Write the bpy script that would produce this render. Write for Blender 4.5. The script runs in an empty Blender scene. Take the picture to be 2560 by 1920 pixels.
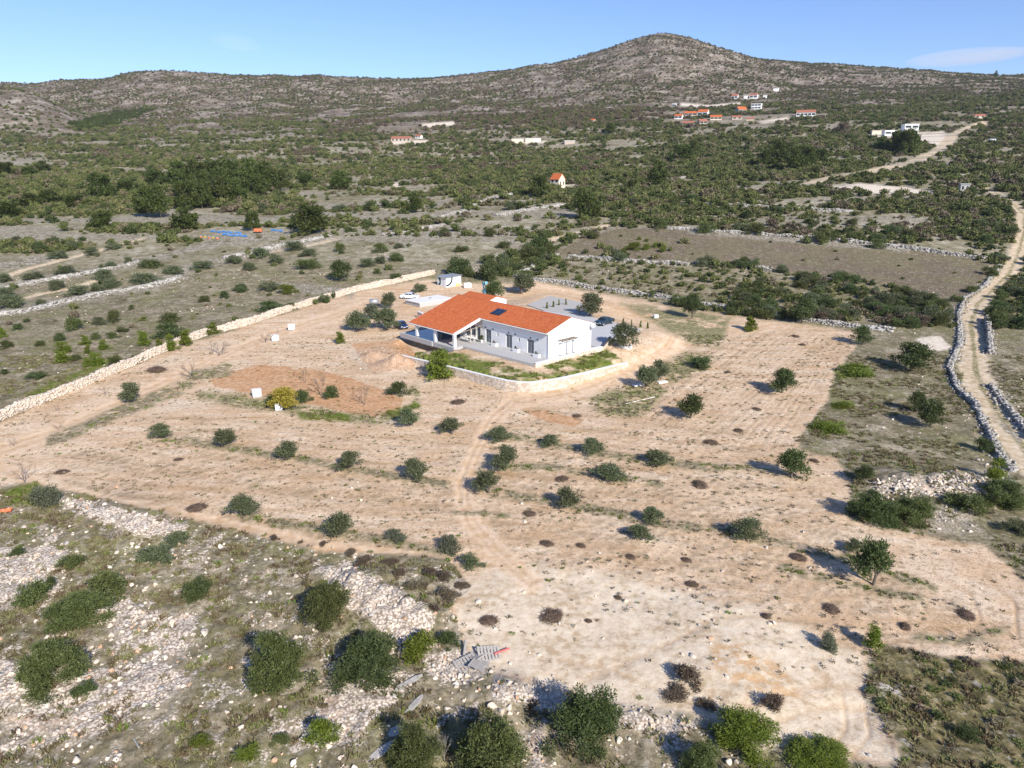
import bpy, math, random
import numpy as np
from mathutils import Vector, Matrix

random.seed(7)
rng = np.random.default_rng(7)
S = bpy.context.scene
COL = S.collection
R = math.radians

# ---------------------------------------------------------------- camera, sky, sun, exposure
CAM_H, PITCH, FPX = 29.8, 0.30, 1775.0          # drone height (m), downward pitch, focal length for a 2560 px wide frame
cam_d = bpy.data.cameras.new("camera")
cam = bpy.data.objects.new("camera", cam_d)
COL.objects.link(cam)
cam.location = (0, 0, CAM_H)
cam.rotation_euler = (math.pi / 2 - PITCH, 0, 0)
cam_d.sensor_width = 36.0
cam_d.lens = 36.0 * FPX / 2560.0
cam_d.clip_start, cam_d.clip_end = 0.5, 40000
S.camera = cam

SUN_DIR = Vector((0.51, -0.86, math.tan(R(32.5)))).normalized()   # towards the sun
SUN_EL, SUN_AZ = math.asin(SUN_DIR.z), math.atan2(SUN_DIR.x, SUN_DIR.y)
world = bpy.data.worlds.new("World")
S.world = world
world.use_nodes = True
wn = world.node_tree
wn.nodes.clear()
sky = wn.nodes.new("ShaderNodeTexSky")
sky.sky_type = 'NISHITA'
sky.sun_disc = False
sky.sun_elevation = SUN_EL
sky.sun_rotation = SUN_AZ
sky.altitude = 900
sky.air_density, sky.dust_density, sky.ozone_density = 1.0, 0.35, 2.2
bg = wn.nodes.new("ShaderNodeBackground")
bg.inputs["Strength"].default_value = 0.10
wo = wn.nodes.new("ShaderNodeOutputWorld")
tint = wn.nodes.new("ShaderNodeMix")
tint.data_type, tint.blend_type = 'RGBA', 'MULTIPLY'
tint.inputs["Factor"].default_value = 1.0
tint.inputs[7].default_value = (0.78, 0.88, 1.15, 1)      # the clear, slightly polarised blue of the day
wn.links.new(sky.outputs[0], tint.inputs[6])
wn.links.new(tint.outputs[2], bg.inputs[0])
wn.links.new(bg.outputs[0], wo.inputs[0])

sun_d = bpy.data.lights.new("sun", 'SUN')
sun_d.energy = 4.9
sun_d.angle = R(0.5)
sun_d.color = (1.0, 0.93, 0.83)
sun = bpy.data.objects.new("sun", sun_d)
COL.objects.link(sun)
sun.location = (60, -90, 90)
sun.rotation_euler = (-SUN_DIR).to_track_quat('-Z', 'Y').to_euler()

S.view_settings.view_transform = 'Standard'
S.view_settings.look = 'None'
S.view_settings.exposure = 0.54
S.view_settings.gamma = 1.0
S.view_settings.use_curve_mapping = False
S.cycles.max_bounces = 5
S.cycles.diffuse_bounces = 2
S.cycles.glossy_bounces = 2
S.cycles.transparent_max_bounces = 6
S.cycles.volume_bounces = 1
S.cycles.use_denoising = True

# ---------------------------------------------------------------- numeric helpers
def _hash(ix, iy, seed):
    h = (ix.astype(np.int64) * 374761393 + iy.astype(np.int64) * 668265263 + seed * 1442695041) & 0xFFFFFFFF
    h = ((h ^ (h >> 13)) * 1274126177) & 0xFFFFFFFF
    return ((h ^ (h >> 16)) & 0xFFFF) / 65535.0

def vnoise(x, y, seed=0):
    x, y = np.asarray(x, float), np.asarray(y, float)
    ix, iy = np.floor(x), np.floor(y)
    fx, fy = x - ix, y - iy
    fx, fy = fx * fx * (3 - 2 * fx), fy * fy * (3 - 2 * fy)
    a, b = _hash(ix, iy, seed), _hash(ix + 1, iy, seed)
    c, d = _hash(ix, iy + 1, seed), _hash(ix + 1, iy + 1, seed)
    return (a * (1 - fx) + b * fx) * (1 - fy) + (c * (1 - fx) + d * fx) * fy

def fbm(x, y, seed=0, octv=4):
    s, a, t = 0.0, 1.0, 0.0
    for i in range(octv):
        s = s + a * vnoise(x * 2 ** i, y * 2 ** i, seed + 17 * i)
        t += a
        a *= 0.5
    return s / t

def sstep(a, b, x):
    t = np.clip((x - a) / (b - a), 0, 1)
    return t * t * (3 - 2 * t)

def seg_dist(px, py, pts, closed=False):
    d = np.full(np.shape(px), 1e9)
    n = len(pts)
    for i in range(n if closed else n - 1):
        ax, ay = pts[i]
        bx, by = pts[(i + 1) % n]
        vx, vy = bx - ax, by - ay
        L = max(vx * vx + vy * vy, 1e-9)
        t = np.clip(((px - ax) * vx + (py - ay) * vy) / L, 0, 1)
        d = np.minimum(d, np.hypot(px - ax - t * vx, py - ay - t * vy))
    return d

def inside(px, py, pts):
    r = np.zeros(np.shape(px), bool)
    n = len(pts)
    for i in range(n):
        ax, ay = pts[i]
        bx, by = pts[(i + 1) % n]
        if ay == by:
            continue
        c = (ay > py) != (by > py)
        r ^= c & (px < (bx - ax) * (py - ay) / (by - ay) + ax)
    return r

def sdf(px, py, pts):                      # positive inside
    d = seg_dist(px, py, pts, True)
    return np.where(inside(px, py, pts), d, -d)

CP, SP = math.cos(PITCH), math.sin(PITCH)
DS = 2560.0 / 2212.0                       # survey coordinates were read off a 2212 px wide view of the site

def ray(px, py):
    a, b = (px * DS - 1280) / FPX, (960 - py * DS) / FPX
    return np.array([a, CP + b * SP, -SP + b * CP])

def to_survey(x, y, z):
    d = y * CP - (z - CAM_H) * SP
    v = y * SP + (z - CAM_H) * CP
    d = np.maximum(d, 1e-3)
    return (1280 + FPX * x / d) / DS, (960 - FPX * v / d) / DS

def flat_at(px, py, z):
    d = ray(px, py)
    t = (z - CAM_H) / d[2]
    return d * t + np.array([0, 0, CAM_H])

# ---------------------------------------------------------------- terrain height
HB, HYAW = np.array([5.769, 110.301]), -0.814      # near right corner of the house, its bearing
HC, HSN = math.cos(HYAW), math.sin(HYAW)

def to_house(x, y):
    dx, dy = x - HB[0], y - HB[1]
    return dx * HC + dy * HSN, -dx * HSN + dy * HC

def from_house(u, v):
    return HB[0] + u * HC - v * HSN, HB[1] + u * HSN + v * HC

SIL = [(-500, 215), (0, 205), (78, 203), (253, 190), (338, 175), (420, 168), (486, 173), (544, 181), (860, 188), (1083, 190),
       (1161, 183), (1239, 177), (1316, 163), (1433, 141), (1550, 103), (1610, 82), (1670, 72), (1705, 78), (1797, 110), (1894, 140),
       (2000, 149), (2130, 160), (2316, 173), (2500, 189), (2700, 192), (3100, 200)]
LV = [  # forward distance, {column: row}
    (210, [(0, 655), (1280, 655), (2560, 650)]),
    (270, [(0, 562), (1280, 556), (1900, 545), (2560, 530)]),
    (350, [(0, 500), (640, 496), (1280, 490), (1900, 468), (2560, 452)]),
    (430, [(0, 452), (1280, 452), (1700, 435), (2150, 405), (2560, 395)]),
    (600, [(0, 398), (640, 396), (1280, 390), (1700, 372), (2100, 340), (2560, 318)]),
    (800, [(0, 336), (100, 338), (200, 340), (640, 333), (1280, 312), (1780, 292), (2560, 258)]),
    (1000, [(-300, 190), (0, 215), (60, 226), (116, 246), (175, 280), (210, 306), (640, 296), (1280, 268), (1780, 250), (2560, 224)]),
    (1200, [(0, 262), (210, 275), (640, 256), (1000, 262), (1280, 240), (1670, 190), (2000, 215), (2560, 206)]),
]
LY = [-60, 60, 95, 130, 174] + [l[0] for l in LV] + [1500, 1800, 2600]
GR = np.linspace(-1.6, 1.6, 260)

def _terr_table():
    out = []
    for z in (-2.6, -2.6, -2.5, -2.0, -1.0):
        out.append(np.full(GR.shape, z))
    for yy, ctl in LV + [(1500, SIL)]:
        cx = np.array([c[0] for c in ctl], float)
        cr = np.array([c[1] for c in ctl], float)
        xs = np.linspace(-1500, 4060, 500)
        rows = np.interp(xs, cx, cr)
        a, b = (xs - 1280) / FPX, (960 - rows) / FPX
        den = CP + b * SP
        r, z = a / den, CAM_H + yy * (-SP + b * CP) / den
        out.append(np.interp(GR, r, z))
    out.append(out[-1] - 70)
    out.append(out[-1] - 120)
    ly = np.log(np.array(LY, float) + 80)
    fl = np.linspace(ly[0], ly[-1], 320)
    tab = np.array(out)
    g = np.stack([np.interp(fl, ly, tab[:, j]) for j in range(len(GR))], 1)
    for _ in range(3):                                   # soften the joints between the surveyed distances
        p = np.pad(g, 1, mode='edge')
        g = (p[:-2, 1:-1] + p[2:, 1:-1] + p[1:-1, :-2] + p[1:-1, 2:] + 2 * g) / 6
    return fl, g
FL, GZ = _terr_table()

BED = [(-19.5, -13.3), (0.45, -11.45), (3.4, -10.9), (5.3, -9.4), (6.6, -6), (7.3, -1.9), (7.4, 5), (7.3, 11), (2.0, 12.2), (1.4, 11), (0.9, -3.6), (-15.5, -4.3),
       (-16.1, -7.5), (-19.0, -9.5)]
PAD = [(1.0, 11), (0.3, -2.6), (-15.2, -3.2), (-16.2, -3.0), (-30.0, -4.0), (-31.5, 9), (-36, 29), (-40, 42), (-28.5, 41.5), (-15, 31), (-1, 28.5), (1.0, 17)]
MOUNDS = []                                # (x, y, radius, height), filled in below
for (mx, my, mr, mh) in [(860, 790, 3.2, 1.7), (810, 775, 2.6, 1.1), (820, 1290, 4.2, 0.9), (900, 1330, 2.4, 0.8), (1095, 1500, 2.2, 0.7), (775, 1250, 2.4, 0.5),
                         (1920, 1045, 4.5, 0.7), (2020, 1050, 5.5, 0.9), (2100, 1050, 4.0, 0.8), (240, 1110, 5.5, 0.6), (330, 1130, 3.0, 0.5), (40, 1480, 3.0, 0.6),
                         (1600, 1470, 4.0, 0.25), (1850, 1540, 2.0, -0.25), (860, 745, 2.0, 0.7)]:
    p = flat_at(mx, my, -2.4)
    MOUNDS.append((p[0], p[1], mr, mh))

def T(x, y):
    x, y = np.asarray(x, float), np.asarray(y, float)
    s = (np.log(np.clip(y, -50, 2590) + 80) - FL[0]) / (FL[1] - FL[0])
    r = (np.clip(x / np.maximum(y, 25), -1.59, 1.59) - GR[0]) / (GR[1] - GR[0])
    i, j = np.clip(s.astype(int), 0, 318), np.clip(r.astype(int), 0, 258)
    fs, fr = s - i, r - j
    z = (GZ[i, j] * (1 - fr) + GZ[i, j + 1] * fr) * (1 - fs) + (GZ[i + 1, j] * (1 - fr) + GZ[i + 1, j + 1] * fr) * fs
    amp = sstep(150, 260, y) * 0.7 + sstep(300, 900, y) * 2.2 + sstep(900, 1200, y) * 3.0 * (1 - 0.6 * sstep(1200, 1480, y))
    z = z + (fbm(x / 46, y / 46, 3, 4) - 0.5) * 2 * amp
    z = z + (fbm(x / 2.1, y / 2.1, 9, 3) - 0.5) * 0.16 * (1 - sstep(120, 400, y))
    z = z + (fbm(x / 14, y / 14, 5, 3) - 0.5) * 0.7 * sstep(58, 40, y)
    for (mx, my, mr, mh) in MOUNDS:
        d2 = ((x - mx) ** 2 + (y - my) ** 2) / (mr * mr)
        z = z + np.where(d2 < 4, mh * np.exp(-d2 * 1.6) * (0.7 + 0.6 * fbm(x * 1.1, y * 1.1, 11, 2)), 0)
    near = (np.abs(x) < 90) & (y > 60) & (y < 190)
    if np.any(near):
        u, v = to_house(x, y)
        dp = sdf(u, v, PAD)
        fall = np.where(v < -3, 1.6, 9.0)
        w = sstep(-1, 0, dp / fall)
        zb = z
        z = np.where(near, z * (1 - w) + (-0.16) * w, z)
        db = sdf(u, v, BED)
        zbed = -1.0 + np.clip(seg_dist(u, v, BED[:8]) * 0.075, 0, 0.5) + (zb + 2.4) * 0.6
        z = np.where(near & (db > 0) & (seg_dist(u, v, BED[:8]) > 0.75), zbed, z)
    return z

def at(px, py):                            # the ground point surveyed at this spot
    d = ray(px, py)
    t = np.exp(np.linspace(math.log(25), math.log(3000), 900))
    P = d[None, :] * t[:, None]
    h = P[:, 2] + CAM_H - T(P[:, 0], P[:, 1])
    k = np.nonzero(h < 0)[0]
    if len(k) == 0:
        return np.array([P[-1, 0], P[-1, 1], T(P[-1:, 0], P[-1:, 1])[0]])
    k = max(k[0], 1)
    f = h[k - 1] / (h[k - 1] - h[k])
    tt = t[k - 1] * (1 - f) + t[k] * f
    x, y = d[0] * tt, d[1] * tt
    return np.array([x, y, float(T(np.array([x]), np.array([y]))[0])])

def mpp(p):                                # metres per survey unit at a point
    dep = p[1] * CP - (p[2] - CAM_H) * SP
    return dep / FPX * DS

# ---------------------------------------------------------------- materials
class NT:
    def __init__(s, name):
        s.m = bpy.data.materials.new(name)
        s.m.use_nodes = True
        s.t = s.m.node_tree
        s.t.nodes.clear()
        s.out = s.t.nodes.new("ShaderNodeOutputMaterial")
    def n(s, typ, **kw):
        nd = s.t.nodes.new(typ)
        for k, v in kw.items():
            setattr(nd, k, v)
        return nd
    def put(s, sock, v):
        if isinstance(v, bpy.types.NodeSocket):
            s.t.links.new(v, sock)
        elif isinstance(v, (tuple, list)) and sock.type == 'RGBA' and len(v) == 3:
            sock.default_value = (*v, 1)
        else:
            sock.default_value = v
    def attr(s, name):
        return s.n("ShaderNodeAttribute", attribute_name=name).outputs["Fac"]
    def pos(s):
        return s.n("ShaderNodeNewGeometry").outputs["Position"]
    def objpos(s):
        return s.n("ShaderNodeTexCoord").outputs["Object"]
    def mapv(s, v, scale=(1, 1, 1), rot=(0, 0, 0), loc=(0, 0, 0)):
        m = s.n("ShaderNodeMapping")
        s.put(m.inputs[0], v)
        m.inputs["Scale"].default_value = scale
        m.inputs["Rotation"].default_value = rot
        m.inputs["Location"].default_value = loc
        return m.outputs[0]
    def noise(s, v, scale, detail=4, rough=0.55, dist=0.0):
        nd = s.n("ShaderNodeTexNoise")
        s.put(nd.inputs["Vector"], v)
        nd.inputs["Scale"].default_value = scale
        nd.inputs["Detail"].default_value = detail
        nd.inputs["Roughness"].default_value = rough
        nd.inputs["Distortion"].default_value = dist
        return nd.outputs[0]
    def voro(s, v, scale, out="Distance", feature='F1', rand=1.0):
        nd = s.n("ShaderNodeTexVoronoi", feature=feature)
        s.put(nd.inputs["Vector"], v)
        nd.inputs["Scale"].default_value = scale
        nd.inputs["Randomness"].default_value = rand
        return nd.outputs[out]
    def math(s, op, a, b=0.0, c=0.0, clamp=False):
        nd = s.n("ShaderNodeMath", operation=op, use_clamp=clamp)
        s.put(nd.inputs[0], a)
        s.put(nd.inputs[1], b)
        s.put(nd.inputs[2], c)
        return nd.outputs[0]
    def ss(s, a, b, x):
        nd = s.n("ShaderNodeMapRange", interpolation_type='SMOOTHSTEP')
        s.put(nd.inputs["Value"], x)
        nd.inputs["From Min"].default_value, nd.inputs["From Max"].default_value = a, b
        return nd.outputs[0]
    def mix(s, f, a, b, blend='MIX'):
        nd = s.n("ShaderNodeMix", data_type='RGBA', blend_type=blend)
        s.put(nd.inputs["Factor"], f)
        s.put(nd.inputs[6], a)
        s.put(nd.inputs[7], b)
        return nd.outputs[2]
    def ramp(s, f, stops):
        nd = s.n("ShaderNodeValToRGB")
        e = nd.color_ramp.elements
        while len(e) < len(stops):
            e.new(0.5)
        for k, (p, c) in zip(e, stops):
            k.position, k.color = p, (*c, 1)
        s.put(nd.inputs[0], f)
        return nd.outputs[0]
    def bump(s, h, strength=0.3, dist=0.05):
        nd = s.n("ShaderNodeBump")
        s.put(nd.inputs["Height"], h)
        nd.inputs["Strength"].default_value = strength
        nd.inputs["Distance"].default_value = dist
        return nd.outputs[0]
    def bsdf(s, col, rough=0.8, normal=None, **kw):
        b = s.n("ShaderNodeBsdfPrincipled")
        s.put(b.inputs["Base Color"], col)
        s.put(b.inputs["Roughness"], rough)
        if normal is not None:
            s.put(b.inputs["Normal"], normal)
        for k, v in kw.items():
            s.put(b.inputs[k.replace("_", " ")], v)
        return b.outputs[0]
    def done(s, sh):
        s.t.links.new(sh, s.out.inputs[0])
        return s.m
    def hsv(s, col, h=0.5, sa=1.0, v=1.0):
        nd = s.n("ShaderNodeHueSaturation")
        s.put(nd.inputs["Color"], col)
        s.put(nd.inputs["Hue"], h)
        s.put(nd.inputs["Saturation"], sa)
        s.put(nd.inputs["Value"], v)
        return nd.outputs[0]
    def rnd(s):
        return s.n("ShaderNodeObjectInfo").outputs["Random"]

def plain(name, col, rough=0.6, var=0.12, scale=3.0, bump=0.0, **kw):
    t = NT(name)
    n = t.noise(t.objpos(), scale, 5)
    c = t.hsv(col, v=t.math('ADD', 1 - var, t.math('MULTIPLY', n, 2 * var)))
    return t.done(t.bsdf(c, rough, t.bump(n, bump, 0.03) if bump else None, **kw))

def leafmat(name, c1, c2, rnd=0.5, hue=0.03, trans=0.3):
    t = NT(name)
    r = t.rnd()
    n = t.noise(t.objpos(), 9.0, 3)
    c = t.mix(t.ss(0.3, 0.7, n), c1, c2)
    c = t.hsv(c, h=t.math('ADD', 0.5 - hue / 2, t.math('MULTIPLY', r, hue)), v=t.math('ADD', 1 - rnd / 2, t.math('MULTIPLY', r, rnd)))
    b = t.bsdf(c, 0.55, Specular_IOR_Level=0.3)
    tr = t.n("ShaderNodeBsdfTranslucent")
    t.put(tr.inputs[0], t.hsv(c, v=1.2, sa=1.1))
    mx = t.n("ShaderNodeMixShader")
    mx.inputs[0].default_value = trans
    t.t.links.new(b, mx.inputs[1])
    t.t.links.new(tr.outputs[0], mx.inputs[2])
    return t.done(mx.outputs[0])

M = {}
M['olive'] = leafmat("olive_leaf", (0.085, 0.105, 0.05), (0.15, 0.17, 0.09), 0.35)
M['green'] = leafmat("evergreen_leaf", (0.072, 0.09, 0.027), (0.13, 0.148, 0.05), 0.4)
M['dark'] = leafmat("dark_leaf", (0.055, 0.08, 0.026), (0.10, 0.13, 0.045), 0.4)
M['bright'] = leafmat("bright_leaf", (0.095, 0.13, 0.014), (0.165, 0.20, 0.03), 0.35, 0.02)
M['pine'] = leafmat("pine_needles", (0.045, 0.066, 0.014), (0.088, 0.112, 0.024), 0.4)
M['brownbush'] = leafmat("dry_twigs", (0.095, 0.072, 0.045), (0.155, 0.122, 0.085), 0.4, 0.03, 0.1)
M['yellow'] = leafmat("yellow_leaf", (0.24, 0.20, 0.03), (0.36, 0.28, 0.05), 0.3, 0.02)
M['grey_leaf'] = leafmat("grey_leaf", (0.10, 0.12, 0.075), (0.16, 0.17, 0.11), 0.3)
# mixed colours of the maquis: most bushes green, some yellowish, some leafless and purplish brown
def scrubmat():
    t = NT("scrub_leaf")
    r = t.rnd()
    c = t.ramp(r, [(0.0, (0.045, 0.062, 0.02)), (0.3, (0.078, 0.096, 0.03)), (0.55, (0.112, 0.13, 0.04)), (0.78, (0.145, 0.15, 0.056)), (0.90, (0.15, 0.13, 0.075)), (1.0, (0.155, 0.125, 0.09))])
    n = t.noise(t.objpos(), 7.0, 3)
    c = t.hsv(c, v=t.math('ADD', 0.72, t.math('MULTIPLY', n, 0.56)))
    return t.done(t.bsdf(c, 0.7, Specular_IOR_Level=0.2))
M['scrub'] = scrubmat()
M['tuft'] = leafmat("dry_tuft", (0.13, 0.115, 0.05), (0.21, 0.18, 0.095), 0.6, 0.10, 0.2)
M['weed'] = leafmat("field_weed", (0.09, 0.075, 0.045), (0.15, 0.13, 0.075), 0.6, 0.10, 0.1)
M['greenweed'] = leafmat("green_weed", (0.09, 0.13, 0.02), (0.17, 0.20, 0.04), 0.5, 0.05, 0.2)
M['bark'] = plain("bark", (0.13, 0.105, 0.085), 0.9, 0.3, 14, 0.5)
M['twig'] = plain("bare_twigs", (0.20, 0.155, 0.125), 0.9, 0.2, 6)
M['greytwig'] = plain("grey_twigs", (0.26, 0.23, 0.21), 0.9, 0.2, 6)

def rockmat(name, a, b, stain):
    t = NT(name)
    p = t.objpos()
    r = t.rnd()
    n = t.noise(p, 5.0, 6, 0.65)
    c = t.mix(t.ss(0.35, 0.65, n), a, b)
    c = t.mix(t.math('MULTIPLY', t.ss(0.55, 0.75, t.noise(p, 2.0, 4)), 0.6), c, stain)
    c = t.hsv(c, v=t.math('ADD', 0.78, t.math('MULTIPLY', r, 0.4)))
    return t.done(t.bsdf(c, 0.9, t.bump(n, 0.6, 0.05)))
M['rock'] = rockmat("limestone", (0.50, 0.435, 0.36), (0.65, 0.575, 0.49), (0.50, 0.36, 0.24))
M['greyrock'] = rockmat("grey_limestone", (0.30, 0.285, 0.27), (0.43, 0.41, 0.385), (0.24, 0.22, 0.19))
M['creamrock'] = rockmat("cream_limestone", (0.56, 0.46, 0.36), (0.68, 0.58, 0.47), (0.52, 0.37, 0.25))
M['redrock'] = rockmat("rusty_rubble", (0.46, 0.27, 0.16), (0.58, 0.42, 0.30), (0.36, 0.18, 0.09))

# ---------------------------------------------------------------- ground regions (survey coordinates)
FIELD = [(-60, 950), (0, 912), (150, 845), (380, 752), (600, 682), (760, 632), (925, 602), (1010, 612), (1100, 612), (1150, 606), (1240, 624), (1400, 650), (1540, 676),
         (1700, 695), (1852, 716), (1849, 751), (1802, 808), (1788, 865), (1761, 899), (1724, 952), (1735, 975), (1805, 989), (1835, 1040), (1835, 1077), (1832, 1118),
         (1905, 1139), (2040, 1166), (2124, 1179), (2174, 1216), (2208, 1253), (2280, 1330), (2280, 1435), (2205, 1431), (2107, 1424), (2040, 1421), (1916, 1394), (1872, 1421),
         (1872, 1458), (1865, 1505), (1902, 1548), (1939, 1605), (1946, 1646), (1905, 1653), (1738, 1622), (1657, 1588), (1523, 1552), (1478, 1538), (1305, 1515), (1171, 1488),
         (1070, 1455), (1003, 1404), (990, 1357), (970, 1317), (1020, 1266), (970, 1209), (835, 1196), (743, 1196), (672, 1186), (504, 1145), (370, 1112), (168, 1064), (77, 1043),
         (-60, 1060)]
RED = [[(445, 822), (500, 800), (570, 788), (700, 800), (790, 828), (870, 862), (868, 888), (805, 902), (745, 892), (690, 878), (610, 860), (540, 850), (480, 840)],
       [(1120, 884), (1180, 888), (1262, 906), (1240, 922), (1180, 910)],
       [(760, 745), (860, 735), (900, 760), (890, 800), (800, 800)]]
ORANGE = [[(1530, 1390), (1600, 1380), (1690, 1440), (1735, 1510), (1680, 1510), (1600, 1480), (1530, 1440)],
          [(1045, 1488), (1110, 1480), (1150, 1510), (1120, 1535), (1060, 1520)],
          [(770, 750), (860, 730), (880, 760), (800, 770)], [(1090, 622), (1230, 640), (1400, 668), (1440, 700), (1380, 695), (1250, 660), (1080, 640)],
          [(880, 655), (1000, 690), (930, 690), (860, 672)]]
TRACKS = [([(-40, 985), (60, 955), (200, 900), (330, 840), (430, 790), (560, 735), (660, 700), (740, 678), (800, 655)], 20),
          ([(1115, 856), (1060, 915), (1025, 985), (1000, 1050), (1005, 1110), (1060, 1180), (1110, 1225), (1150, 1260)], 22),
          ([(0, 1010), (100, 1058), (250, 1085), (420, 1120), (600, 1160), (740, 1192), (900, 1208), (1040, 1200)], 16),
          ([(1110, 866), (1250, 842), (1370, 790), (1460, 745), (1465, 715), (1400, 680), (1300, 652), (1200, 630), (1130, 625)], 26),
          ([(1480, 700), (1600, 715), (1700, 700)], 14)]
ROADS = [([(2270, 1040), (2212, 965), (2165, 900), (2125, 845), (2108, 800), (2103, 745), (2098, 700), (2112, 655), (2150, 620), (2180, 590), (2200, 545), (2213, 500),
           (2213, 465), (2190, 440), (2160, 420), (2120, 402)], 2.3),
         ([(1735, 402), (1790, 386), (1850, 375), (1900, 366), (1950, 356), (1990, 344), (2030, 326), (2046, 308), (2060, 290), (2095, 275), (2135, 262)], 4.2),
         ([(-20, 607), (60, 581), (130, 562), (190, 548), (240, 532), (310, 515)], 1.6),
         ([(30, 650), (90, 634), (160, 622), (205, 606)], 1.3), ([(575, 545), (640, 535), (690, 525), (730, 515)], 1.8),
         ([(1420, 430), (1510, 420), (1640, 412), (1735, 402)], 1.6), ([(1185, 520), (1240, 505), (1310, 487)], 2.0), ([(1020, 590), (1060, 560), (1130, 532)], 1.2)]
PALE = [[(985, 1270), (1120, 1225), (1300, 1240), (1500, 1290), (1700, 1340), (1860, 1420), (1860, 1500), (1940, 1640), (1740, 1618), (1500, 1545), (1180, 1485), (1060, 1440), (1000, 1390)],
        [(1780, 402), (1860, 396), (1960, 405), (2025, 415), (1990, 422), (1880, 418), (1790, 410)], [(1980, 730), (2030, 725), (2060, 755), (1990, 760)],
        [(2010, 298), (2045, 288), (2060, 300), (2040, 318), (2000, 312)], [(1470, 222), (1530, 227), (1600, 221), (1600, 227), (1530, 233), (1470, 229)], [(1640, 262), (1700, 253), (1705, 257), (1650, 268)], [(1870, 291), (2040, 284), (2060, 300), (1960, 308), (1880, 300)],
        [(840, 306), (930, 302), (930, 309), (840, 312)], [(905, 268), (980, 262), (985, 270), (920, 276)], [(1110, 306), (1180, 304), (1180, 310), (1110, 312)], [(1195, 400), (1250, 398), (1255, 408), (1200, 412)], [(850, 395), (872, 393), (860, 410), (848, 408)]]
MEADOW = [[(1340, 655), (1440, 660), (1580, 685), (1555, 752), (1500, 745), (1440, 715)], [(1265, 868), (1330, 838), (1420, 825), (1440, 845), (1400, 885), (1370, 905), (1290, 890)],
          [(425, 845), (500, 850), (620, 870), (760, 895), (870, 890), (905, 870), (880, 840), (905, 830), (910, 905), (800, 915), (640, 895), (520, 880), (430, 862)],
          [(1425, 790), (1480, 760), (1545, 770), (1520, 800), (1450, 830)]]
DARKSTRIP = [([(110, 950), (180, 925), (260, 890), (330, 862), (390, 838), (420, 815), (490, 800)], 12), ([(350, 948), (480, 962), (620, 988), (755, 1012), (895, 1035), (960, 1048)], 7),
             ([(520, 1112), (640, 1135), (735, 1150), (850, 1172), (970, 1195)], 8), ([(1080, 938), (1180, 958), (1280, 975), (1420, 998), (1560, 1012)], 7),
             ([(1090, 1008), (1200, 1010), (1310, 1028), (1430, 1048)], 6), ([(1060, 1062), (1225, 1088), (1400, 1122), (1610, 1156), (1740, 1185), (1840, 1208), (1950, 1250), (2020, 1270)], 8),
             ([(1690, 1225), (1830, 1262), (1900, 1280), (1990, 1290)], 7), ([(980, 1105), (1100, 1115)], 4), ([(1500, 1010), (1620, 1010), (1740, 1035)], 5),
             ([(1980, 1378), (2090, 1385), (2180, 1360)], 8), ([(170, 1075), (330, 1110), (490, 1150)], 6)]
GREEN = [[(0, 1060), (60, 1045), (110, 1060), (90, 1090), (20, 1090)], [(1800, 800), (1880, 795), (1890, 812), (1810, 820)], [(1795, 868), (1840, 865), (1850, 880), (1800, 885)],
         [(1755, 915), (1820, 910), (1830, 935), (1760, 940)], [(60, 850), (240, 770), (260, 775), (60, 865)], [(820, 900), (900, 870), (905, 880), (850, 905)], [(640, 890), (760, 895), (760, 908), (650, 905)]]
ROWS = [  # lines of the working direction read off the field, top to bottom, left part, right part, upper right part
    [[(300, 900), (500, 902), (700, 925), (900, 950), (1045, 955)], [(330, 945), (482, 962), (622, 988), (755, 1012), (895, 1035), (1010, 1050)], [(110, 985), (350, 1025), (650, 1075), (880, 1100), (1005, 1110)],
     [(140, 1035), (350, 1070), (520, 1112), (735, 1152), (850, 1172), (1010, 1200)], [(300, 1100), (504, 1142), (743, 1194), (1000, 1215)]],
    [[(1115, 872), (1300, 892), (1480, 915), (1640, 940), (1735, 960)], [(1070, 935), (1180, 955), (1280, 975), (1420, 998), (1560, 1012), (1740, 1035)], [(1030, 995), (1200, 1010), (1310, 1028), (1430, 1048), (1640, 1085), (1830, 1120)],
     [(1010, 1055), (1225, 1088), (1400, 1122), (1610, 1156), (1740, 1185), (1860, 1215), (2000, 1265)], [(1080, 1150), (1300, 1180), (1500, 1215), (1700, 1255), (1890, 1290), (2080, 1310)], [(1140, 1245), (1400, 1280), (1650, 1330), (1900, 1370), (2160, 1385)],
     [(1160, 1290), (1450, 1340), (1750, 1390), (1880, 1410)]],
    [[(1380, 878), (1470, 808), (1560, 742), (1625, 700)], [(1470, 960), (1600, 868), (1720, 780), (1800, 720)], [(1690, 980), (1745, 885), (1800, 795), (1845, 735)]]]
def resample(pts, n):
    q = np.array(pts, float)
    L = np.concatenate([[0], np.cumsum(np.linalg.norm(np.diff(q, axis=0), axis=1))])
    t = np.linspace(0, L[-1], n)
    return np.stack([np.interp(t, L, q[:, 0]), np.interp(t, L, q[:, 1])], 1)
FURROWS = []
_fr = random.Random(3)
for part_ in ROWS:
    for a_, b_ in zip(part_[:-1], part_[1:]):
        a_, b_ = resample(a_, 9), resample(b_, 9)
        nl = max(3, int(np.abs(a_ - b_).mean() / 7))
        for k in range(nl):
            f = (k + _fr.uniform(0.2, 0.8)) / nl
            FURROWS.append((a_ * (1 - f) + b_ * f, _fr.uniform(0.35, 1.0)))
RUTS = []                                   # wheel ruts beside the drawn tracks
for p_, w_ in TRACKS:
    q = resample(p_, 14)
    nrm = np.gradient(q, axis=0)[:, ::-1] * np.array([-1, 1])
    nrm = nrm / np.linalg.norm(nrm, axis=1, keepdims=True)
    sc_ = (q[:, 1:2] / 1000)
    for sgn in (-1, 1):
        RUTS.append(q + nrm * sgn * 7.5 * sc_ * np.array([1, 0.6]))
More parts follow.
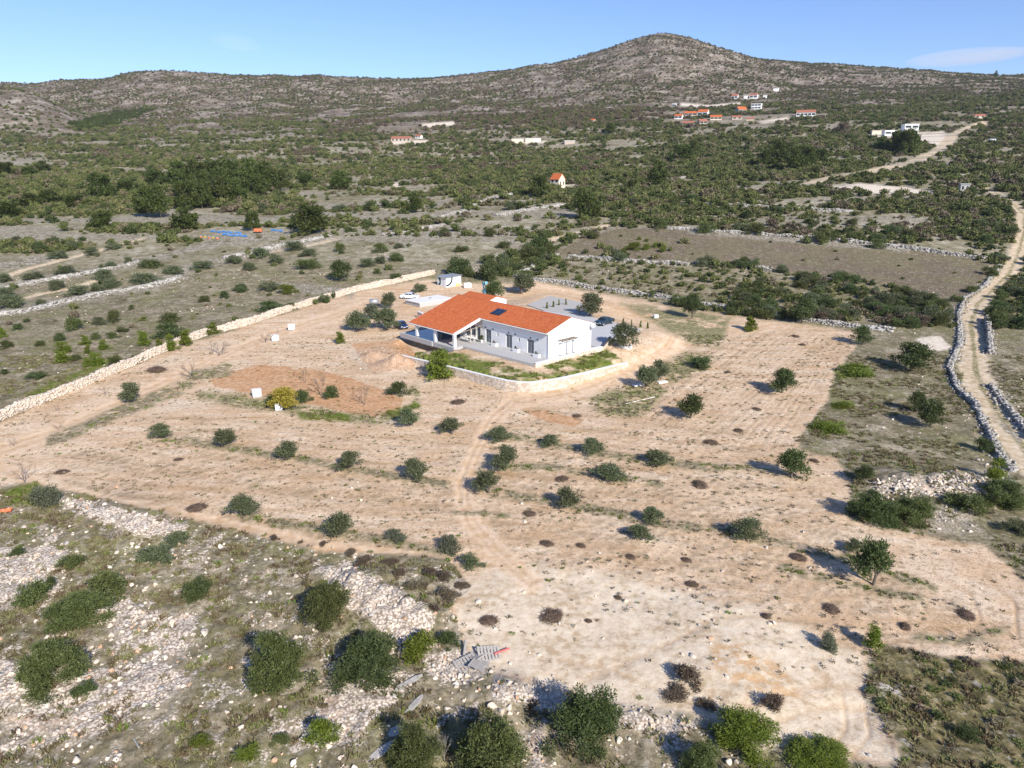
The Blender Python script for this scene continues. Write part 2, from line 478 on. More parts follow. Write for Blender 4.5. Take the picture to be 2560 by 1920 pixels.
for q in ([(1500, 1610), (1600, 1530), (1760, 1480), (1880, 1490)], [(1560, 1630), (1680, 1560), (1800, 1520), (1890, 1540)], [(1200, 1420), (1330, 1450), (1500, 1520), (1640, 1560)], [(1250, 1480), (1420, 1400), (1560, 1330), (1800, 1340)],
          [(1780, 1640), (1830, 1580), (1820, 1500), (1760, 1440)], [(1830, 1650), (1880, 1590), (1870, 1520)], [(2020, 1240), (2100, 1280), (2120, 1340), (2060, 1390)], [(2120, 1240), (2190, 1300), (2200, 1380)]):
    RUTS.append(resample(q, 12))

LAVENDER = [(1185, 550), (1260, 515), (1330, 492), (1440, 492), (1560, 502), (1760, 518), (1980, 540), (2140, 562), (2120, 610), (2070, 645), (2000, 640), (1900, 610), (1680, 585), (1570, 572), (1400, 562), (1240, 553)]
KARST = [(-80, 1075), (168, 1064), (504, 1145), (835, 1202), (970, 1215), (1020, 1270), (970, 1320), (1000, 1402), (1070, 1460), (1171, 1495), (1500, 1556), (1700, 1610), (1760, 1800), (-200, 1800)]
RUBBLE = [([(115, 1075), (200, 1085), (330, 1120), (400, 1135), (395, 1160), (300, 1150), (180, 1110)], 1.0), ([(690, 1235), (760, 1225), (850, 1270), (935, 1330), (930, 1385), (860, 1385), (790, 1330), (730, 1290)], 1.0),
          ([(920, 1425), (1000, 1410), (1070, 1450), (1010, 1475), (930, 1450)], 0.9), ([(1070, 1460), (1200, 1495), (1500, 1560), (1480, 1590), (1180, 1530), (1060, 1500)], 0.9),
          ([(-20, 1430), (60, 1440), (70, 1510), (-20, 1530)], 1.0), ([(1870, 1040), (1960, 1030), (2090, 1020), (2180, 1020), (2190, 1075), (2090, 1075), (1980, 1075), (1890, 1060)], 1.0),
          ([(750, 760), (830, 740), (900, 790), (880, 808), (780, 800)], 0.6), ([(720, 1480), (850, 1440), (900, 1460), (760, 1600), (640, 1620)], 0.8), ([(1100, 1600), (1180, 1560), (1170, 1660), (1090, 1660)], 0.5),
          ([(1950, 1090), (2100, 1100), (2120, 1150), (2010, 1150)], 0.6), ([(1600, 1560), (1750, 1600), (1740, 1640), (1600, 1600)], 0.7),
          ([(100, 1500), (330, 1400), (420, 1480), (200, 1600), (0, 1640), (0, 1560)], 0.55), ([(180, 1290), (420, 1330), (400, 1420), (260, 1400)], 0.55), ([(-20, 1180), (140, 1190), (120, 1280), (-20, 1330)], 0.7)]
HEATH = [(1872, 1425), (1916, 1398), (2040, 1424), (2205, 1436), (2320, 1440), (2400, 1800), (1990, 1800), (1946, 1646), (1902, 1548), (1868, 1505), (1874, 1458)]
BEDG = BED
GREYBAND = [([(-20, 578), (60, 566), (110, 555)], 10), ([(-20, 622), (75, 606), (225, 582), (330, 560), (460, 525)], 9), ([(-20, 678), (60, 664), (125, 655), (225, 634), (325, 618), (400, 595)], 10),
            ([(330, 612), (420, 575), (500, 560), (571, 538), (659, 521), (709, 508)], 10), ([(440, 525), (520, 520), (620, 505)], 10), ([(870, 520), (960, 500), (1110, 512)], 16),
            ([(600, 620), (700, 625), (760, 635)], 10), ([(1490, 500), (1960, 540)], 6), ([(2060, 660), (2075, 720)], 14), ([(2150, 900), (2200, 950)], 8), ([(2160, 1000), (2212, 1080)], 10),
            ([(1020, 585), (1080, 552), (1140, 530)], 12)]

def masks(x, y, z):
    """Colour masks of the ground (0..1), as floats for the ground shader and for the plants."""
    X, Y = to_survey(x, y, z)
    front = y > 12
    o = {}
    def soft(pts, w):
        return sstep(-w, w, sdf(X, Y, pts)) * front
    def line(pts, w):
        return sstep(w * 1.25, w * 0.5, seg_dist(X, Y, pts)) * front
    jx, jy = (fbm(x / 3.0, y / 3.0, 21, 3) - 0.5), (fbm(x / 3.0, y / 3.0, 22, 3) - 0.5)
    X, Y = X + jx * 16 * np.clip(Y / 1600, 0.1, 1), Y + jy * 12 * np.clip(Y / 1600, 0.1, 1)
    field = soft(FIELD, 5)
    o['field'] = field
    fu = np.zeros_like(X)
    ru = np.zeros_like(X)
    sel = field > 0.3
    if sel.any():
        xs, ys = X[sel], Y[sel]
        f_ = np.zeros(len(xs))
        sc_ = np.clip(ys / 1000, 0.7, 1.5)
        for q, k in FURROWS:
            near = (xs > q[:, 0].min() - 12) & (xs < q[:, 0].max() + 12) & (ys > q[:, 1].min() - 12) & (ys < q[:, 1].max() + 12)
            if near.any():
                f_[near] = np.maximum(f_[near], k * sstep(3.2, 0.8, seg_dist(xs[near], ys[near], [tuple(v) for v in q]) / sc_[near]))
        fu[sel] = f_
        r_ = np.zeros(len(xs))
        for q in RUTS:
            near = (xs > q[:, 0].min() - 12) & (xs < q[:, 0].max() + 12) & (ys > q[:, 1].min() - 12) & (ys < q[:, 1].max() + 12)
            if near.any():
                r_[near] = np.maximum(r_[near], sstep(5.0, 1.5, seg_dist(xs[near], ys[near], [tuple(v) for v in q]) / sc_[near]))
        ru[sel] = r_
    o['furrow'], o['rut'] = fu, ru
    bd = np.zeros_like(X)
    if sel.any():
        b_ = np.zeros(len(xs))
        for part_ in ROWS:
            for q in part_:
                b_ = np.maximum(b_, sstep(19, 5, seg_dist(xs, ys, q) / sc_))
        bd[sel] = b_
    o['band'] = bd
    red = np.zeros_like(X)
    for p in RED:
        red = np.maximum(red, soft(p, 7))
    o['red'] = red
    og = np.zeros_like(X)
    for p in ORANGE:
        og = np.maximum(og, soft(p, 12))
    tr = np.zeros_like(X)
    for p, w in TRACKS:
        tr = np.maximum(tr, line(p, w * np.clip(Y / 1000, 0.5, 1.3)))
    o['track'] = tr
    o['orange'] = og
    road = np.zeros_like(X)
    for p, w in ROADS:                               # width in metres
        q = [at(a, b) for a, b in p]
        d = seg_dist(x, y, [(k[0], k[1]) for k in q])
        road = np.maximum(road, sstep(w * 1.25, w * 0.7, d + jx * 1.2) * front)
        if p[0][0] > 2200:                           # a green ridge between the wheel ruts
            o['median'] = sstep(0.55, 0.2, d + jx * 0.6) * front
    o['road'] = road
    pale = np.zeros_like(X)
    for p in PALE:
        pale = np.maximum(pale, soft(p, 45 if p[0][1] > 1000 else 2.5))
    o['pale'] = pale
    me = np.zeros_like(X)
    for p in MEADOW:
        me = np.maximum(me, soft(p, 9))
    o['meadow'] = me
    dk = np.zeros_like(X)
    for p, w in DARKSTRIP:
        dk = np.maximum(dk, line(p, w * 1.3))
    o['strip'] = dk
    gr = np.zeros_like(X)
    for p in GREEN:
        gr = np.maximum(gr, soft(p, 6))
    u, v = to_house(x, y)
    bed = sstep(-0.6, 0.6, sdf(u, v, BEDG) + jx) * sstep(0.3, 2.2, seg_dist(u, v, [(-19, -9.8), (-15.5, -4.8), (0.9, -4.1)]) - 0.9 + jx * 5) * sstep(0.22, 0.44, fbm(x / 2.6, y / 2.6, 33, 3))
    o['grass'] = np.maximum(gr, bed)
    o['lavender'] = soft(LAVENDER, 4)
    o['karst'] = soft(KARST, 8)
    rb = np.zeros_like(X)
    for p, k in RUBBLE:
        rb = np.maximum(rb, soft(p, 14) * k)
    o['rubble'] = rb
    o['heath'] = soft(HEATH, 5)
    gb = np.zeros_like(X)
    for p, w in GREYBAND:
        gb = np.maximum(gb, line(p, w))
    terr_ = sstep(0.575, 0.64, fbm(x / 70 + y / 160, y / 8.5, 77, 3) + 0.02) * sstep(200, 240, y) * (1 - sstep(700, 900, y)) * 0.9 * (1 - o['lavender'])
    o['grey'] = np.maximum(gb, terr_)
    o['far'] = sstep(560, 900, y)
    o['maquis'] = sstep(185, 230, y + jx * 20) * (1 - o['lavender'])
    return o

# ---------------------------------------------------------------- ground sheet
def build_ground():
    ny, ni, no = 900, 820, 40
    ys = np.exp(np.linspace(math.log(14), math.log(2700), ny)) - 20
    us = np.concatenate([np.linspace(-2.2, -0.78, no)[:-1], np.linspace(-0.78, 0.78, ni), np.linspace(0.78, 2.2, no)[1:]])
    nu = len(us)
    Y = np.repeat(ys, nu)
    X = np.tile(us, ny) * (Y + 26)
    Z = T(X, Y)
    mk = masks(X, Y, Z)
    # furrows and tyre marks as real relief in the cleared field
    f = mk['field']
    Z = Z - 0.07 * mk['furrow'] * f + 0.05 * f * mk['strip'] - 0.05 * mk['rut']
    Z = Z + mk['karst'] * (fbm(X / 0.9, Y / 0.9, 41, 3) - 0.45) * 0.42 + mk['rubble'] * (fbm(X / 0.5, Y / 0.5, 42, 2) - 0.4) * 0.35
    Z = Z + mk['heath'] * (fbm(X / 1.2, Y / 1.2, 43, 3) - 0.45) * 0.35
    Z = Z - mk['road'] * 0.08
    me = bpy.data.meshes.new("ground")
    me.vertices.add(nu * ny)
    me.vertices.foreach_set("co", np.stack([X, Y, Z], 1).ravel())
    a = (np.arange(ny - 1)[:, None] * nu + np.arange(nu - 1)[None, :]).ravel()
    q = np.stack([a, a + 1, a + nu + 1, a + nu], 1).astype(np.int32)
    nf = len(q)
    me.loops.add(nf * 4)
    me.loops.foreach_set("vertex_index", q.ravel())
    me.polygons.add(nf)
    me.polygons.foreach_set("loop_start", np.arange(nf, dtype=np.int32) * 4)
    me.polygons.foreach_set("use_smooth", np.ones(nf, bool))
    me.update(calc_edges=True)
    for k, v in mk.items():
        at_ = me.attributes.new(k, 'FLOAT', 'POINT')
        at_.data.foreach_set("value", v.astype(np.float32))
    o = bpy.data.objects.new("ground", me)
    COL.objects.link(o)
    o['kind'] = 'structure'
    me.materials.append(ground_mat())
    return o

def ground_mat():
    t = NT("ground_soil")
    p = t.pos()
    A = {k: t.attr(k) for k in ('field', 'red', 'orange', 'track', 'road', 'pale', 'meadow', 'strip', 'grass', 'lavender', 'karst', 'rubble', 'heath', 'grey', 'far', 'maquis', 'median', 'furrow', 'rut', 'band')}
    nA = t.noise(p, 0.045, 6, 0.6)
    nB = t.noise(p, 0.30, 6, 0.62)
    nC = t.noise(p, 1.6, 6, 0.65)
    nD = t.noise(p, 6.0, 4, 0.6)
    # dry meadow: straw, grey brown heather, some green
    base = t.ramp(t.math('ADD', t.math('MULTIPLY', nB, 0.6), t.math('MULTIPLY', nC, 0.4)), [(0.38, (0.12, 0.105, 0.055)), (0.46, (0.20, 0.17, 0.105)), (0.53, (0.265, 0.22, 0.145)), (0.61, (0.39, 0.335, 0.245))])
    base = t.mix(t.math('MULTIPLY', t.ss(0.48, 0.60, t.noise(p, 0.12, 6, 0.65)), 0.6), base, (0.175, 0.175, 0.065))
    spk = t.noise(p, 2.0, 8, 0.75)
    base = t.mix(t.math('MULTIPLY', t.ss(0.50, 0.57, spk), 0.6), base, (0.085, 0.075, 0.04))
    base = t.mix(t.math('MULTIPLY', t.ss(0.55, 0.62, t.noise(t.mapv(p, (1, 1, 1), (0, 0, 0), (31, 7, 3)), 1.3, 8, 0.75)), 0.7), base, (0.46, 0.41, 0.33))
    # maquis ground
    mq = t.ramp(t.math('ADD', t.math('MULTIPLY', nA, 0.45), t.math('MULTIPLY', nB, 0.55)), [(0.38, (0.14, 0.125, 0.065)), (0.48, (0.225, 0.20, 0.125)), (0.56, (0.33, 0.295, 0.215)), (0.66, (0.45, 0.41, 0.345))])
    far = t.ramp(t.noise(p, 0.045, 9, 0.78), [(0.38, (0.07, 0.056, 0.038)), (0.47, (0.13, 0.10, 0.075)), (0.54, (0.23, 0.19, 0.155)), (0.61, (0.37, 0.325, 0.285))])
    c = t.mix(A['maquis'], base, mq)
    c = t.mix(A['far'], c, far)
    lav = t.ramp(nC, [(0.40, (0.105, 0.08, 0.055)), (0.5, (0.18, 0.14, 0.10)), (0.60, (0.27, 0.215, 0.15))])
    lav = t.mix(t.math('MULTIPLY', t.ss(0.5, 0.66, nB), 0.5), lav, (0.20, 0.185, 0.09))
    lav = t.mix(t.math('MULTIPLY', t.ss(0.49, 0.56, spk), 0.6), lav, (0.08, 0.065, 0.045))
    lav = t.mix(t.math('MULTIPLY', t.ss(0.46, 0.6, t.noise(p, 0.06, 6, 0.65)), 0.35), lav, (0.18, 0.165, 0.075))
    c = t.mix(A['lavender'], c, lav)
    # loose white limestone showing through
    st = t.voro(p, 2.3)
    st2 = t.voro(p, 5.5)
    kb = t.math('ADD', t.noise(p, 0.55, 7, 0.68), t.math('MULTIPLY', A['rubble'], 0.30))
    kb = t.math('ADD', kb, 0.008)
    rockw = t.math('MULTIPLY', t.ss(0.50, 0.60, t.math('SUBTRACT', kb, t.math('MULTIPLY', st2, 0.10))), A['karst'])
    rockw = t.math('MAXIMUM', rockw, t.math('MULTIPLY', A['rubble'], t.ss(0.36, 0.5, kb)))
    sparse = t.math('MULTIPLY', t.ss(0.60, 0.66, t.math('SUBTRACT', t.noise(p, 0.4, 8, 0.72), t.math('MULTIPLY', st2, 0.12))), t.math('SUBTRACT', 1.0, A['field']))
    rockw = t.math('MAXIMUM', rockw, t.math('MULTIPLY', sparse, 0.75))
    rc = t.ramp(t.voro(p, 3.1, "Color"), [(0.0, (0.46, 0.39, 0.32)), (0.5, (0.66, 0.575, 0.485)), (1.0, (0.76, 0.69, 0.61))])
    rc = t.mix(t.ss(0.28, 0.75, st2), rc, (0.27, 0.215, 0.16))
    rc = t.mix(t.math('MULTIPLY', t.ss(0.58, 0.7, nB), 0.5), rc, (0.55, 0.38, 0.25))
    c = t.mix(rockw, c, rc)
    hc = t.ramp(nC, [(0.40, (0.11, 0.095, 0.04)), (0.52, (0.20, 0.165, 0.08)), (0.62, (0.29, 0.24, 0.14))])
    hc = t.mix(t.ss(0.60, 0.68, t.noise(p, 0.33, 6, 0.6)), hc, (0.50, 0.46, 0.40))
    c = t.mix(A['heath'], c, hc)
    # cleared field: sandy limestone soil with streaks along the working direction
    wob = t.math('MULTIPLY', nA, 1.0)
    fv = t.mapv(p, (0.12, 0.6, 1), (0, 0, R(20)))
    s1 = t.noise(fv, 1.0, 6, 0.62, 0.4)
    s2 = t.noise(t.mapv(p, (0.5, 2.6, 1), (0, 0, R(14))), 1.0, 5, 0.65, 0.3)
    sand = t.ramp(t.math('ADD', t.math('MULTIPLY', s1, 0.65), t.math('MULTIPLY', nC, 0.35)), [(0.36, (0.43, 0.285, 0.155)), (0.46, (0.58, 0.42, 0.28)), (0.54, (0.645, 0.495, 0.35)), (0.64, (0.70, 0.575, 0.44))])
    sand = t.mix(t.math('MULTIPLY', t.ss(0.54, 0.70, t.noise(p, 0.09, 5)), 0.45), sand, (0.66, 0.555, 0.43))
    sand = t.mix(t.math('MULTIPLY', A['band'], t.math('MULTIPLY', t.ss(0.36, 0.54, nB), 0.38)), sand, (0.50, 0.355, 0.225))
    sand = t.mix(t.math('MULTIPLY', A['furrow'], t.math('MULTIPLY', t.ss(0.42, 0.56, t.noise(p, 0.35, 7, 0.72)), 0.75)), sand, (0.26, 0.19, 0.115))
    sand = t.mix(t.math('MULTIPLY', t.ss(0.50, 0.60, t.noise(p, 0.16, 7, 0.7)), 0.5), sand, (0.50, 0.335, 0.20))
    sand = t.mix(t.math('MULTIPLY', t.ss(0.525, 0.575, spk), 0.55), sand, (0.25, 0.18, 0.105))
    sand = t.mix(t.math('MULTIPLY', t.ss(0.56, 0.62, nD), 0.65), sand, (0.24, 0.17, 0.10))
    pl = t.ramp(t.math('ADD', t.math('MULTIPLY', nB, 0.4), t.math('MULTIPLY', nC, 0.6)), [(0.40, (0.45, 0.34, 0.225)), (0.49, (0.61, 0.50, 0.365)), (0.60, (0.70, 0.60, 0.465))])
    sand = t.mix(t.ss(0.25, 0.75, t.math('ADD', A['pale'], t.math('MULTIPLY', t.math('SUBTRACT', nB, 0.5), 1.2))), sand, pl)
    tk = t.ramp(t.noise(p, 0.8, 6, 0.6), [(0.36, (0.52, 0.345, 0.195)), (0.5, (0.67, 0.495, 0.335)), (0.64, (0.69, 0.54, 0.40))])
    sand = t.mix(t.math('MULTIPLY', A['track'], 0.8), sand, tk)
    sand = t.mix(t.math('MULTIPLY', A['rut'], 0.5), sand, (0.45, 0.31, 0.19))
    sand = t.mix(t.math('MULTIPLY', t.math('MULTIPLY', A['orange'], 0.7), t.ss(0.46, 0.56, t.noise(p, 1.0, 8, 0.72))), sand, (0.52, 0.31, 0.14))
    rd = t.ramp(nC, [(0.38, (0.35, 0.17, 0.07)), (0.5, (0.45, 0.235, 0.11)), (0.62, (0.54, 0.33, 0.18))])
    sand = t.mix(t.math('MULTIPLY', t.ss(0.3, 0.7, t.math('ADD', A['red'], t.math('MULTIPLY', t.math('SUBTRACT', nB, 0.5), 1.3))), 0.75), sand, rd)
    md = t.ramp(nC, [(0.34, (0.13, 0.13, 0.05)), (0.5, (0.22, 0.20, 0.10)), (0.64, (0.38, 0.31, 0.20))])
    sand = t.mix(t.math('MULTIPLY', A['meadow'], t.ss(0.36, 0.5, nB)), sand, md)
    sp = t.ramp(nC, [(0.34, (0.13, 0.12, 0.06)), (0.52, (0.24, 0.205, 0.125)), (0.64, (0.40, 0.32, 0.22))])
    sand = t.mix(t.math('MULTIPLY', A['strip'], t.ss(0.38, 0.52, t.noise(p, 0.6, 7, 0.7))), sand, sp)
    c = t.mix(A['field'], c, sand)
    c = t.mix(t.math('MULTIPLY', A['pale'], t.math('SUBTRACT', 1.0, A['field'])), c, t.ramp(nC, [(0.35, (0.44, 0.36, 0.27)), (0.5, (0.64, 0.56, 0.46)), (0.65, (0.72, 0.65, 0.56))]))
    rr = t.ramp(t.noise(p, 0.9, 6, 0.62), [(0.38, (0.40, 0.305, 0.195)), (0.52, (0.55, 0.445, 0.31)), (0.64, (0.62, 0.53, 0.40))])
    c = t.mix(A['road'], c, rr)
    c = t.mix(t.math('MULTIPLY', A['median'], t.ss(0.35, 0.55, nC)), c, (0.20, 0.18, 0.085))
    gy = t.ramp(nC, [(0.42, (0.14, 0.12, 0.08)), (0.5, (0.27, 0.24, 0.19)), (0.58, (0.45, 0.415, 0.36))])
    c = t.mix(t.math('MULTIPLY', A['grey'], t.math('MULTIPLY', t.ss(0.34, 0.5, nB), 0.9)), c, gy)
    wild = t.math('MULTIPLY', t.math('SUBTRACT', 1.0, A['field']), t.math('SUBTRACT', 1.0, t.math('MAXIMUM', A['road'], t.math('MAXIMUM', A['pale'], A['karst']))))
    c = t.mix(t.math('MULTIPLY', wild, t.math('MULTIPLY', t.ss(0.49, 0.57, t.noise(p, 0.55, 8, 0.78)), 0.55)), c, (0.095, 0.085, 0.045))
    c = t.mix(t.math('MULTIPLY', wild, t.math('MULTIPLY', t.ss(0.56, 0.62, t.noise(t.mapv(p, (1, 1, 1), (0, 0, 0), (11, 5, 9)), 0.8, 9, 0.8)), 0.55)), c, (0.45, 0.41, 0.35))
    rp = t.math('MULTIPLY', A['rubble'], t.math('MULTIPLY', A['field'], 0.6))
    c = t.mix(rp, c, rc)
    gc = t.ramp(nC, [(0.32, (0.075, 0.105, 0.014)), (0.5, (0.12, 0.15, 0.028)), (0.62, (0.20, 0.19, 0.06)), (0.72, (0.34, 0.26, 0.13))])
    c = t.mix(t.math('MULTIPLY', A['grass'], t.ss(0.28, 0.46, nB)), c, gc)
    h = t.math('ADD', t.math('MULTIPLY', nC, 0.5), t.math('ADD', t.math('MULTIPLY', nD, 0.22), t.math('MULTIPLY', rockw, t.math('MULTIPLY', t.math('SUBTRACT', 1.0, st), 0.35))))
    return t.done(t.bsdf(c, 0.95, t.bump(h, 0.55, 0.22), Specular_IOR_Level=0.15))

# ---------------------------------------------------------------- mesh building
class MB:
    def __init__(s):
        s.v, s.f, s.m = [], [], []
    def add(s, vs, fs, mi=0, mat=None):
        o = len(s.v)
        s.v += [tuple(mat @ Vector(q)) if mat else tuple(q) for q in vs]
        s.f += [tuple(i + o for i in f) for f in fs]
        s.m += [mi] * len(fs)
    def box(s, x0, x1, y0, y1, z0, z1, mi=0, mat=None):
        s.add([(x0, y0, z0), (x1, y0, z0), (x1, y1, z0), (x0, y1, z0), (x0, y0, z1), (x1, y0, z1), (x1, y1, z1), (x0, y1, z1)],
              [(0, 3, 2, 1), (4, 5, 6, 7), (0, 1, 5, 4), (1, 2, 6, 5), (2, 3, 7, 6), (3, 0, 4, 7)], mi, mat)
    def tube(s, p0, p1, r0, r1=None, n=6, mi=0, cap=True):
        p0, p1 = Vector(p0), Vector(p1)
        r1 = r0 if r1 is None else r1
        d = (p1 - p0)
        if d.length < 1e-6:
            return
        q = d.to_track_quat('Z', 'Y')
        vs = []
        for p, r in ((p0, r0), (p1, r1)):
            for k in range(n):
                a = 2 * math.pi * k / n
                vs.append(p + q @ Vector((r * math.cos(a), r * math.sin(a), 0)))
        fs = [(k, (k + 1) % n, n + (k + 1) % n, n + k) for k in range(n)]
        if cap:
            fs += [tuple(range(n - 1, -1, -1)), tuple(range(n, 2 * n))]
        s.add(vs, fs, mi)
    def prism(s, poly, z0, z1, mi=0, mat=None):     # polygon counter-clockwise
        n = len(poly)
        vs = [(x, y, z0) for x, y in poly] + [(x, y, z1) for x, y in poly]
        fs = [tuple(range(n - 1, -1, -1)), tuple(range(n, 2 * n))] + [(k, (k + 1) % n, n + (k + 1) % n, n + k) for k in range(n)]
        s.add(vs, fs, mi, mat)
    def sheet(s, a, b, c, d, th, mi=0):             # a thick quad
        a, b, c, d = map(Vector, (a, b, c, d))
        n = (b - a).cross(d - a).normalized() * th
        s.add([a, b, c, d, a - n, b - n, c - n, d - n], [(0, 1, 2, 3), (7, 6, 5, 4), (0, 4, 5, 1), (1, 5, 6, 2), (2, 6, 7, 3), (3, 7, 4, 0)], mi)
    def mesh(s, name, mats, smooth=False):
        me = bpy.data.meshes.new(name)
        me.from_pydata(s.v, [], s.f)
        for m in (mats if isinstance(mats, (list, tuple)) else [mats]):
            me.materials.append(m)
        if any(s.m):
            me.polygons.foreach_set("material_index", s.m)
        if smooth:
            me.polygons.foreach_set("use_smooth", [True] * len(s.f))
        me.update()
        return me
    def obj(s, name, mats, parent=None, smooth=False, bevel=0.0):
        o = bpy.data.objects.new(name, s.mesh(name, mats, smooth))
        COL.objects.link(o)
        if parent:
            o.parent = parent
        if bevel:
            b = o.modifiers.new("edge", 'BEVEL')
            b.width, b.segments, b.limit_method = bevel, 2, 'ANGLE'
        return o

def link_mesh(name, me, parent=None):
    o = bpy.data.objects.new(name, me)
    COL.objects.link(o)
    if parent:
        o.parent = parent
    return o

def tag(o, label, cat, group=None):
    o['label'] = label
    o['category'] = cat
    if group:
        o['group'] = group
    return o

def thing(name, label, cat, loc, rz=0.0, group=None, sc=None):
    o = bpy.data.objects.new(name, None)
    COL.objects.link(o)
    o.empty_display_size = 0.5
    o.location = loc
    o.rotation_euler = (0, 0, rz)
    if sc is not None:
        o.scale = sc
    return tag(o, label, cat, group)

def np_mesh(name, V, F, mat, smooth=False):
    """V (n,3), F (m,k) with k constant."""
    me = bpy.data.meshes.new(name)
    k = F.shape[1]
    me.vertices.add(len(V))
    me.vertices.foreach_set("co", np.ascontiguousarray(V, np.float32).ravel())
    me.loops.add(F.size)
    me.loops.foreach_set("vertex_index", np.ascontiguousarray(F, np.int32).ravel())
    me.polygons.add(len(F))
    me.polygons.foreach_set("loop_start", np.arange(len(F), dtype=np.int32) * k)
    if smooth:
        me.polygons.foreach_set("use_smooth", np.ones(len(F), bool))
    me.update(calc_edges=True)
    if mat:
        me.materials.append(mat)
    return me

def unit(v):
    return v / np.maximum(np.linalg.norm(v, axis=-1, keepdims=True), 1e-9)

ICO = None
def ico(sub=1):
    import bmesh
    bm = bmesh.new()
    bmesh.ops.create_icosphere(bm, subdivisions=sub, radius=1)
    bm.verts.ensure_lookup_table()
    V = np.array([v.co[:] for v in bm.verts])
    F = np.array([[v.index for v in f.verts] for f in bm.faces])
    bm.free()
    return V, F
ICO1, ICO2, ICO3 = ico(1), ico(2), ico(3)

# ---------------------------------------------------------------- foliage meshes (unit size: about one metre across, standing on z = 0)
def leaf_quads(C, N, size, r, D=None):
    n = len(C)
    a = unit(np.cross(N, unit(r.normal(size=(n, 3)))))
    if D is not None:                                     # sprigs point outwards and up
        a = unit(D + 0.55 * unit(r.normal(size=(n, 3))) + np.array([0, 0, 0.25]))
        N = unit(np.cross(a, unit(r.normal(size=(n, 3)))))
    b = np.cross(N, a)
    s = size * r.uniform(0.6, 1.5, (n, 1))
    a, b = a * s * 1.35, b * s * r.uniform(0.4, 0.7, (n, 1))
    V = np.stack([C - a - b * 0.6, C + a * 0.2 - b, C + a, C - a * 0.1 + b], 1).reshape(-1, 3)
    F = np.arange(4 * n).reshape(n, 4)
    return V, F

def crown(seed, leaves, size, lobes, flat=0.75, z0=0.0, spread=0.30, lobe_r=(0.17, 0.27), core=True, cone=0.0, rag=0.25):
    r = np.random.default_rng(seed)
    L = []
    lean = r.uniform(-0.06, 0.06, 2)
    for k in range(lobes):
        a = r.uniform(0, 2 * math.pi)
        h = r.uniform(0, 1)
        u = r.uniform(0, 1)
        rad = spread * (0.18 + 0.90 * math.sqrt(u)) * (1 - cone * h) * (1.0 if cone else math.sqrt(max(0.03, 1 - 0.85 * h * h))) * (0.92 + 0.16 * math.sin(2 * a + seed))
        if r.uniform() < 0.25:
            rad *= 0.5
        rr = r.uniform(*lobe_r) * (1 - 0.5 * cone * h)
        L.append((rad * math.cos(a) + lean[0] * h, rad * math.sin(a) + lean[1] * h, z0 + rr * 0.75 + h * (flat - z0 - 1.5 * rr) * r.uniform(0.82, 1.05), rr))
    L = np.array(L)
    w = L[:, 3] ** 2
    idx = r.choice(lobes, leaves, p=w / w.sum())
    d = unit(r.normal(size=(leaves, 3)))
    depth = 1 - rag * r.uniform(0, 1, (leaves, 1)) ** 1.5 + 0.42 * (r.uniform(0, 1, (leaves, 1)) ** 4)
    C = L[idx, :3] + d * L[idx, 3:4] * depth * np.array([1, 1, 0.85])
    keep = C[:, 2] > 0.0
    C, d = C[keep], d[keep]
    wid = 2 * np.percentile(np.hypot(C[:, 0] - lean[0] / 2, C[:, 1] - lean[1] / 2), 93)
    top = np.percentile(C[:, 2], 98)
    nrm = np.array([1 / wid, 1 / wid, flat / top])
    C = C * nrm
    L[:, :3] *= nrm
    V, F = leaf_quads(C, unit(d + 0.9 * unit(r.normal(size=d.shape))), size, r, d)
    F3 = np.concatenate([F[:, [0, 1, 2]], F[:, [0, 2, 3]]])
    if core:
        vs, fs, o = [V], [F3], len(V)
        CI = ICO1 if lobes > 8 else ICO2
        for (x, y, z, rr) in L:
            q = CI[0] * (0.66 * rr) * (1 + 0.3 * (r.uniform(-1, 1, (len(CI[0]), 1)))) + np.array([x, y, z])
            q[:, 2] = np.maximum(q[:, 2], 0.0)
            vs.append(q)
            fs.append(CI[1] + o)
            o += len(q)
        V, F3 = np.concatenate(vs), np.concatenate(fs)
    return V, F3

def branches(mb, p, d, L, r, depth, rnd, spread=0.55, n=3, up=0.15):
    q = p + d * L
    mb.tube(p, q, r, r * 0.66, 5 if depth > 1 else 4, cap=False)
    if depth == 0:
        return
    for k in range(n):
        e = Vector((rnd.gauss(0, 1), rnd.gauss(0, 1), rnd.gauss(0, 1)))
        nd = (d + e.normalized() * spread + Vector((0, 0, up))).normalized()
        branches(mb, p + d * L * rnd.uniform(0.55, 1.0), nd, L * rnd.uniform(0.6, 0.85), r * 0.6, depth - 1, rnd, spread, n, up)

def trunk_mesh(name, seed, h=0.45, forks=4, r=0.05):
    rnd = random.Random(seed)
    mb = MB()
    top = Vector((rnd.uniform(-.04, .04), rnd.uniform(-.04, .04), h * 0.45))
    mb.tube((0, 0, -0.06), top, r, r * 0.75, 7, cap=False)
    for k in range(forks):
        a = 2 * math.pi * k / forks + rnd.uniform(-.4, .4)
        mid = top + Vector((math.cos(a) * 0.12, math.sin(a) * 0.12, h * 0.4))
        mb.tube(top - Vector((0, 0, 0.02)), mid, r * 0.6, r * 0.4, 5, cap=False)
        mb.tube(mid, mid + Vector((math.cos(a) * 0.14, math.sin(a) * 0.14, h * 0.4)), r * 0.4, r * 0.16, 5, cap=False)
    return mb.mesh(name, M['bark'], True)

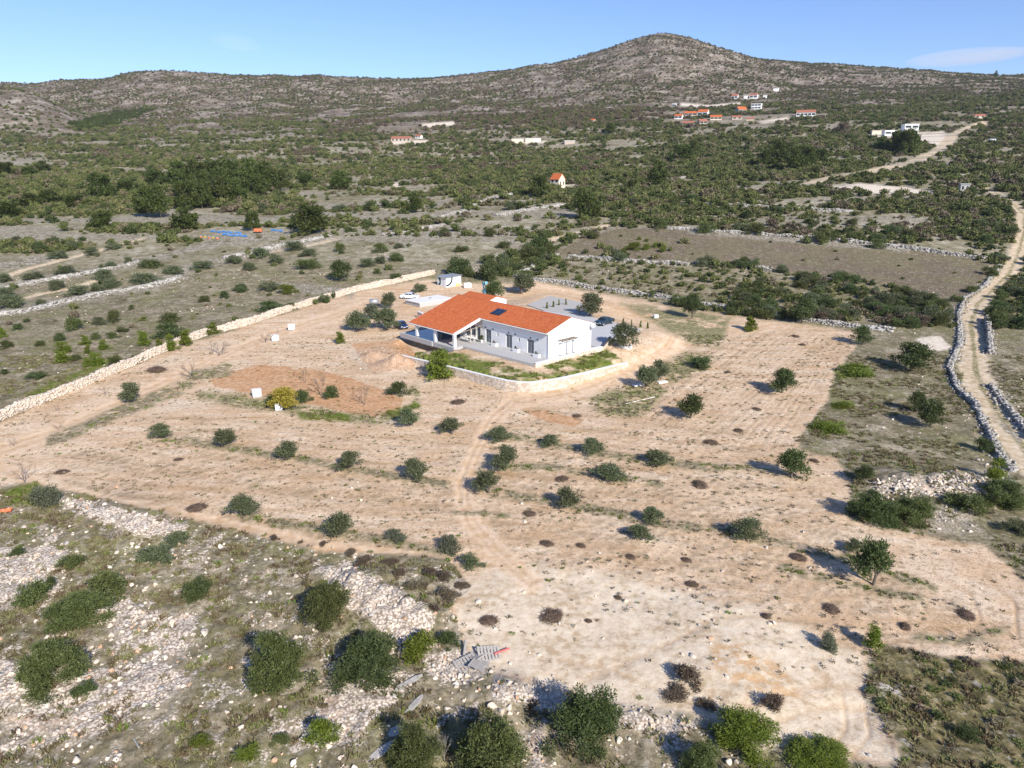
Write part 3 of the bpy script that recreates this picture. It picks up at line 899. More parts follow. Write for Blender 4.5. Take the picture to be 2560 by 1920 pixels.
PROTO = {}
def proto(kind, meshes):
    PROTO[kind] = meshes
for mname in ('olive', 'dark', 'grey_leaf', 'yellow'):
    proto('tree_' + mname, [(np_mesh("crown", *crown(100 + k, 3600, 0.026, (22, 26, 30, 20)[k], 0.88, 0.12, 0.33, (0.10, 0.18), core=False, rag=0.8), M[mname]), trunk_mesh("trunk", 200 + k)) for k in range(4)])
for mname in ('green', 'dark', 'bright', 'brownbush', 'grey_leaf', 'olive'):
    proto('shrub_' + mname, [np_mesh("shrub", *crown(300 + 7 * k, 3000, 0.025, 26, 0.66, 0.0, 0.38, (0.08, 0.17), core=False, rag=0.75), M[mname]) for k in range(4)])
for mname in ('green', 'dark', 'bright'):
    proto('big_' + mname, [np_mesh("shrub", *crown(500 + 11 * k, 17000, 0.0135, 70, 0.80, 0.0, 0.40, (0.06, 0.14), core=False, rag=0.8), M[mname]) for k in range(3)])
proto('conifer', [np_mesh("crown", *crown(700 + k, 2400, 0.034, 30, 1.15, 0.0, 0.30, (0.11, 0.18), cone=0.6, rag=0.5), M['bright']) for k in range(3)])
proto('tree_pine', [(np_mesh("crown", *crown(800 + k, 2600, 0.032, 26, 0.96, 0.10, 0.36, (0.10, 0.17), rag=0.5), M['pine']), trunk_mesh("trunk", 820 + k, 0.7, 5, 0.03)) for k in range(4)])
proto('scrub', [np_mesh("scrub_clump", *crown(900 + k, 260, 0.07, 8, 0.60, 0.0, 0.36, (0.13, 0.23), rag=0.4), M['scrub']) for k in range(5)])

def bare_mesh(seed, mat, depth=4, n=3, spread=0.6, up=0.22):
    rnd = random.Random(seed)
    mb = MB()
    mb.tube((0, 0, -0.05), (0, 0, 0.16), 0.022, 0.018, 6, cap=False)
    for k in range(4):
        a = k * 1.57 + rnd.uniform(-.4, .4)
        branches(mb, Vector((0, 0, 0.15)), Vector((math.cos(a) * 0.6, math.sin(a) * 0.6, 0.85)).normalized(), 0.27, 0.011, depth - 1, rnd, spread, n, up)
    return mb.mesh("bare_branches", mat)
proto('bare', [bare_mesh(40 + k, M['twig']) for k in range(3)] + [bare_mesh(50, M['greytwig'])])

def brush_mesh(seed, mat):
    """A flat heap of cut twigs on a low tangle of finer ones."""
    r = np.random.default_rng(seed)
    n = 420
    a = r.uniform(0, 2 * math.pi, n)
    rad = 0.46 * np.sqrt(r.uniform(0, 1, n))
    C = np.stack([rad * np.cos(a), rad * np.sin(a) * 0.8, 0.02 + (0.30 * (1 - (rad / 0.5) ** 2)) * r.uniform(0.1, 1, n)], 1)
    d = unit(r.normal(size=(n, 3)) * np.array([1, 1, 0.35]))
    L = r.uniform(0.05, 0.20, (n, 1))
    w = unit(np.cross(d, r.normal(size=(n, 3)))) * 0.008
    V = np.stack([C - d * L - w, C - d * L + w, C + d * L + w * 0.5, C + d * L - w * 0.5], 1).reshape(-1, 3)
    F = np.arange(4 * n).reshape(n, 4)
    F3 = np.concatenate([F[:, [0, 1, 2]], F[:, [0, 2, 3]]])
    q = ICO2[0] * np.array([0.38, 0.30, 0.16]) * (1 + 0.35 * r.uniform(-1, 1, (len(ICO2[0]), 1)))
    q[:, 2] = np.maximum(q[:, 2], -0.02)
    return np_mesh("brush_heap", np.concatenate([V, q]), np.concatenate([F3, ICO2[1] + len(V)]), mat)
M['brush'] = plain("cut_brush", (0.125, 0.086, 0.062), 0.95, 0.35, 9)
proto('brush', [brush_mesh(60 + k, M['brush']) for k in range(3)])

def rock_mesh(seed, mat, name="stone"):
    r = np.random.default_rng(seed)
    V = ICO2[0].copy()
    for _ in range(9):                                    # chip flat faces off a lump
        n = unit(r.normal(size=3))
        k = r.uniform(0.45, 0.85)
        dd = V @ n
        V = V - np.maximum(dd - k, 0)[:, None] * n
    V = V * np.array([1, r.uniform(0.6, 1), r.uniform(0.5, 0.8)])
    return np_mesh(name, V * 0.55, ICO2[1], mat)
ROCKS = {k: [rock_mesh(70 + i, M[k]) for i in range(4)] for k in ('rock', 'greyrock', 'creamrock', 'redrock')}

def tuft_mesh(seed, mat, n=26, h=0.5):
    r = np.random.default_rng(seed)
    a = r.uniform(0, 2 * math.pi, n)
    rad = 0.4 * np.sqrt(r.uniform(0, 1, n))
    B = np.stack([rad * np.cos(a), rad * np.sin(a), np.zeros(n)], 1)
    d = unit(np.stack([np.cos(a) * 0.6, np.sin(a) * 0.6, np.full(n, 1.0)], 1) + 0.5 * r.normal(size=(n, 3)) * np.array([1, 1, 0.2]))
    w = unit(np.cross(d, r.normal(size=(n, 3)))) * 0.085
    H = h * r.uniform(0.5, 1.1, (n, 1))
    V = np.stack([B - w, B + w, B + d * H], 1).reshape(-1, 3)
    return np_mesh("tuft", V, np.arange(3 * n).reshape(n, 3), mat)
TUFT = [tuft_mesh(80 + k, M['tuft']) for k in range(3)]
WEED = [tuft_mesh(90 + k, M['weed'], 16, 0.45) for k in range(3)]
GWEED = [tuft_mesh(95 + k, M['greenweed'], 24, 0.5) for k in range(2)]
ground = build_ground()

# ---------------------------------------------------------------- masses nobody could count
def scatter(name, meshes, P, scale, rz, kind, tilt=0.0, zs=None):
    holder = bpy.data.collections.new(name + "_shapes")
    for i, m in enumerate(meshes):
        o = bpy.data.objects.new("%s_shape_%02d" % (name, i), m)
        holder.objects.link(o)
    n = len(P)
    me = bpy.data.meshes.new(name)
    me.vertices.add(n)
    me.vertices.foreach_set("co", np.ascontiguousarray(P, np.float32).ravel())
    zs = np.ones(n) if zs is None else zs
    sc = np.stack([scale, scale * rng.uniform(0.8, 1.15, n), scale * zs], 1)
    ro = np.stack([rng.uniform(-tilt, tilt, n), rng.uniform(-tilt, tilt, n), rz], 1)
    for nm, val in (("scl", sc), ("rot", ro)):
        me.attributes.new(nm, 'FLOAT_VECTOR', 'POINT').data.foreach_set("vector", np.ascontiguousarray(val, np.float32).ravel())
    me.attributes.new("kindex", 'INT', 'POINT').data.foreach_set("value", np.ascontiguousarray(kind, np.int32))
    ob = bpy.data.objects.new(name, me)
    COL.objects.link(ob)
    ob['kind'] = 'stuff'
    g = bpy.data.node_groups.new(name, 'GeometryNodeTree')
    g.interface.new_socket("Geometry", in_out='INPUT', socket_type='NodeSocketGeometry')
    g.interface.new_socket("Geometry", in_out='OUTPUT', socket_type='NodeSocketGeometry')
    gi, go = g.nodes.new("NodeGroupInput"), g.nodes.new("NodeGroupOutput")
    ci = g.nodes.new("GeometryNodeCollectionInfo")
    ci.inputs["Collection"].default_value = holder
    ci.inputs["Separate Children"].default_value = True
    ci.inputs["Reset Children"].default_value = True
    ip = g.nodes.new("GeometryNodeInstanceOnPoints")
    ip.inputs["Pick Instance"].default_value = True
    def na(nm, typ):
        a = g.nodes.new("GeometryNodeInputNamedAttribute")
        a.data_type = typ
        a.inputs["Name"].default_value = nm
        return a.outputs["Attribute"]
    L = g.links.new
    L(gi.outputs[0], ip.inputs["Points"])
    L(ci.outputs[0], ip.inputs["Instance"])
    L(na("kindex", 'INT'), ip.inputs["Instance Index"])
    e2r = g.nodes.new("FunctionNodeEulerToRotation")
    L(na("rot", 'FLOAT_VECTOR'), e2r.inputs[0])
    L(e2r.outputs[0], ip.inputs["Rotation"])
    L(na("scl", 'FLOAT_VECTOR'), ip.inputs["Scale"])
    L(ip.outputs[0], go.inputs[0])
    md = ob.modifiers.new("instances", 'NODES')
    md.node_group = g
    return ob

def cells(y0, y1, cell, ratio=0.80):
    """Jittered candidates over the fan of land in front of the camera."""
    out = []
    ys = np.arange(y0, y1, cell)
    for y in ys:
        w = ratio * (y + 25)
        xs = np.arange(-w, w, cell)
        out.append(np.stack([xs + rng.uniform(-.5, .5, len(xs)) * cell, y + rng.uniform(-.5, .5, len(xs)) * cell], 1))
    c = np.concatenate(out)
    x, y = c[:, 0], c[:, 1]
    z = T(x, y)
    X, Y = to_survey(x, y, z)
    return x, y, z, X, Y

OPEN = [(-80, 565), (300, 528), (440, 528), (520, 515), (690, 520), (760, 512), (900, 515), (1110, 512), (1070, 560), (1000, 590), (940, 600), (600, 690), (0, 915), (-80, 930)]
LOWSCRUB = [(1150, 600), (1240, 556), (1330, 566), (1570, 580), (1690, 590), (1600, 640), (1560, 676), (1400, 650), (1240, 622)]
THICK = [(1570, 640), (1640, 595), (1800, 590), (1900, 615), (2030, 650), (2060, 690), (2030, 715), (1860, 708), (1700, 690), (1560, 672)]
PURPLE = [(700, 268), (900, 240), (1150, 230), (1400, 235), (1560, 225), (1480, 262), (1200, 275), (900, 290), (700, 290)]
BARE_L = [(-80, 185), (60, 200), (150, 240), (165, 270), (130, 290), (-80, 290)]
WOOD_L = [(150, 268), (250, 240), (340, 235), (240, 275), (170, 285)]

def scrub_points():
    res = []
    for (y0, y1, cell, smin, smax) in ((140, 300, 1.6, 1.1, 4.2), (300, 520, 1.9, 1.4, 5.2), (520, 900, 2.8, 1.9, 6.0), (900, 1540, 3.9, 1.9, 4.6)):
        x, y, z, X, Y = cells(y0, y1, cell)
        m = masks(x, y, z)
        band = fbm(x / 34 + 3, y / 7.5, 51, 3)
        patch = fbm(x / 60, y / 60, 52, 3)
        d = 0.05 + 4.6 * np.clip(band - 0.44, 0, 1) + 1.2 * (patch - 0.48)
        d = np.where(y > 700, 0.32 + 3.0 * (fbm(x / 60, y / 34, 53, 4) - 0.47), d)
        d = np.where(Y < 215, np.clip(d * 0.9, 0.2, 0.7), d)
        d = np.where((X > 1500) & (Y > 185) & (Y < 620), np.clip(d + 0.13, 0.05, 0.95), d)
        d = np.where((X > 700) & (X < 1600) & (Y > 255) & (Y < 480), np.clip(d + 0.07, 0.03, 0.95), d)
        d = np.where(inside(X, Y, OPEN), 0.025, d)
        d = np.where(inside(X, Y, LOWSCRUB), 0.34, d)
        d = np.where(inside(X, Y, THICK), np.clip(0.25 + 4.0 * (fbm(x / 9, y / 6, 59, 3) - 0.42), 0.15, 0.95), d)
        d = np.where(inside(X, Y, BARE_L), 0.13, d)
        d = np.where(inside(X, Y, WOOD_L), 0.9, d)
        d = np.where(inside(X, Y, FIELD) | (Y > 760), 0.0, d)
        d = np.maximum(d * (1 - m['lavender']), 0.010 * m['lavender']) * (1 - sstep(0.05, 0.3, m['road'])) * (1 - sstep(0.1, 0.5, m['pale'])) * (1 - 0.85 * m['grey'])
        u, v = to_house(x, y)
        d = np.where((u > -60) & (u < 12) & (v > -20) & (v < 48) & (y < 190), 0, d)
        for (bx, by, br) in CLEAR:
            d = np.where((x - bx) ** 2 + (y - by) ** 2 < br * br, 0, d)
        right_of_road = (X > 2130) & (Y > 600) & (Y < 760)
        d = np.where(right_of_road, 0.55 * (1 - m['road']), d)
        k = rng.uniform(0, 1, len(x)) < d
        s = smin + (smax - smin) * rng.uniform(0, 1, len(x)) ** 2.4
        s = np.where(inside(X, Y, LOWSCRUB) | inside(X, Y, OPEN), s * 0.62, s)
        kd = rng.integers(0, 5, len(x))
        pur = inside(X, Y, PURPLE) | (fbm(x / 25, y / 25, 57, 2) > np.where(y > 900, 0.46, 0.74))
        kd = np.where(pur & (rng.uniform(0, 1, len(x)) < 0.5), 5 + rng.integers(0, 2, len(x)), kd)
        kd = np.where(inside(X, Y, WOOD_L), 7, kd)
        res.append(np.stack([x, y, z, s, kd, X, Y], 1)[k])
    return np.concatenate(res)

CLEAR = []
def clear(px, py, r):
    p = at(px, py)
    CLEAR.append((p[0], p[1], r))
for c_ in [(490, 505, 13), (560, 502, 8), (600, 498, 5), (1205, 402, 9), (1940, 292, 16), (2000, 295, 12), (1742, 252, 22), (2085, 414, 6), (2144, 308, 8), (870, 305, 18), (1160, 306, 18), (1230, 310, 10),
           (1490, 252, 22), (1545, 262, 22), (1600, 255, 22), (1640, 238, 22), (1620, 215, 26), (1677, 197, 14), (1457, 233, 14), (2117, 256, 12), (1468, 262, 16), (900, 299, 10)]:
    clear(*c_)

SCR = scrub_points()
# the largest in view stand as bushes of their own, the rest reads as one mass
size_px = SCR[:, 3] / np.maximum(SCR[:, 1], 1)
vis = (SCR[:, 5] > -5) & (SCR[:, 5] < 2217) & (SCR[:, 6] > 420)
order = np.argsort(-np.where(vis, size_px, 0))
solo, rest = SCR[order[:200]], SCR[order[200:]]
brown_clump = [np_mesh("scrub_clump", *crown(950 + k, 190, 0.085, 6, 0.62, 0.0, 0.32, (0.17, 0.27), rag=0.3), M['brownbush']) for k in range(2)]
pine_clump = [np_mesh("scrub_clump", *crown(960, 190, 0.085, 6, 0.8, 0.0, 0.32, (0.17, 0.27), rag=0.3), M['pine'])]
scatter("maquis_scrub", PROTO['scrub'] + brown_clump + pine_clump, rest[:, :3] - np.array([0, 0, 0.1]), rest[:, 3], rng.uniform(0, 6.28, len(rest)), rest[:, 4], 0.0, rng.uniform(0.75, 1.15, len(rest)))
print("scrub", len(SCR))

def pick(name, x, y, z, d, k=1.0):
    keep = rng.uniform(0, 1, len(x)) < d * k
    return np.stack([x, y, z], 1)[keep], keep

# loose stones of the karst, smaller than could be picked apart
x, y, z, X, Y = cells(24, 72, 0.40, 0.85)
m = masks(x, y, z)
d = m['karst'] * np.clip((fbm(x / 2.2, y / 2.2, 61, 4) - 0.48) * 4.0, 0.012, 0.42) + m['rubble'] * 0.8
d = np.where((m['field'] > 0.5) & (m['rubble'] < 0.2), 0.006 + 0.02 * m['pale'], d)
P_, kp = pick("s", x, y, z, d)
P_[:, 2] += 0.02
n = len(P_)
scatter("loose_stones", ROCKS['rock'] + ROCKS['creamrock'][:3] + ROCKS['greyrock'][:1] + ROCKS['redrock'][:1], P_, 0.10 + 0.50 * rng.uniform(0, 1, n) ** np.where(m['rubble'][kp] > 0.4, 2.2, 3.2), rng.uniform(0, 6.28, n), rng.integers(0, 9, n), 0.6)
print("stones", n)
x, y, z, X, Y = cells(72, 200, 0.8, 0.85)
m = masks(x, y, z)
d = m['rubble'] * 0.75 * (Y > 700) + (1 - m['field']) * np.clip((fbm(x / 5, y / 5, 62, 4) - 0.56) * 2.0, 0, 0.2) * (y < 200) * (1 - m['road']) * (1 - m['maquis'])
u, v = to_house(x, y)
d = np.where((u > -33) & (u < 2) & (v > -5) & (v < 45), 0, d)
P_, kp = pick("s", x, y, z, d)
n = len(P_)
scatter("scattered_stones", ROCKS['rock'] + ROCKS['creamrock'][:2] + ROCKS['redrock'][:2], P_, 0.16 + 0.42 * rng.uniform(0, 1, n) ** 2.6, rng.uniform(0, 6.28, n), rng.integers(0, 8, n), 0.6)
print("stones2", n)
# dry grass and heath between the stones
x, y, z, X, Y = cells(24, 120, 0.42, 0.85)
m = masks(x, y, z)
gn = fbm(x / 2.2, y / 2.2, 61, 4)
d = m['karst'] * np.clip((0.62 - gn) * 3.4, 0, 0.7) * (1 - m['rubble']) + m['heath'] * 0.55 + (1 - m['field']) * (1 - m['karst']) * (1 - m['heath']) * (1 - m['road']) * 0.38 * (fbm(x / 4, y / 4, 63, 3) > 0.45)
P_, kp = pick("g", x, y, z, d)
n = len(P_)
scatter("dry_grass", TUFT + [GWEED[0]], P_, rng.uniform(0.3, 0.75, n), rng.uniform(0, 6.28, n), np.where(rng.uniform(0, 1, n) < 0.10, 3, rng.integers(0, 3, n)), 0.2)
print("grass", n)
# heath bushes of the lower right corner, knee high
hx, hy, hz, HX, HY = cells(30, 62, 0.85, 0.85)
mh = masks(hx, hy, hz)
dd = mh['heath'] * np.clip((fbm(hx / 2.6, hy / 2.6, 64, 3) - 0.42) * 3.0, 0, 0.6)
P_, kp = pick("h", hx, hy, hz, dd)
n = len(P_)
scatter("low_heath", [PROTO['scrub'][0], PROTO['scrub'][1], brown_clump[0], PROTO['shrub_green'][0]], P_, rng.uniform(0.4, 1.0, n), rng.uniform(0, 6.28, n), np.where(rng.uniform(0, 1, n) < 0.08, 3, np.where(rng.uniform(0, 1, n) < 0.12, 2, rng.integers(0, 2, n))), 0.1, rng.uniform(0.35, 0.65, n))
# small weeds in the cleared field, thicker along the furrows
x, y, z, X, Y = cells(36, 135, 0.5, 0.85)
m = masks(x, y, z)
ca, sa = math.cos(R(-14)), math.sin(R(-14))
fr = fbm((x * ca - y * sa) / 7, (x * sa + y * ca) / 0.9, 71, 3)
d = m['field'] * (np.clip((fr - 0.49) * 1.6, 0, 0.3) + 0.015 + 0.12 * m['furrow'] + 0.35 * m['strip'] + 0.35 * m['meadow']) * (1 - 0.92 * m['track']) * (1 - 0.1 * m['pale'])
u, v = to_house(x, y)
d = np.where((u > -33) & (u < 1.6) & (v > -7) & (v < 45), 0, d)
P_, kp = pick("w", x, y, z, d)
n = len(P_)
gk = (m['strip'] + m['meadow'])[kp]
scatter("field_weeds", WEED + GWEED, P_, rng.uniform(0.16, 0.5, n) * (1 + 0.5 * gk), rng.uniform(0, 6.28, n), np.where(rng.uniform(0, 1, n) < 0.08 + 0.25 * gk, 3 + rng.integers(0, 2, n), rng.integers(0, 3, n)), 0.2)
print("weeds", n)
# lush weeds of the bed below the terrace and the green patches
x, y, z, X, Y = cells(50, 175, 0.45, 0.85)
m = masks(x, y, z)
P_, kp = pick("b", x, y, z, m['grass'] * np.clip((fbm(x / 2, y / 2, 73, 3) - 0.40) * 3, 0, 0.6))
u, v = to_house(P_[:, 0], P_[:, 1])
P_ = P_[~((v > -4.4) & (u < 1.1) & (u > -16))]
n = len(P_)
scatter("green_weeds", GWEED + [TUFT[0]], P_, rng.uniform(0.4, 0.9, n), rng.uniform(0, 6.28, n), np.where(rng.uniform(0, 1, n) < 0.2, 2, rng.integers(0, 2, n)), 0.2)

# ---------------------------------------------------------------- plants as things
RATIO = {'tree': 0.92, 'shrub': 0.68, 'big': 0.82, 'conifer': 1.15, 'bare': 1.0, 'brush': 0.32, 'scrub': 0.64}
KK = {}
def plant(kind, px, py, w, h, label, cat=None, group=None, name=None):
    base = kind.split('_')[0]
    p = at(px, py)
    k = mpp(p)
    W = w * k
    dep = math.atan2(CAM_H - p[2], p[1])
    H = max((h * k - (0.30 if base in ('tree', 'conifer') else 0.5) * W * math.sin(dep)) / math.cos(dep), 0.22 * W)
    i = KK[kind] = KK.get(kind, -1) + 1
    L = PROTO[kind]
    if base in ('shrub', 'big', 'brush', 'scrub', 'conifer'):
        off = 0.34 * W
        q = p + np.array([p[0] / max(p[1], 1), 1.0, 0]) * off
        q[2] = float(T(np.array([q[0]]), np.array([q[1]]))[0]) - 0.03 * W
    else:
        q = p
    rz = random.uniform(0, 6.28)
    sc = (W, W, H / RATIO[base])
    me = L[i % len(L)]
    if base == 'tree':
        o = thing(name or 'olive_tree', label, cat or 'tree', q, rz, group, sc)
        link_mesh('crown', me[0], o)
        link_mesh('trunk', me[1], o)
    else:
        nm = name or {'bare': 'bare_tree', 'brush': 'brush_heap', 'conifer': 'young_conifer'}.get(base, 'bush')
        o = link_mesh(nm, me)
        o.location, o.rotation_euler, o.scale = q, (0, 0, rz), sc
        tag(o, label, cat or {'bare': 'tree', 'brush': 'brush pile', 'conifer': 'tree'}.get(base, 'bush'), group)
    return o

G_OL = "olive trees of the cleared field"
for (px, py, w, h, lab) in [
    (347, 946, 42, 33, "small round olive, leftmost of the front rows, on pale field soil"),
    (482, 966, 52, 42, "round olive between the leftmost olive and the row's third, shadow on its left"),
    (622, 991, 50, 42, "olive third from the left in the upper row, just right of a weedy strip"),
    (755, 1013, 52, 42, "olive fourth from the left in the upper row, below the red soil oval"),
    (898, 1036, 55, 50, "tall round olive at the right end of the upper row, beside the vertical track"),
    (976, 938, 46, 38, "olive left of the vertical track, nearest below the brown heap by the stone wall"),
    (882, 921, 44, 42, "olive at the lower right corner of the red soil oval"),
    (1076, 953, 50, 34, "low olive just right of the vertical track, uppermost beside it"),
    (1090, 1014, 62, 55, "largest olive of the three beside the vertical track, middle one"),
    (1055, 1065, 54, 52, "olive standing at the right edge of the vertical track, lowest of three"),
    (1225, 1096, 54, 47, "olive right of the track junction below a dark oval brush heap"),
    (1188, 964, 42, 28, "thin sparse olive below the small red soil rectangle"),
    (1279, 981, 48, 38, "bushy olive right of the thin sparse one, with weeds at its foot"),
    (1312, 1033, 68, 38, "wide low dark olive between two weedy strips mid field"),
    (1419, 1002, 60, 34, "flat wide olive at the right end of a weedy strip"),
    (1407, 1130, 46, 38, "upper of a close pair of small olives right of centre"),
    (1383, 1163, 54, 34, "lower, darker olive of a close pair right of centre"),
    (522, 1113, 62, 50, "round olive above the lower left path beside a weedy strip"),
    (735, 1156, 62, 54, "full round olive just above the lower left path"),
    (1612, 1163, 62, 48, "broad olive with a long shadow on the right part of the field"),
    (1842, 1190, 42, 28, "pale small olive behind the tall leaning tree at right"),
    (1390, 838, 48, 50, "left olive of a pair standing above a white slab by the driveway"),
    (1421, 822, 40, 46, "right olive of a pair standing above a white slab by the driveway"),
    (1345, 750, 58, 54, "round olive inside a white ring planter beside the parking"),
    (1275, 684, 52, 52, "spreading olive with visible branches behind the paved parking"),
    (1127, 635, 54, 46, "dark dense olive on a stout trunk behind the house roof"),
    (774, 716, 52, 46, "leftmost olive of the pair by the pool end of the house"),
    (836, 713, 52, 50, "dark olive next to the blue car by the pool end of the house"),
    (282, 868, 46, 44, "olive alone between the long stone wall and the weedy strip"),
    (844, 665, 34, 34, "small olive left of the white cistern")]:
    plant('tree_olive', px, py, w, h, lab, 'olive tree', G_OL)
for (px, py, w, h, lab) in [
    (1710, 1033, 62, 68, "dark leaning tree on the right with a long shadow to its left"),
    (1886, 1262, 74, 98, "tallest dark tree of the lower right field with a long shadow"),
    (1492, 903, 56, 56, "dark round tree with a black shadow in the upper right field"),
    (1690, 849, 58, 56, "umbrella shaped tree on a small grassy island in the upper right field"),
    (1968, 799, 78, 62, "big dark round tree near the roadside wall"),
    (1620, 718, 0, 0, None),
    (1495, 688, 40, 56, "slim dark tree at the corner of the grassy plot behind the driveway"),
    (1732, 698, 44, 56, "dark tree on a thick trunk against the far field wall"),
    (1860, 744, 40, 42, "small thin tree at the top right corner of the cleared field"),
    (1980, 890, 40, 46, "smaller dark tree of the pair in the meadow below the big round tree"),
    (2010, 920, 58, 60, "larger greener tree of the pair in the meadow below the big round tree"),
    (1866, 1037, 42, 36, "small tree just above the pile of white boulders"),
    (735, 606, 46, 44, "lone spreading tree in the open scrub beyond the long stone wall"),
    (1067, 646, 40, 40, "dark tree against the back of the house roof beside the blue machine")]:
    if lab:
        plant('tree_dark', px, py, w, h, lab, 'tree', None, 'dark_tree')
plant('tree_grey_leaf', 806, 690, 40, 34, "grey sparse tree behind the two olives by the pool", 'tree', None, 'grey_tree')
plant('tree_yellow', 615, 884, 56, 50, "yellow leaved small tree beside the red soil oval", 'tree', None, 'yellow_tree')
plant('conifer', 945, 826, 54, 66, "bright green cone shaped young conifer in front of the house bed", name='young_conifer')
plant('conifer', 736, 744, 19, 26, "tiny bright green conifer on the sandy drive left of the pool")
plant('conifer', 1622, 716, 34, 32, "small bright green bush shaped tree at the top of the right field")
plant('conifer', 2153, 1042, 46, 48, "bright green young pine at the end of the white boulder pile")
plant('conifer', 1886, 1409, 38, 48, "small bright green tree at the corner of the heath, shadow to its left")
for (px, py, w, h, kind, lab) in [
    (853, 1175, 50, 30, 'shrub_grey_leaf', "sparse grey bush on the strip above the lower left path"),
    (970, 1198, 54, 42, 'shrub_grey_leaf', "tall grey bush above the dark heather at the path's end"),
    (1515, 798, 52, 30, 'shrub_dark', "low dark bush beside the grassy patch in the upper right field"),
    (862, 858, 42, 36, 'shrub_dark', "dark bush left of the cone shaped conifer"),
    (715, 864, 36, 32, 'shrub_dark', "dark round bush on the red soil beside a bare tree"),
    (655, 872, 34, 32, 'shrub_dark', "dark round bush just right of the yellow tree"),
    (590, 880, 34, 28, 'shrub_dark', "very dark bush just left of the yellow tree"),
    (1786, 1409, 40, 42, 'shrub_grey_leaf', "grey green bush left of the small bright tree by the heath"),
    (710, 1364, 98, 100, 'big_green', "tall dense evergreen bush beside the pale rubble heap, black shadow on its left"),
    (615, 1506, 112, 134, 'big_green', "largest evergreen bush of the rocky lower left with a stem showing below"),
    (800, 1492, 140, 114, 'big_dark', "wide rounded evergreen bush left of the small bright bush by the pallets"),
    (911, 1434, 80, 66, 'shrub_bright', "yellow green bush between the wide evergreen and the pallets"),
    (970, 1404, 50, 42, 'shrub_dark', "small blue green bush just above the grey pallets"),
    (430, 1301, 58, 54, 'shrub_dark', "round blue green bush alone on pale stones at lower left"),
    (345, 1224, 70, 52, 'shrub_olive', "brownish green bush below the white stone heap at lower left"),
    (383, 1183, 52, 36, 'shrub_olive', "smaller brownish bush touching the lower end of the white stone heap"),
    (72, 1313, 72, 54, 'shrub_green', "spiky green bush near the left edge above the two broad ones"),
    (112, 1276, 24, 30, 'shrub_dark', "narrow dark bush attached behind the spiky bush at the left edge"),
    (178, 1362, 130, 84, 'big_green', "broad sprawling scrub bush at lower left, front half of a pair"),
    (240, 1302, 84, 70, 'shrub_green', "sprawling scrub bush at lower left, back half of a pair"),
    (124, 1506, 132, 108, 'big_green', "big dome shaped bush nearest the lower left corner"),
    (186, 1509, 46, 36, 'shrub_dark', "small dark green bush at the foot of the big dome bush"),
    (98, 1102, 58, 56, 'shrub_grey_leaf', "blue green bush by the left edge beside the orange plastic"),
    (155, 1232, 46, 34, 'shrub_green', "low dark green bush amid white stones below the left path"),
    (42, 1205, 30, 24, 'shrub_dark', "tiny dark bush by the left edge amid white stones"),
    (696, 1616, 66, 58, 'shrub_bright', "bright green bush low in the foreground with a dark shadow at left"),
    (440, 1620, 46, 30, 'shrub_bright', "small bright green tuft like bush near the bottom edge"),
    (532, 1652, 54, 38, 'shrub_bright', "bright green bush half way between two others at the bottom edge"),
    (610, 1615, 40, 26, 'shrub_green', "low green bush beneath the largest evergreen of the lower left"),
    (905, 1690, 110, 110, 'big_green', "evergreen bush at the bottom edge left of the bare grey tree"),
    (1065, 1712, 170, 150, 'big_green', "broad evergreen bush at the bottom edge right of the bare grey tree"),
    (1262, 1640, 148, 140, 'big_dark', "biggest dark evergreen in the foreground below the sandy yard"),
    (1605, 1640, 128, 96, 'big_bright', "bright leafy bush at the yard's bottom edge, right of the dark bushes"),
    (1512, 1692, 80, 80, 'big_green', "dark bush at the bottom edge left of the bright leafy bush"),
    (1760, 1690, 140, 76, 'big_bright', "low bright bush on the bottom edge below the yard's last bank"),
    (2088, 1604, 50, 32, 'shrub_dark', "dark round bush alone in the heath at lower right"),
    (2122, 978, 40, 34, 'shrub_dark', "dark bush leaning on the roadside boulders"),
    (1882, 1140, 96, 80, 'big_dark', "left of three dark bushes below the white boulders"),
    (1962, 1140, 92, 72, 'big_green', "middle of three dark bushes below the white boulders"),
    (2085, 1112, 76, 50, 'shrub_green', "green bush right of the three below the white boulders"),
    (2160, 1100, 100, 66, 'big_green', "green bush by the right edge below the bright young pine"),
    (2195, 1160, 60, 40, 'shrub_olive', "olive green bush at the right edge under the roadside heap"),
    (1842, 812, 80, 20, 'shrub_bright', "long low bright green patch bush in the right meadow"),
    (1820, 884, 44, 18, 'shrub_bright', "small bright green mound bush in the right meadow"),
    (1790, 938, 66, 28, 'shrub_bright', "bright green mound bush at the edge of the cleared field"),
    (1018, 1230, 50, 36, 'shrub_olive', "brown green bush at the end of the lower left path")]:
    plant(kind, px, py, w, h, lab)
for i, (px, py, w, h, kind) in enumerate([(760, 1203, 28, 18, 'n'), (788, 1220, 40, 22, 'n'), (841, 1224, 34, 20, 'n'), (866, 1250, 32, 22, 'n'), (896, 1278, 40, 24, 'n'), (929, 1247, 32, 22, 'n'), (962, 1258, 34, 24, 'n'), (967, 1300, 46, 34, 'n'),
                                   (938, 1325, 24, 20, 'n'), (995, 1274, 30, 16, 'n'), (914, 1274, 24, 18, 'n'), (594, 1168, 20, 14, 'n'), (700, 1180, 18, 12, 'n')]):
    plant('shrub_brownbush', px, py, w, h, "dark brown heather bush between the lower left path and the pale rubble heap", group="heather bushes by the pale rubble", name='heather_bush')
for (px, py, w, h, lab) in [(1485, 1488, 66, 48, "large dark brown dry bush on the pale yard at lower right"), (1664, 1542, 46, 42, "brown dry bush near the bottom of the pale yard"), (1452, 1518, 62, 28, "flat brown dry bush below the large one on the pale yard"),
                            (1527, 1534, 38, 24, "small brown dry bush right of the flat one on the pale yard")]:
    plant('shrub_brownbush', px, py, w, h, lab, name='dry_bush')

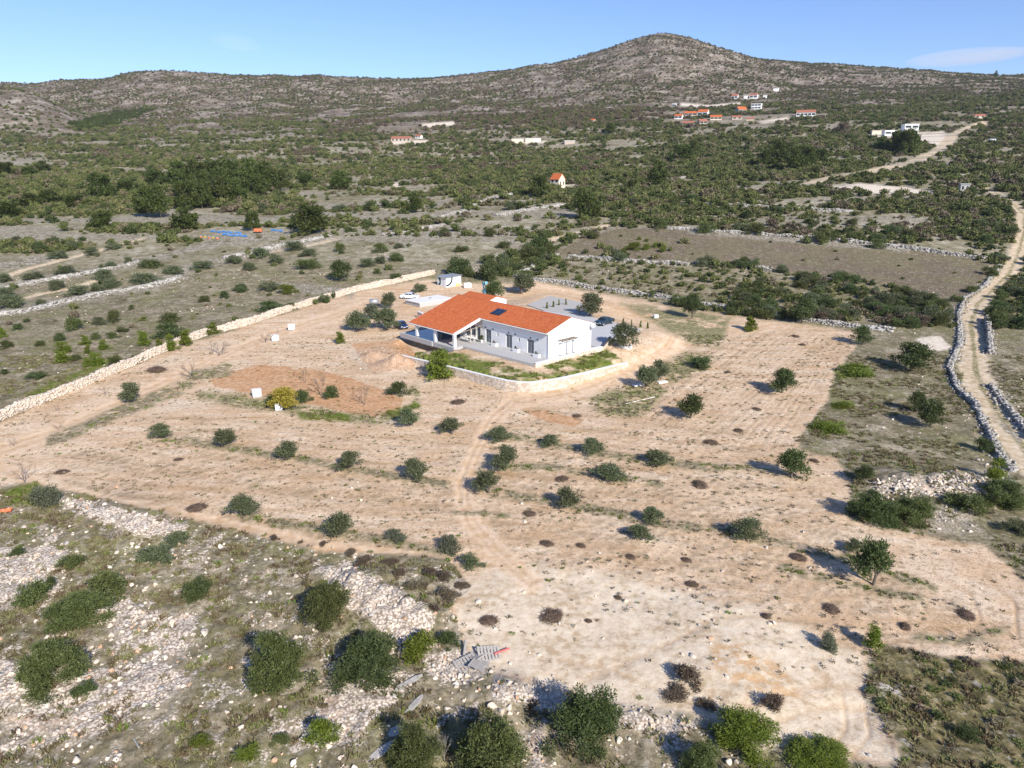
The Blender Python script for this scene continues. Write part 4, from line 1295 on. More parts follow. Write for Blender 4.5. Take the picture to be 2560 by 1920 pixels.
G_LS = "bushes on the open scrub beyond the long wall"
LS = "grey green bush on the open stony scrub left of the long pale wall"
for (px, py, w, h, k) in [(129, 561, 38, 20, 'o'), (201, 556, 34, 22, 'o'), (245, 541, 32, 16, 'o'), (8, 613, 34, 22, 'o'), (72, 606, 38, 18, 'o'), (145, 594, 40, 20, 'o'), (240, 579, 30, 14, 'o'), (280, 570, 22, 15, 'o'),
                          (127, 628, 38, 25, 'o'), (225, 606, 50, 24, 'o'), (243, 624, 40, 22, 'o'), (172, 642, 44, 26, 'o'), (210, 633, 30, 20, 'o'), (312, 616, 64, 26, 'o'), (325, 580, 60, 20, 'g'), (378, 595, 46, 22, 'o'), (441, 584, 44, 20, 'o'), (507, 572, 28, 20, 'o'),
                          (537, 585, 28, 18, 'o'), (24, 669, 52, 34, 'o'), (18, 644, 42, 24, 'o'), (90, 661, 32, 14, 'o'), (521, 633, 28, 18, 'd'), (486, 646, 24, 18, 'd'), (441, 654, 28, 16, 'g'), (250, 699, 27, 30, 'g'), (164, 717, 36, 34, 'g'), (132, 738, 24, 20, 'd'), (41, 714, 20, 16, 'd'),
                          (57, 697, 15, 9, 'd'), (285, 670, 14, 12, 'g'), (209, 735, 18, 18, 'g'), (244, 732, 28, 16, 'g'), (264, 720, 26, 14, 'g'), (368, 698, 52, 24, 'g'), (365, 734, 58, 38, 'd'), (165, 781, 26, 16, 'g'), (248, 797, 36, 30, 'g'), (297, 784, 24, 18, 'g'), (79, 822, 36, 20, 'd'), (10, 811, 20, 14, 'd'),
                          (15, 754, 30, 20, 'g'), (87, 749, 22, 14, 'g'), (564, 558, 48, 22, 'o'), (505, 571, 30, 18, 'o'), (539, 586, 26, 18, 'o'), (595, 572, 34, 22, 'o'), (668, 556, 38, 18, 'o'), (661, 585, 56, 26, 'g'), (736, 546, 22, 22, 'g'), (821, 548, 32, 22, 'g'), (861, 538, 26, 12, 'o'), (791, 580, 38, 22, 'o'),
                          (823, 571, 26, 18, 'o'), (855, 566, 36, 20, 'g'), (816, 592, 20, 12, 'g'), (998, 547, 30, 16, 'g'), (521, 631, 28, 18, 'o'), (581, 632, 40, 24, 'o'), (719, 646, 14, 16, 'd'), (629, 671, 24, 18, 'g'), (959, 511, 22, 20, 'g'), (633, 545, 46, 24, 'o'), (1092, 538, 38, 16, 'g')]:
    up = py < 0.5 * (690 - 0.26 * px) + 0.5 * (632 - 0.2 * px)
    where = ("above the grey terrace walls" if px < 400 else "on the grassy scrub below the beehives") if up else ("on the stony slope below the grey terrace walls" if px < 420 else "on the scrub behind the wall opposite the pool")
    size = "wide" if w > 40 else ("small" if w < 25 else "medium")
    hue = {'o': "grey olive", 'g': "plain green", 'd': "dark green"}[k]
    plant({'o': 'shrub_olive', 'g': 'shrub_green', 'd': 'shrub_dark'}[k], px, py, w, h, "%s %s bush %s" % (size, hue, where), group="%s %s bushes %s" % (size, hue, where))
for (px, py, w, h, lab) in [(620, 637, 38, 24, "brightest round green bush close above the long wall's middle"), (583, 674, 48, 26, "dark double bush right above the long wall opposite the two white totes"),
                            (701, 656, 26, 20, "dark green bush touching the wall's far side above the sandy drive"), (856, 611, 28, 20, "dark bush against the far side of the wall opposite the white car"),
                            (995, 597, 54, 42, "large dark bush behind the painted white shed"), (909, 634, 30, 22, "yellowish bush between the white car and the painted shed")]:
    plant('shrub_dark' if 'dark' in lab else 'shrub_bright' if 'bright' in lab else 'shrub_olive', px, py, w, h, lab)
G_LB = "bright green young conifers beyond the long wall"
for (px, py, w, h) in [(185, 747, 24, 22), (228, 756, 26, 20), (314, 749, 26, 32), (349, 761, 24, 28), (375, 759, 26, 36), (401, 749, 26, 34), (456, 724, 36, 26), (140, 764, 30, 26), (138, 786, 30, 24), (191, 765, 16, 18), (212, 791, 28, 28), (190, 793, 18, 20), (6, 731, 18, 26)]:
    plant('conifer', px, py, w, h, "bright green young conifer just beyond the long pale wall at left", group=G_LB)

for (px, py, w, h, lab) in [(1165, 549, 56, 38, "tall dark bush at the top end of the hedge behind the house"), (1057, 573, 38, 24, "lowest left bush of the hedge behind the shed"), (1105, 567, 42, 30, "middle bush of the hedge behind the house"),
                            (1137, 563, 46, 32, "broad bush near the top of the hedge behind the house"), (1098, 588, 38, 28, "front bush of the hedge behind the house"), (1055, 608, 50, 44, "dark tall bush at the foot of the hedge behind the shed"), (1277, 517, 34, 17, "low wide bush at the corner of the heather field")]:
    plant('shrub_green' if 'dark' not in lab else 'shrub_dark', px, py, w, h, lab)
for (px, py, w, h) in [(1315, 543, 18, 12), (1370, 543, 34, 20), (1397, 541, 16, 14), (1417, 536, 14, 12), (1430, 546, 18, 14), (1380, 519, 10, 7), (1345, 547, 14, 9), (1397, 523, 11, 7)]:
    plant('shrub_bright', px, py, w, h, "bright green bush of the cluster inside the brown heather field", group="bright bushes in the heather field")
for nth, (px, py, w, h) in zip(("leftmost", "second", "middle", "fourth", "rightmost"), [(1427, 496, 30, 24), (1527, 506, 36, 26), (1634, 511, 36, 28), (1772, 526, 40, 28), (1892, 539, 32, 22)]):
    plant('shrub_green', px, py, w, h, "%s of five green bushes along the upper wall of the heather field" % nth, group="bushes along the heather field wall")
# bushes of the maquis that show largest
for k, q in enumerate(solo):
    mk_ = ['shrub_green', 'shrub_olive', 'shrub_dark'][k % 3]
    if q[4] >= 5 and q[4] < 7:
        mk_ = 'shrub_brownbush'
    L = PROTO[mk_]
    o = link_mesh('maquis_bush', L[k % len(L)])
    o.location, o.rotation_euler = (q[0], q[1], q[2] - 0.08), (0, 0, random.uniform(0, 6.28))
    o.scale = (q[3], q[3] * random.uniform(.85, 1.1), q[3] * random.uniform(0.75, 1.1))
    X_, Y_ = q[5], q[6]
    if X_ > 1560 and Y_ > 565:
        tag(o, "bush in the thicket between the heather field and the cleared field", 'bush', "bushes of the thicket by the far field wall")
    elif X_ > 1150 and Y_ > 550:
        tag(o, "low bush on the brown strip between the far field wall and the heather field", 'bush', "low bushes behind the far field wall")
    elif Y_ > 520:
        tag(o, "small bush scattered over the open scrub beyond the long pale wall", 'bush', "scattered bushes of the open scrub")
    else:
        tag(o, "evergreen bush on the wide maquis slope beyond the fields", 'bush', "bushes of the maquis slope")

# pines
ORD = ["leftmost", "second from the left", "third from the left", "fourth from the left", "fifth from the left", "sixth from the left", "seventh from the left", "eighth from the left"]
def pines(rows, where, grp):
    for rowname, lst in rows:
        for i, (px, py, w, h) in enumerate(sorted(lst)):
            o_ = "rightmost" if i == len(lst) - 1 and i > 0 else ORD[i]
            plant('tree_pine', px, py, w * 1.12, h * 1.06, "pine %s in the %s of %s" % (o_, rowname, where), 'pine tree', grp, 'pine_tree')
pines([("back row", [(339, 404, 44, 34), (386, 404, 46, 46), (423, 407, 50, 50), (467, 404, 50, 48), (504, 398, 42, 44), (544, 412, 44, 58), (578, 413, 44, 52), (606, 412, 40, 38)]),
       ("middle row", [(403, 428, 44, 44), (440, 424, 46, 46), (482, 420, 48, 48), (520, 420, 44, 44), (560, 424, 40, 40)]),
       ("front row", [(316, 468, 46, 52), (348, 470, 46, 58), (403, 454, 46, 54), (436, 450, 46, 50), (477, 444, 52, 52), (516, 438, 40, 44)])], "the dense dark grove at left", "pines of the left grove")
pines([("upper line", [(12, 381, 36, 26), (64, 384, 32, 20), (94, 371, 24, 20), (270, 420, 34, 26), (215, 432, 56, 48)]), ("lower line", [(20, 472, 54, 32), (67, 450, 50, 28), (114, 442, 44, 28), (160, 448, 40, 24), (222, 496, 46, 36)])], "pines left of the grove", "pines left of the grove")
pines([("back row", [(1700, 345, 30, 30), (1735, 340, 26, 22)]), ("front row", [(1652, 360, 32, 32), (1682, 357, 38, 46), (1714, 372, 34, 44), (1742, 360, 30, 36), (1767, 355, 30, 28)])], "the grove below the village", "pines of the grove below the village")
plant('tree_pine', 1759, 384, 20, 22, "small pine alone in front of the grove below the village", 'pine tree', None, 'pine_tree')
pines([("dark clump", [(1930, 330, 36, 38), (1954, 335, 38, 46), (1900, 325, 26, 22), (1972, 330, 28, 34)])], "trees before the modern villa", "pines in front of the villa")
for (px, py, w, h, lab) in [(405, 497, 54, 46, "round pine standing apart below the left grove"), (664, 505, 78, 58, "very broad pine right of the blue beehives"), (545, 499, 34, 38, "small pine directly behind the orange trailer"), (664, 404, 40, 28, "pine just right of the dark left grove"),
                            (739, 409, 46, 34, "wide pine half way between the left grove and the small house"), (894, 459, 36, 32, "lone pine on the slope above the open scrub"), (1167, 425, 46, 42, "round headed pine directly below left of the small house"),
                            (1265, 473, 56, 54, "tall bright pine below right of the small house"), (1423, 405, 44, 50, "pine right of the small house at mid slope"), (1365, 412, 28, 22, "small pine between the small house and the mid slope pine"), (1427, 404, 0, 0, None),
                            (1473, 347, 50, 30, "broad pine left of the grove below the village"), (1498, 330, 22, 24, "small pine behind the broad one left of the village grove")]:
    if lab:
        plant('tree_pine', px, py, w, h, lab, 'pine tree', None, 'pine_tree')
plant('tree_pine', 2150, 168, 7, 13, "dark cypress like tree alone on the right skyline", 'tree', None, 'skyline_tree')
plant('tree_pine', 1320, 289, 24, 20, "dark round tree by the ruin at the foot of the hill", 'tree', None, 'round_tree')
plant('shrub_brownbush', 1820, 291, 32, 24, "pinkish leafless tree left of the modern villa", 'tree', None, 'leafless_tree')
for (px, py, w, h, k, lab) in [(412, 818, 50, 58, 0, "leafless tree at the sharp corner of the left drive"), (474, 768, 84, 50, 1, "wide leafless tree close to the long wall"), (53, 1044, 56, 66, 2, "tall leafless tree at the left edge of the field"), (695, 856, 44, 74, 0, "tall leafless tree on the red soil oval"),
                               (788, 875, 44, 66, 1, "leafless tree at the right end of the red soil oval"), (228, 856, 26, 36, 2, "small leafless tree by the wall above the lone olive"), (50, 918, 20, 18, 0, "pruned stump like tree by the wall at far left"), (124, 888, 20, 22, 1, "small bare tree by the wall's left end"),
                               (126, 928, 30, 24, 2, "small bare tree on the weedy strip at left"), (30, 965, 28, 34, 0, "pruned bare tree with two forks on the left track"), (660, 826, 22, 44, 1, "thin bare tree above the white tote on red soil"), (2094, 1386, 22, 48, 2, "thin bare sapling at the right turn of the field"),
                               (242, 1166, 60, 40, 3, "grey leafless bush below the white stone heap"), (960, 1645, 50, 84, 3, "grey leafless tree between two evergreens at the bottom edge"), (575, 740, 44, 34, 0, "bare reddish bush behind the two white totes"), (602, 737, 8, 40, 1, "slim bare pole like tree beside the two totes")]:
    L = PROTO['bare']
    KK['bare'] = k - 1
    plant('bare', px, py, w, h, lab, 'tree')

# heaps of cut brush on the field
for (px, py, w, h, lab) in [(134, 1025, 42, 18, "brown brush heap at the field's left end near the leafless tree"), (425, 1105, 60, 22, "large brown brush heap above the lower left path"), (339, 806, 62, 20, "long brush heap on the drive beside the long wall"), (386, 996, 28, 9, "thin brush streak below the second olive"),
                            (989, 874, 50, 20, "brush heap on the open soil below the conifer and the stone wall"), (1246, 902, 28, 13, "small brush heap just right of the red soil rectangle"), (1214, 1040, 44, 17, "oval brush heap between two weedy strips mid field"), (1595, 934, 34, 13, "brush heap below the two dark trees of the right field"),
                            (1535, 961, 44, 15, "flat brush heap at the right end of the upper weedy strip"), (1511, 1054, 54, 22, "big dark brush heap left of the leaning tree"), (1634, 887, 30, 8, "thin brush heap between the umbrella tree and the meadow"), (1733, 747, 20, 9, "little brush heap near the top of the right field"),
                            (1718, 729, 26, 7, "thin dark brush streak at the top of the right field"), (1571, 806, 22, 8, "little brush heap right of the low dark bush"), (1758, 999, 26, 14, "brush heap touching the leaning tree"), (1482, 1214, 30, 16, "brush heap alone in the right middle of the field"),
                            (1724, 1212, 48, 15, "brush heap left of the tallest tree's shadow"), (1494, 1268, 40, 19, "brush heap with green weeds at its left"), (1655, 1336, 28, 18, "round brush heap above the orange soil"), (1793, 1324, 54, 26, "forked brush heap above the heath corner"),
                            (2085, 1338, 56, 28, "brush heap at the right bend of the field"), (1954, 1361, 36, 23, "brush heap just above the heath"), (1056, 1351, 60, 20, "long brush heap on the pale yard above the pallets"), (1255, 1183, 28, 17, "brush heap right of a flat streak below the middle olives"),
                            (1181, 1180, 42, 14, "flat brush streak below the middle olives"), (1362, 1208, 34, 14, "brush heap below the close pair of olives"), (1144, 1115, 42, 10, "thin brush streak left of the lone middle olive"), (1335, 1295, 24, 14, "small brush heap above the fallen branches"),
                            (1271, 1346, 22, 15, "small brush heap right of the fallen branches"), (1190, 1346, 84, 26, "sprawling heap of fallen dead branches on the pale yard")]:
    plant('brush', px, py, w * 0.8, h * 0.75, lab)
# ---------------------------------------------------------------- dry stone walls
def rubble_wall(name, label, pts, width, height, mk, density=9.0, stone=0.34, survey=True, lean=0.75):
    P = [at(a, b)[:2] for a, b in pts] if survey else [np.array(p, float) for p in pts]
    poly = [P[0]]
    for a, b in zip(P[:-1], P[1:]):
        n = max(int(np.linalg.norm(b - a) / 1.6), 1)
        poly += [a + (b - a) * (i + 1) / n for i in range(n)]
    C = np.array(poly)
    tg = unit(np.gradient(C, axis=0))
    nr = np.stack([-tg[:, 1], tg[:, 0]], 1)
    n = len(C)
    h = height * (0.82 + 0.36 * vnoise(C[:, 0] / 2.2, C[:, 1] / 2.2, 88)) if mk == 'creamrock' else height * (0.2 + 1.15 * fbm(C[:, 0] / 3.4, C[:, 1] / 3.4, 88, 2))
    w = width * (0.85 + 0.3 * vnoise(C[:, 0] / 3, C[:, 1] / 3, 89)) if mk == 'creamrock' else width * (0.6 + 0.8 * vnoise(C[:, 0] / 3, C[:, 1] / 3, 89))
    prof = [(-0.5, 0.0), (-0.5 * lean, 0.92), (0.5 * lean, 0.92), (0.5, 0.0)]
    V = []
    for k, (s, t_) in enumerate(prof):
        q = C + nr * (w * s)[:, None]
        z = T(q[:, 0], q[:, 1]) - 0.15 if t_ == 0 else T(C[:, 0], C[:, 1]) + h * t_
        V.append(np.column_stack([q, z]))
    V = np.stack(V, 1).reshape(-1, 3)
    F = []
    for i in range(n - 1):
        for k in range(3):
            F.append((i * 4 + k, i * 4 + k + 1, i * 4 + 4 + k + 1, i * 4 + 4 + k))
    F += [(0, 3, 2, 1), ((n - 1) * 4, (n - 1) * 4 + 1, (n - 1) * 4 + 2, (n - 1) * 4 + 3)]
    o0 = np.array([C[:, 0].mean(), C[:, 1].mean(), V[:, 2].min()])
    me = np_mesh(name, V - o0, np.array(F), M[mk])
    o = link_mesh(name, me)
    o.location = o0
    tag(o, label, 'stone wall')
    # stones bedded in its faces and top, too small to pick apart
    L = np.linalg.norm(np.diff(C, axis=0), axis=1).sum()
    m = int(min(L * density * (2 * height + width), 26000))
    i = rng.integers(0, n - 1, m)
    f = rng.uniform(0, 1, (m, 1))
    cc = C[i] * (1 - f) + C[i + 1] * f
    hh, ww = h[i] * (1 - f[:, 0]) + h[i + 1] * f[:, 0], w[i]
    t_ = rng.uniform(0, 1, m)
    top = rng.uniform(0, 1, m) < width / (2 * height + width)
    side = np.where(rng.uniform(0, 1, m) < 0.5, -1, 1)
    s = np.where(top, rng.uniform(-0.5, 0.5, m) * lean, side * 0.5 * (1 - (1 - lean) * t_))
    zz = np.where(top, 0.94, t_)
    q = cc + nr[i] * (ww * s)[:, None]
    Z = T(cc[:, 0], cc[:, 1]) + hh * zz - 0.03
    if mk != 'creamrock':                                # fallen stones along the foot
        fl_ = rng.uniform(0, 1, m) < 0.22
        off = (np.abs(rng.normal(0, 0.55, m)) + 0.5) * width * side
        qf = cc + nr[i] * off[:, None]
        q = np.where(fl_[:, None], qf, q)
        Z = np.where(fl_, T(qf[:, 0], qf[:, 1]) + 0.03, Z)
    cube = np.array([(-1, -1, -1), (1, -1, -1), (1, 1, -1), (-1, 1, -1), (-1, -1, 1), (1, -1, 1), (1, 1, 1), (-1, 1, 1)], float) * 0.5
    CF = np.array([(0, 3, 2, 1), (4, 5, 6, 7), (0, 1, 5, 4), (1, 2, 6, 5), (2, 3, 7, 6), (3, 0, 4, 7)])
    sz = stone * rng.uniform(0.55, 1.35, (m, 1, 1)) * np.stack([rng.uniform(0.8, 1.5, m), rng.uniform(0.6, 1.0, m), rng.uniform(0.5, 0.9, m)], 1)[:, None, :]
    B = cube[None] * sz * rng.uniform(0.72, 1.2, (m, 8, 3))
    a = np.arctan2(tg[i, 1], tg[i, 0]) + rng.uniform(-.5, .5, m)
    ca, sa = np.cos(a)[:, None], np.sin(a)[:, None]
    BV = np.stack([B[:, :, 0] * ca - B[:, :, 1] * sa, B[:, :, 0] * sa + B[:, :, 1] * ca, B[:, :, 2]], 2) + np.column_stack([q, Z])[:, None, :]
    sm = link_mesh('stones', np_mesh('stones', BV.reshape(-1, 3) - o0, (CF[None] + 8 * np.arange(m)[:, None, None]).reshape(-1, 4), M[mk + "_multi"]), o)
    sm['kind'] = 'stuff'
    return o

def multirock(src):
    """Like the stone material, but each separate stone of a joined mesh takes its own shade."""
    c1, c2, c3 = {'creamrock': ((0.50, 0.425, 0.35), (0.70, 0.62, 0.53), (0.50, 0.39, 0.30)), 'greyrock': ((0.26, 0.245, 0.22), (0.43, 0.41, 0.375), (0.20, 0.18, 0.145)), 'rock': ((0.46, 0.42, 0.37), (0.66, 0.61, 0.55), (0.45, 0.35, 0.26))}[src]
    t = NT(src + "_stones")
    r = t.n("ShaderNodeNewGeometry").outputs["Random Per Island"]
    c = t.ramp(r, [(0.0, c3), (0.35, c1), (1.0, c2)])
    n = t.noise(t.objpos(), 6, 4)
    c = t.hsv(c, v=t.math('ADD', 0.8, t.math('MULTIPLY', n, 0.4)))
    return t.done(t.bsdf(c, 0.9, t.bump(n, 0.4, 0.03)))
for k in ('creamrock', 'greyrock', 'rock'):
    M[k + '_multi'] = multirock(k)

rubble_wall('stone_wall', "long pale stone wall running from the left edge up to the painted shed", [(-90, 955), (0, 908), (80, 873), (160, 842), (240, 808), (310, 778), (380, 748), (450, 722), (530, 703), (600, 679), (680, 655), (760, 631), (850, 612), (938, 592)], 0.8, 1.35, 'creamrock', 16, 0.21)
rubble_wall('stone_wall', "grey dry stone wall along the far side of the cleared field", [(1148, 604), (1215, 612), (1300, 625), (1375, 636), (1440, 645), (1500, 656), (1580, 668), (1660, 681), (1740, 692), (1840, 706), (1930, 716)], 1.1, 0.95, 'greyrock', 10, 0.34)
rubble_wall('stone_wall', "grey dry stone wall curving along the left side of the gravel road", [(2161, 573), (2127, 617), (2084, 644), (2070, 681), (2074, 741), (2050, 795), (2070, 845), (2107, 875), (2137, 939), (2158, 983), (2188, 1020)], 0.7, 0.6, 'greyrock', 8, 0.32)
rubble_wall('stone_wall', "short upright stone wall on the right of the gravel road casting a dark shadow", [(2131, 690), (2135, 725), (2139, 765)], 0.7, 1.3, 'greyrock', 9, 0.34)
rubble_wall('stone_wall', "stone bank at the right edge below the road branch", [(2141, 832), (2160, 862), (2195, 905), (2235, 950)], 0.9, 0.5, 'greyrock', 7, 0.34)
rubble_wall('stone_wall', "upper wall of the brown heather field with bushes on it", [(1437, 493), (1495, 496), (1552, 500), (1650, 507), (1752, 515), (1860, 525), (1970, 538), (2130, 560)], 1.3, 1.0, 'greyrock', 7, 0.42)
rubble_wall('stone_wall', "lower grey wall of the brown heather field", [(1228, 554), (1280, 557), (1325, 562), (1400, 567), (1475, 571), (1577, 574), (1667, 584)], 1.5, 0.9, 'greyrock', 7, 0.42)
rubble_wall('stone_wall', "slanting grey wall climbing from the field corner to the heather field", [(1113, 599), (1140, 584), (1170, 568), (1190, 558), (1203, 553)], 1.6, 1.0, 'greyrock', 7, 0.42)
rubble_wall('stone_wall', "pale low wall running above the blue beehives' track to the lone pine", [(484, 558), (530, 548), (571, 538), (620, 529), (659, 521), (709, 509)], 1.6, 0.7, 'greyrock', 5, 0.42)
rubble_wall('stone_wall', "lowest grey terrace wall of the left open scrub", [(-20, 683), (60, 672), (125, 656), (225, 634), (325, 619), (390, 600)], 1.4, 0.8, 'greyrock', 6, 0.42)
rubble_wall('stone_wall', "second grey terrace wall of the left open scrub", [(-20, 628), (75, 609), (150, 597), (225, 584), (300, 566)], 1.4, 0.7, 'greyrock', 6, 0.42)
rubble_wall('stone_wall', "grey wall crossing the slope left of the hedge", [(825, 508), (874, 503), (915, 494), (959, 486)], 1.5, 0.8, 'greyrock', 5, 0.45)
rubble_wall('stone_wall', "grey wall winding up the slope left of the small house", [(950, 468), (1000, 458), (1050, 433), (1085, 424), (1125, 416)], 1.8, 1.0, 'greyrock', 5, 0.5)
rubble_wall('stone_wall', "grey wall across the slope below the small house", [(1070, 466), (1125, 456), (1175, 449), (1225, 443)], 1.8, 0.9, 'greyrock', 5, 0.5)
rubble_wall('stone_wall', "long grey terrace wall in the maquis above the heather field", [(1500, 440), (1572, 443), (1652, 448), (1767, 453), (1842, 458)], 1.8, 0.9, 'greyrock', 4, 0.5)
rubble_wall('stone_wall', "short grey wall at mid slope below the pine grove", [(1457, 389), (1504, 381), (1530, 374)], 2.0, 1.0, 'greyrock', 4, 0.55)

# ---------------------------------------------------------------- the villa
M['white'] = plain("white_render", (0.80, 0.80, 0.79), 0.75, 0.02, 2)
M['offwhite'] = plain("offwhite_plaster", (0.70, 0.69, 0.67), 0.8, 0.05, 2)
M['concrete'] = plain("terrace_concrete", (0.42, 0.415, 0.41), 0.85, 0.10, 2.2, 0.1)
M['concrete_dark'] = plain("raw_concrete", (0.33, 0.32, 0.31), 0.9, 0.2, 1.5, 0.2)
M['grey_frame'] = plain("grey_aluminium", (0.30, 0.31, 0.33), 0.45, 0.03)
M['dark_metal'] = plain("dark_metal", (0.06, 0.06, 0.065), 0.5, 0.05)
M['wood'] = plain("weathered_wood", (0.28, 0.235, 0.19), 0.85, 0.25, 8, 0.2)
M['greywood'] = plain("grey_pallet_wood", (0.34, 0.32, 0.30), 0.9, 0.25, 10, 0.2)
M['paver'] = plain("pale_paving", (0.46, 0.46, 0.47), 0.85, 0.10, 1.2)
M['gravel'] = plain("grey_gravel", (0.40, 0.385, 0.36), 0.95, 0.15, 3, 0.3)
M['black'] = plain("black_rubber", (0.02, 0.02, 0.02), 0.8, 0.1)
M['plastic_white'] = plain("white_plastic", (0.72, 0.73, 0.74), 0.5, 0.03)
M['steel'] = plain("galvanised_steel", (0.42, 0.44, 0.46), 0.45, 0.08, 4, Metallic=0.5)
def glassmat(name, col, rough=0.08):
    t = NT(name)
    return t.done(t.bsdf(col, rough, Specular_IOR_Level=0.8))
M['glass'] = glassmat("window_glass", (0.10, 0.125, 0.15))
M['glass_dark'] = glassmat("dark_glass", (0.015, 0.02, 0.025))
M['panel'] = glassmat("solar_glass", (0.012, 0.022, 0.05), 0.12)
def roofmat(name, a, b):
    t = NT(name)
    p = t.objpos()
    w = t.n("ShaderNodeTexWave", wave_type='BANDS', bands_direction='X')
    t.put(w.inputs["Vector"], p)
    w.inputs["Scale"].default_value = 1.05
    w2 = t.n("ShaderNodeTexWave", wave_type='BANDS', bands_direction='Y', wave_profile='SAW')
    t.put(w2.inputs["Vector"], p)
    w2.inputs["Scale"].default_value = 0.85
    cell = t.voro(t.mapv(p, (3.2, 2.7, 0.01)), 1.0, "Color", rand=0.0)
    c = t.mix(t.math('MULTIPLY', cell, 0.5), a, b)
    c = t.mix(t.math('MULTIPLY', t.ss(0.45, 0.7, t.noise(p, 0.5, 5)), 0.25), c, (0.33, 0.12, 0.06))
    h = t.math('ADD', w.outputs["Fac"], t.math('MULTIPLY', w2.outputs["Fac"], 0.5))
    return t.done(t.bsdf(c, 0.85, t.bump(h, 0.5, 0.06), Specular_IOR_Level=0.2))
M['roof'] = roofmat("terracotta_tiles", (0.50, 0.135, 0.045), (0.42, 0.105, 0.038))
M['ridge'] = plain("ridge_tiles", (0.40, 0.10, 0.04), 0.85, 0.2, 4)
def watermat():
    t = NT("pool_water")
    n = t.noise(t.objpos(), 2.5, 3)
    return t.done(t.bsdf((0.006, 0.032, 0.06), 0.06, t.bump(n, 0.06, 0.05), Specular_IOR_Level=0.6))
M['water'] = watermat()

villa = thing('villa', "white single storey villa with an orange tiled roof and a covered pool terrace", 'house', (HB[0], HB[1], 0), HYAW)
L1, L2, HW, HH, RS, PD = 16.19, 29.02, 10.55, 4.30, 0.31, 6.09
def roof_z(v):
    return HH + RS * (v if v < HW / 2 else HW - v)
def part(name, mb, m, parent=None, **k):
    return mb.obj(name, M[m] if isinstance(m, str) else m, parent or villa, **k)

def wall_x(mb, x0, x1, y0, y1, z0, z1, ops):
    """A wall along x with openings (xa, xb, za, zb)."""
    c = x0
    for xa, xb, za, zb in sorted(ops):
        mb.box(c, xa, y0, y1, z0, z1)
        if za > z0:
            mb.box(xa, xb, y0, y1, z0, za)
        if zb < z1:
            mb.box(xa, xb, y0, y1, zb, z1)
        c = xb
    mb.box(c, x1, y0, y1, z0, z1)
def wall_y(mb, y0, y1, x0, x1, z0, z1, ops):
    c = y0
    for ya, yb, za, zb in sorted(ops):
        mb.box(x0, x1, c, ya, z0, z1)
        if za > z0:
            mb.box(x0, x1, ya, yb, z0, za)
        if zb < z1:
            mb.box(x0, x1, ya, yb, zb, z1)
        c = yb
    mb.box(x0, x1, c, y1, z0, z1)

FD = [(-15.15, -13.75, 0.02, 2.35), (-9.95, -8.45, 0.02, 2.35), (-4.75, -3.25, 0.02, 2.35)]
FW = [(-12.25, -11.85, 1.5, 2.2), (-7.0, -6.6, 1.5, 2.2)]
GD = [(2.7, 3.75, 0.02, 2.35), (4.7, 5.55, 0.02, 2.35)]
GW = [(8.3, 9.5, 1.3, 2.45)]
WT = HH - 0.32
w = MB()
wall_x(w, -L1, 0, 0.05, 0.35, 0, WT, FD + FW)
part('front_wall', w, 'white')
w = MB()
wall_y(w, 0.352, HW - 0.25, -0.3, 0, 0, WT, GD + GW)
w.add([(-0.3, 0.05, WT + .002), (-0.3, HW - 0.05, WT + .002), (-0.3, HW / 2, roof_z(HW / 2) - 0.2), (0, 0.05, WT + .002), (0, HW - 0.05, WT + .002), (0, HW / 2, roof_z(HW / 2) - 0.2)],
      [(0, 2, 1), (3, 4, 5), (0, 1, 4, 3), (1, 2, 5, 4), (2, 0, 3, 5)])
part('gable_wall', w, 'white')
w = MB()
w.box(-L2, 0, HW - 0.248, HW - 0.02, 0, WT)
w.box(-L2, -L2 + 0.3, 0.352, HW - 0.25, 0, WT)
w.add([(-L2, 0.05, WT + .002), (-L2, HW - 0.05, WT + .002), (-L2, HW / 2, roof_z(HW / 2) - 0.2), (-L2 + .3, 0.05, WT + .002), (-L2 + .3, HW - 0.05, WT + .002), (-L2 + .3, HW / 2, roof_z(HW / 2) - 0.2)],
      [(0, 1, 2), (3, 5, 4), (0, 3, 4, 1), (1, 4, 5, 2), (2, 5, 3, 0)])
part('rear_wall', w, 'white')
PDR = [(-20.6, -19.4, 0.02, 2.5), (-19.1, -17.9, 0.02, 2.5), (-17.6, -16.6, 0.02, 2.5), (-27.6, -22.4, 0.3, 2.5)]
w = MB()
wall_x(w, -L2, -L1 - .002, 0.05, 0.35, 0, WT, PDR)
part('porch_wall', w, 'offwhite')
def glazing(xa, xb, za, zb, y, name, panes=2, frame='plastic_white'):
    f = MB()
    t_ = 0.06
    f.box(xa, xb, y, y + 0.07, za, za + t_)
    f.box(xa, xb, y, y + 0.07, zb - t_, zb)
    pw = (xb - xa) / panes
    for k in range(panes + 1):
        x = xa + k * pw
        f.box(max(x - t_ / 2, xa), min(x + t_ / 2, xb), y + .001, y + 0.071, za + t_, zb - t_)
    fo = part(name, f, frame)
    for k in range(panes):
        g = MB()
        g.box(xa + k * pw + t_ / 2, xa + (k + 1) * pw - t_ / 2, y + 0.03, y + 0.04, za + t_, zb - t_)
        g.obj('pane', M['glass'], fo)
    return fo
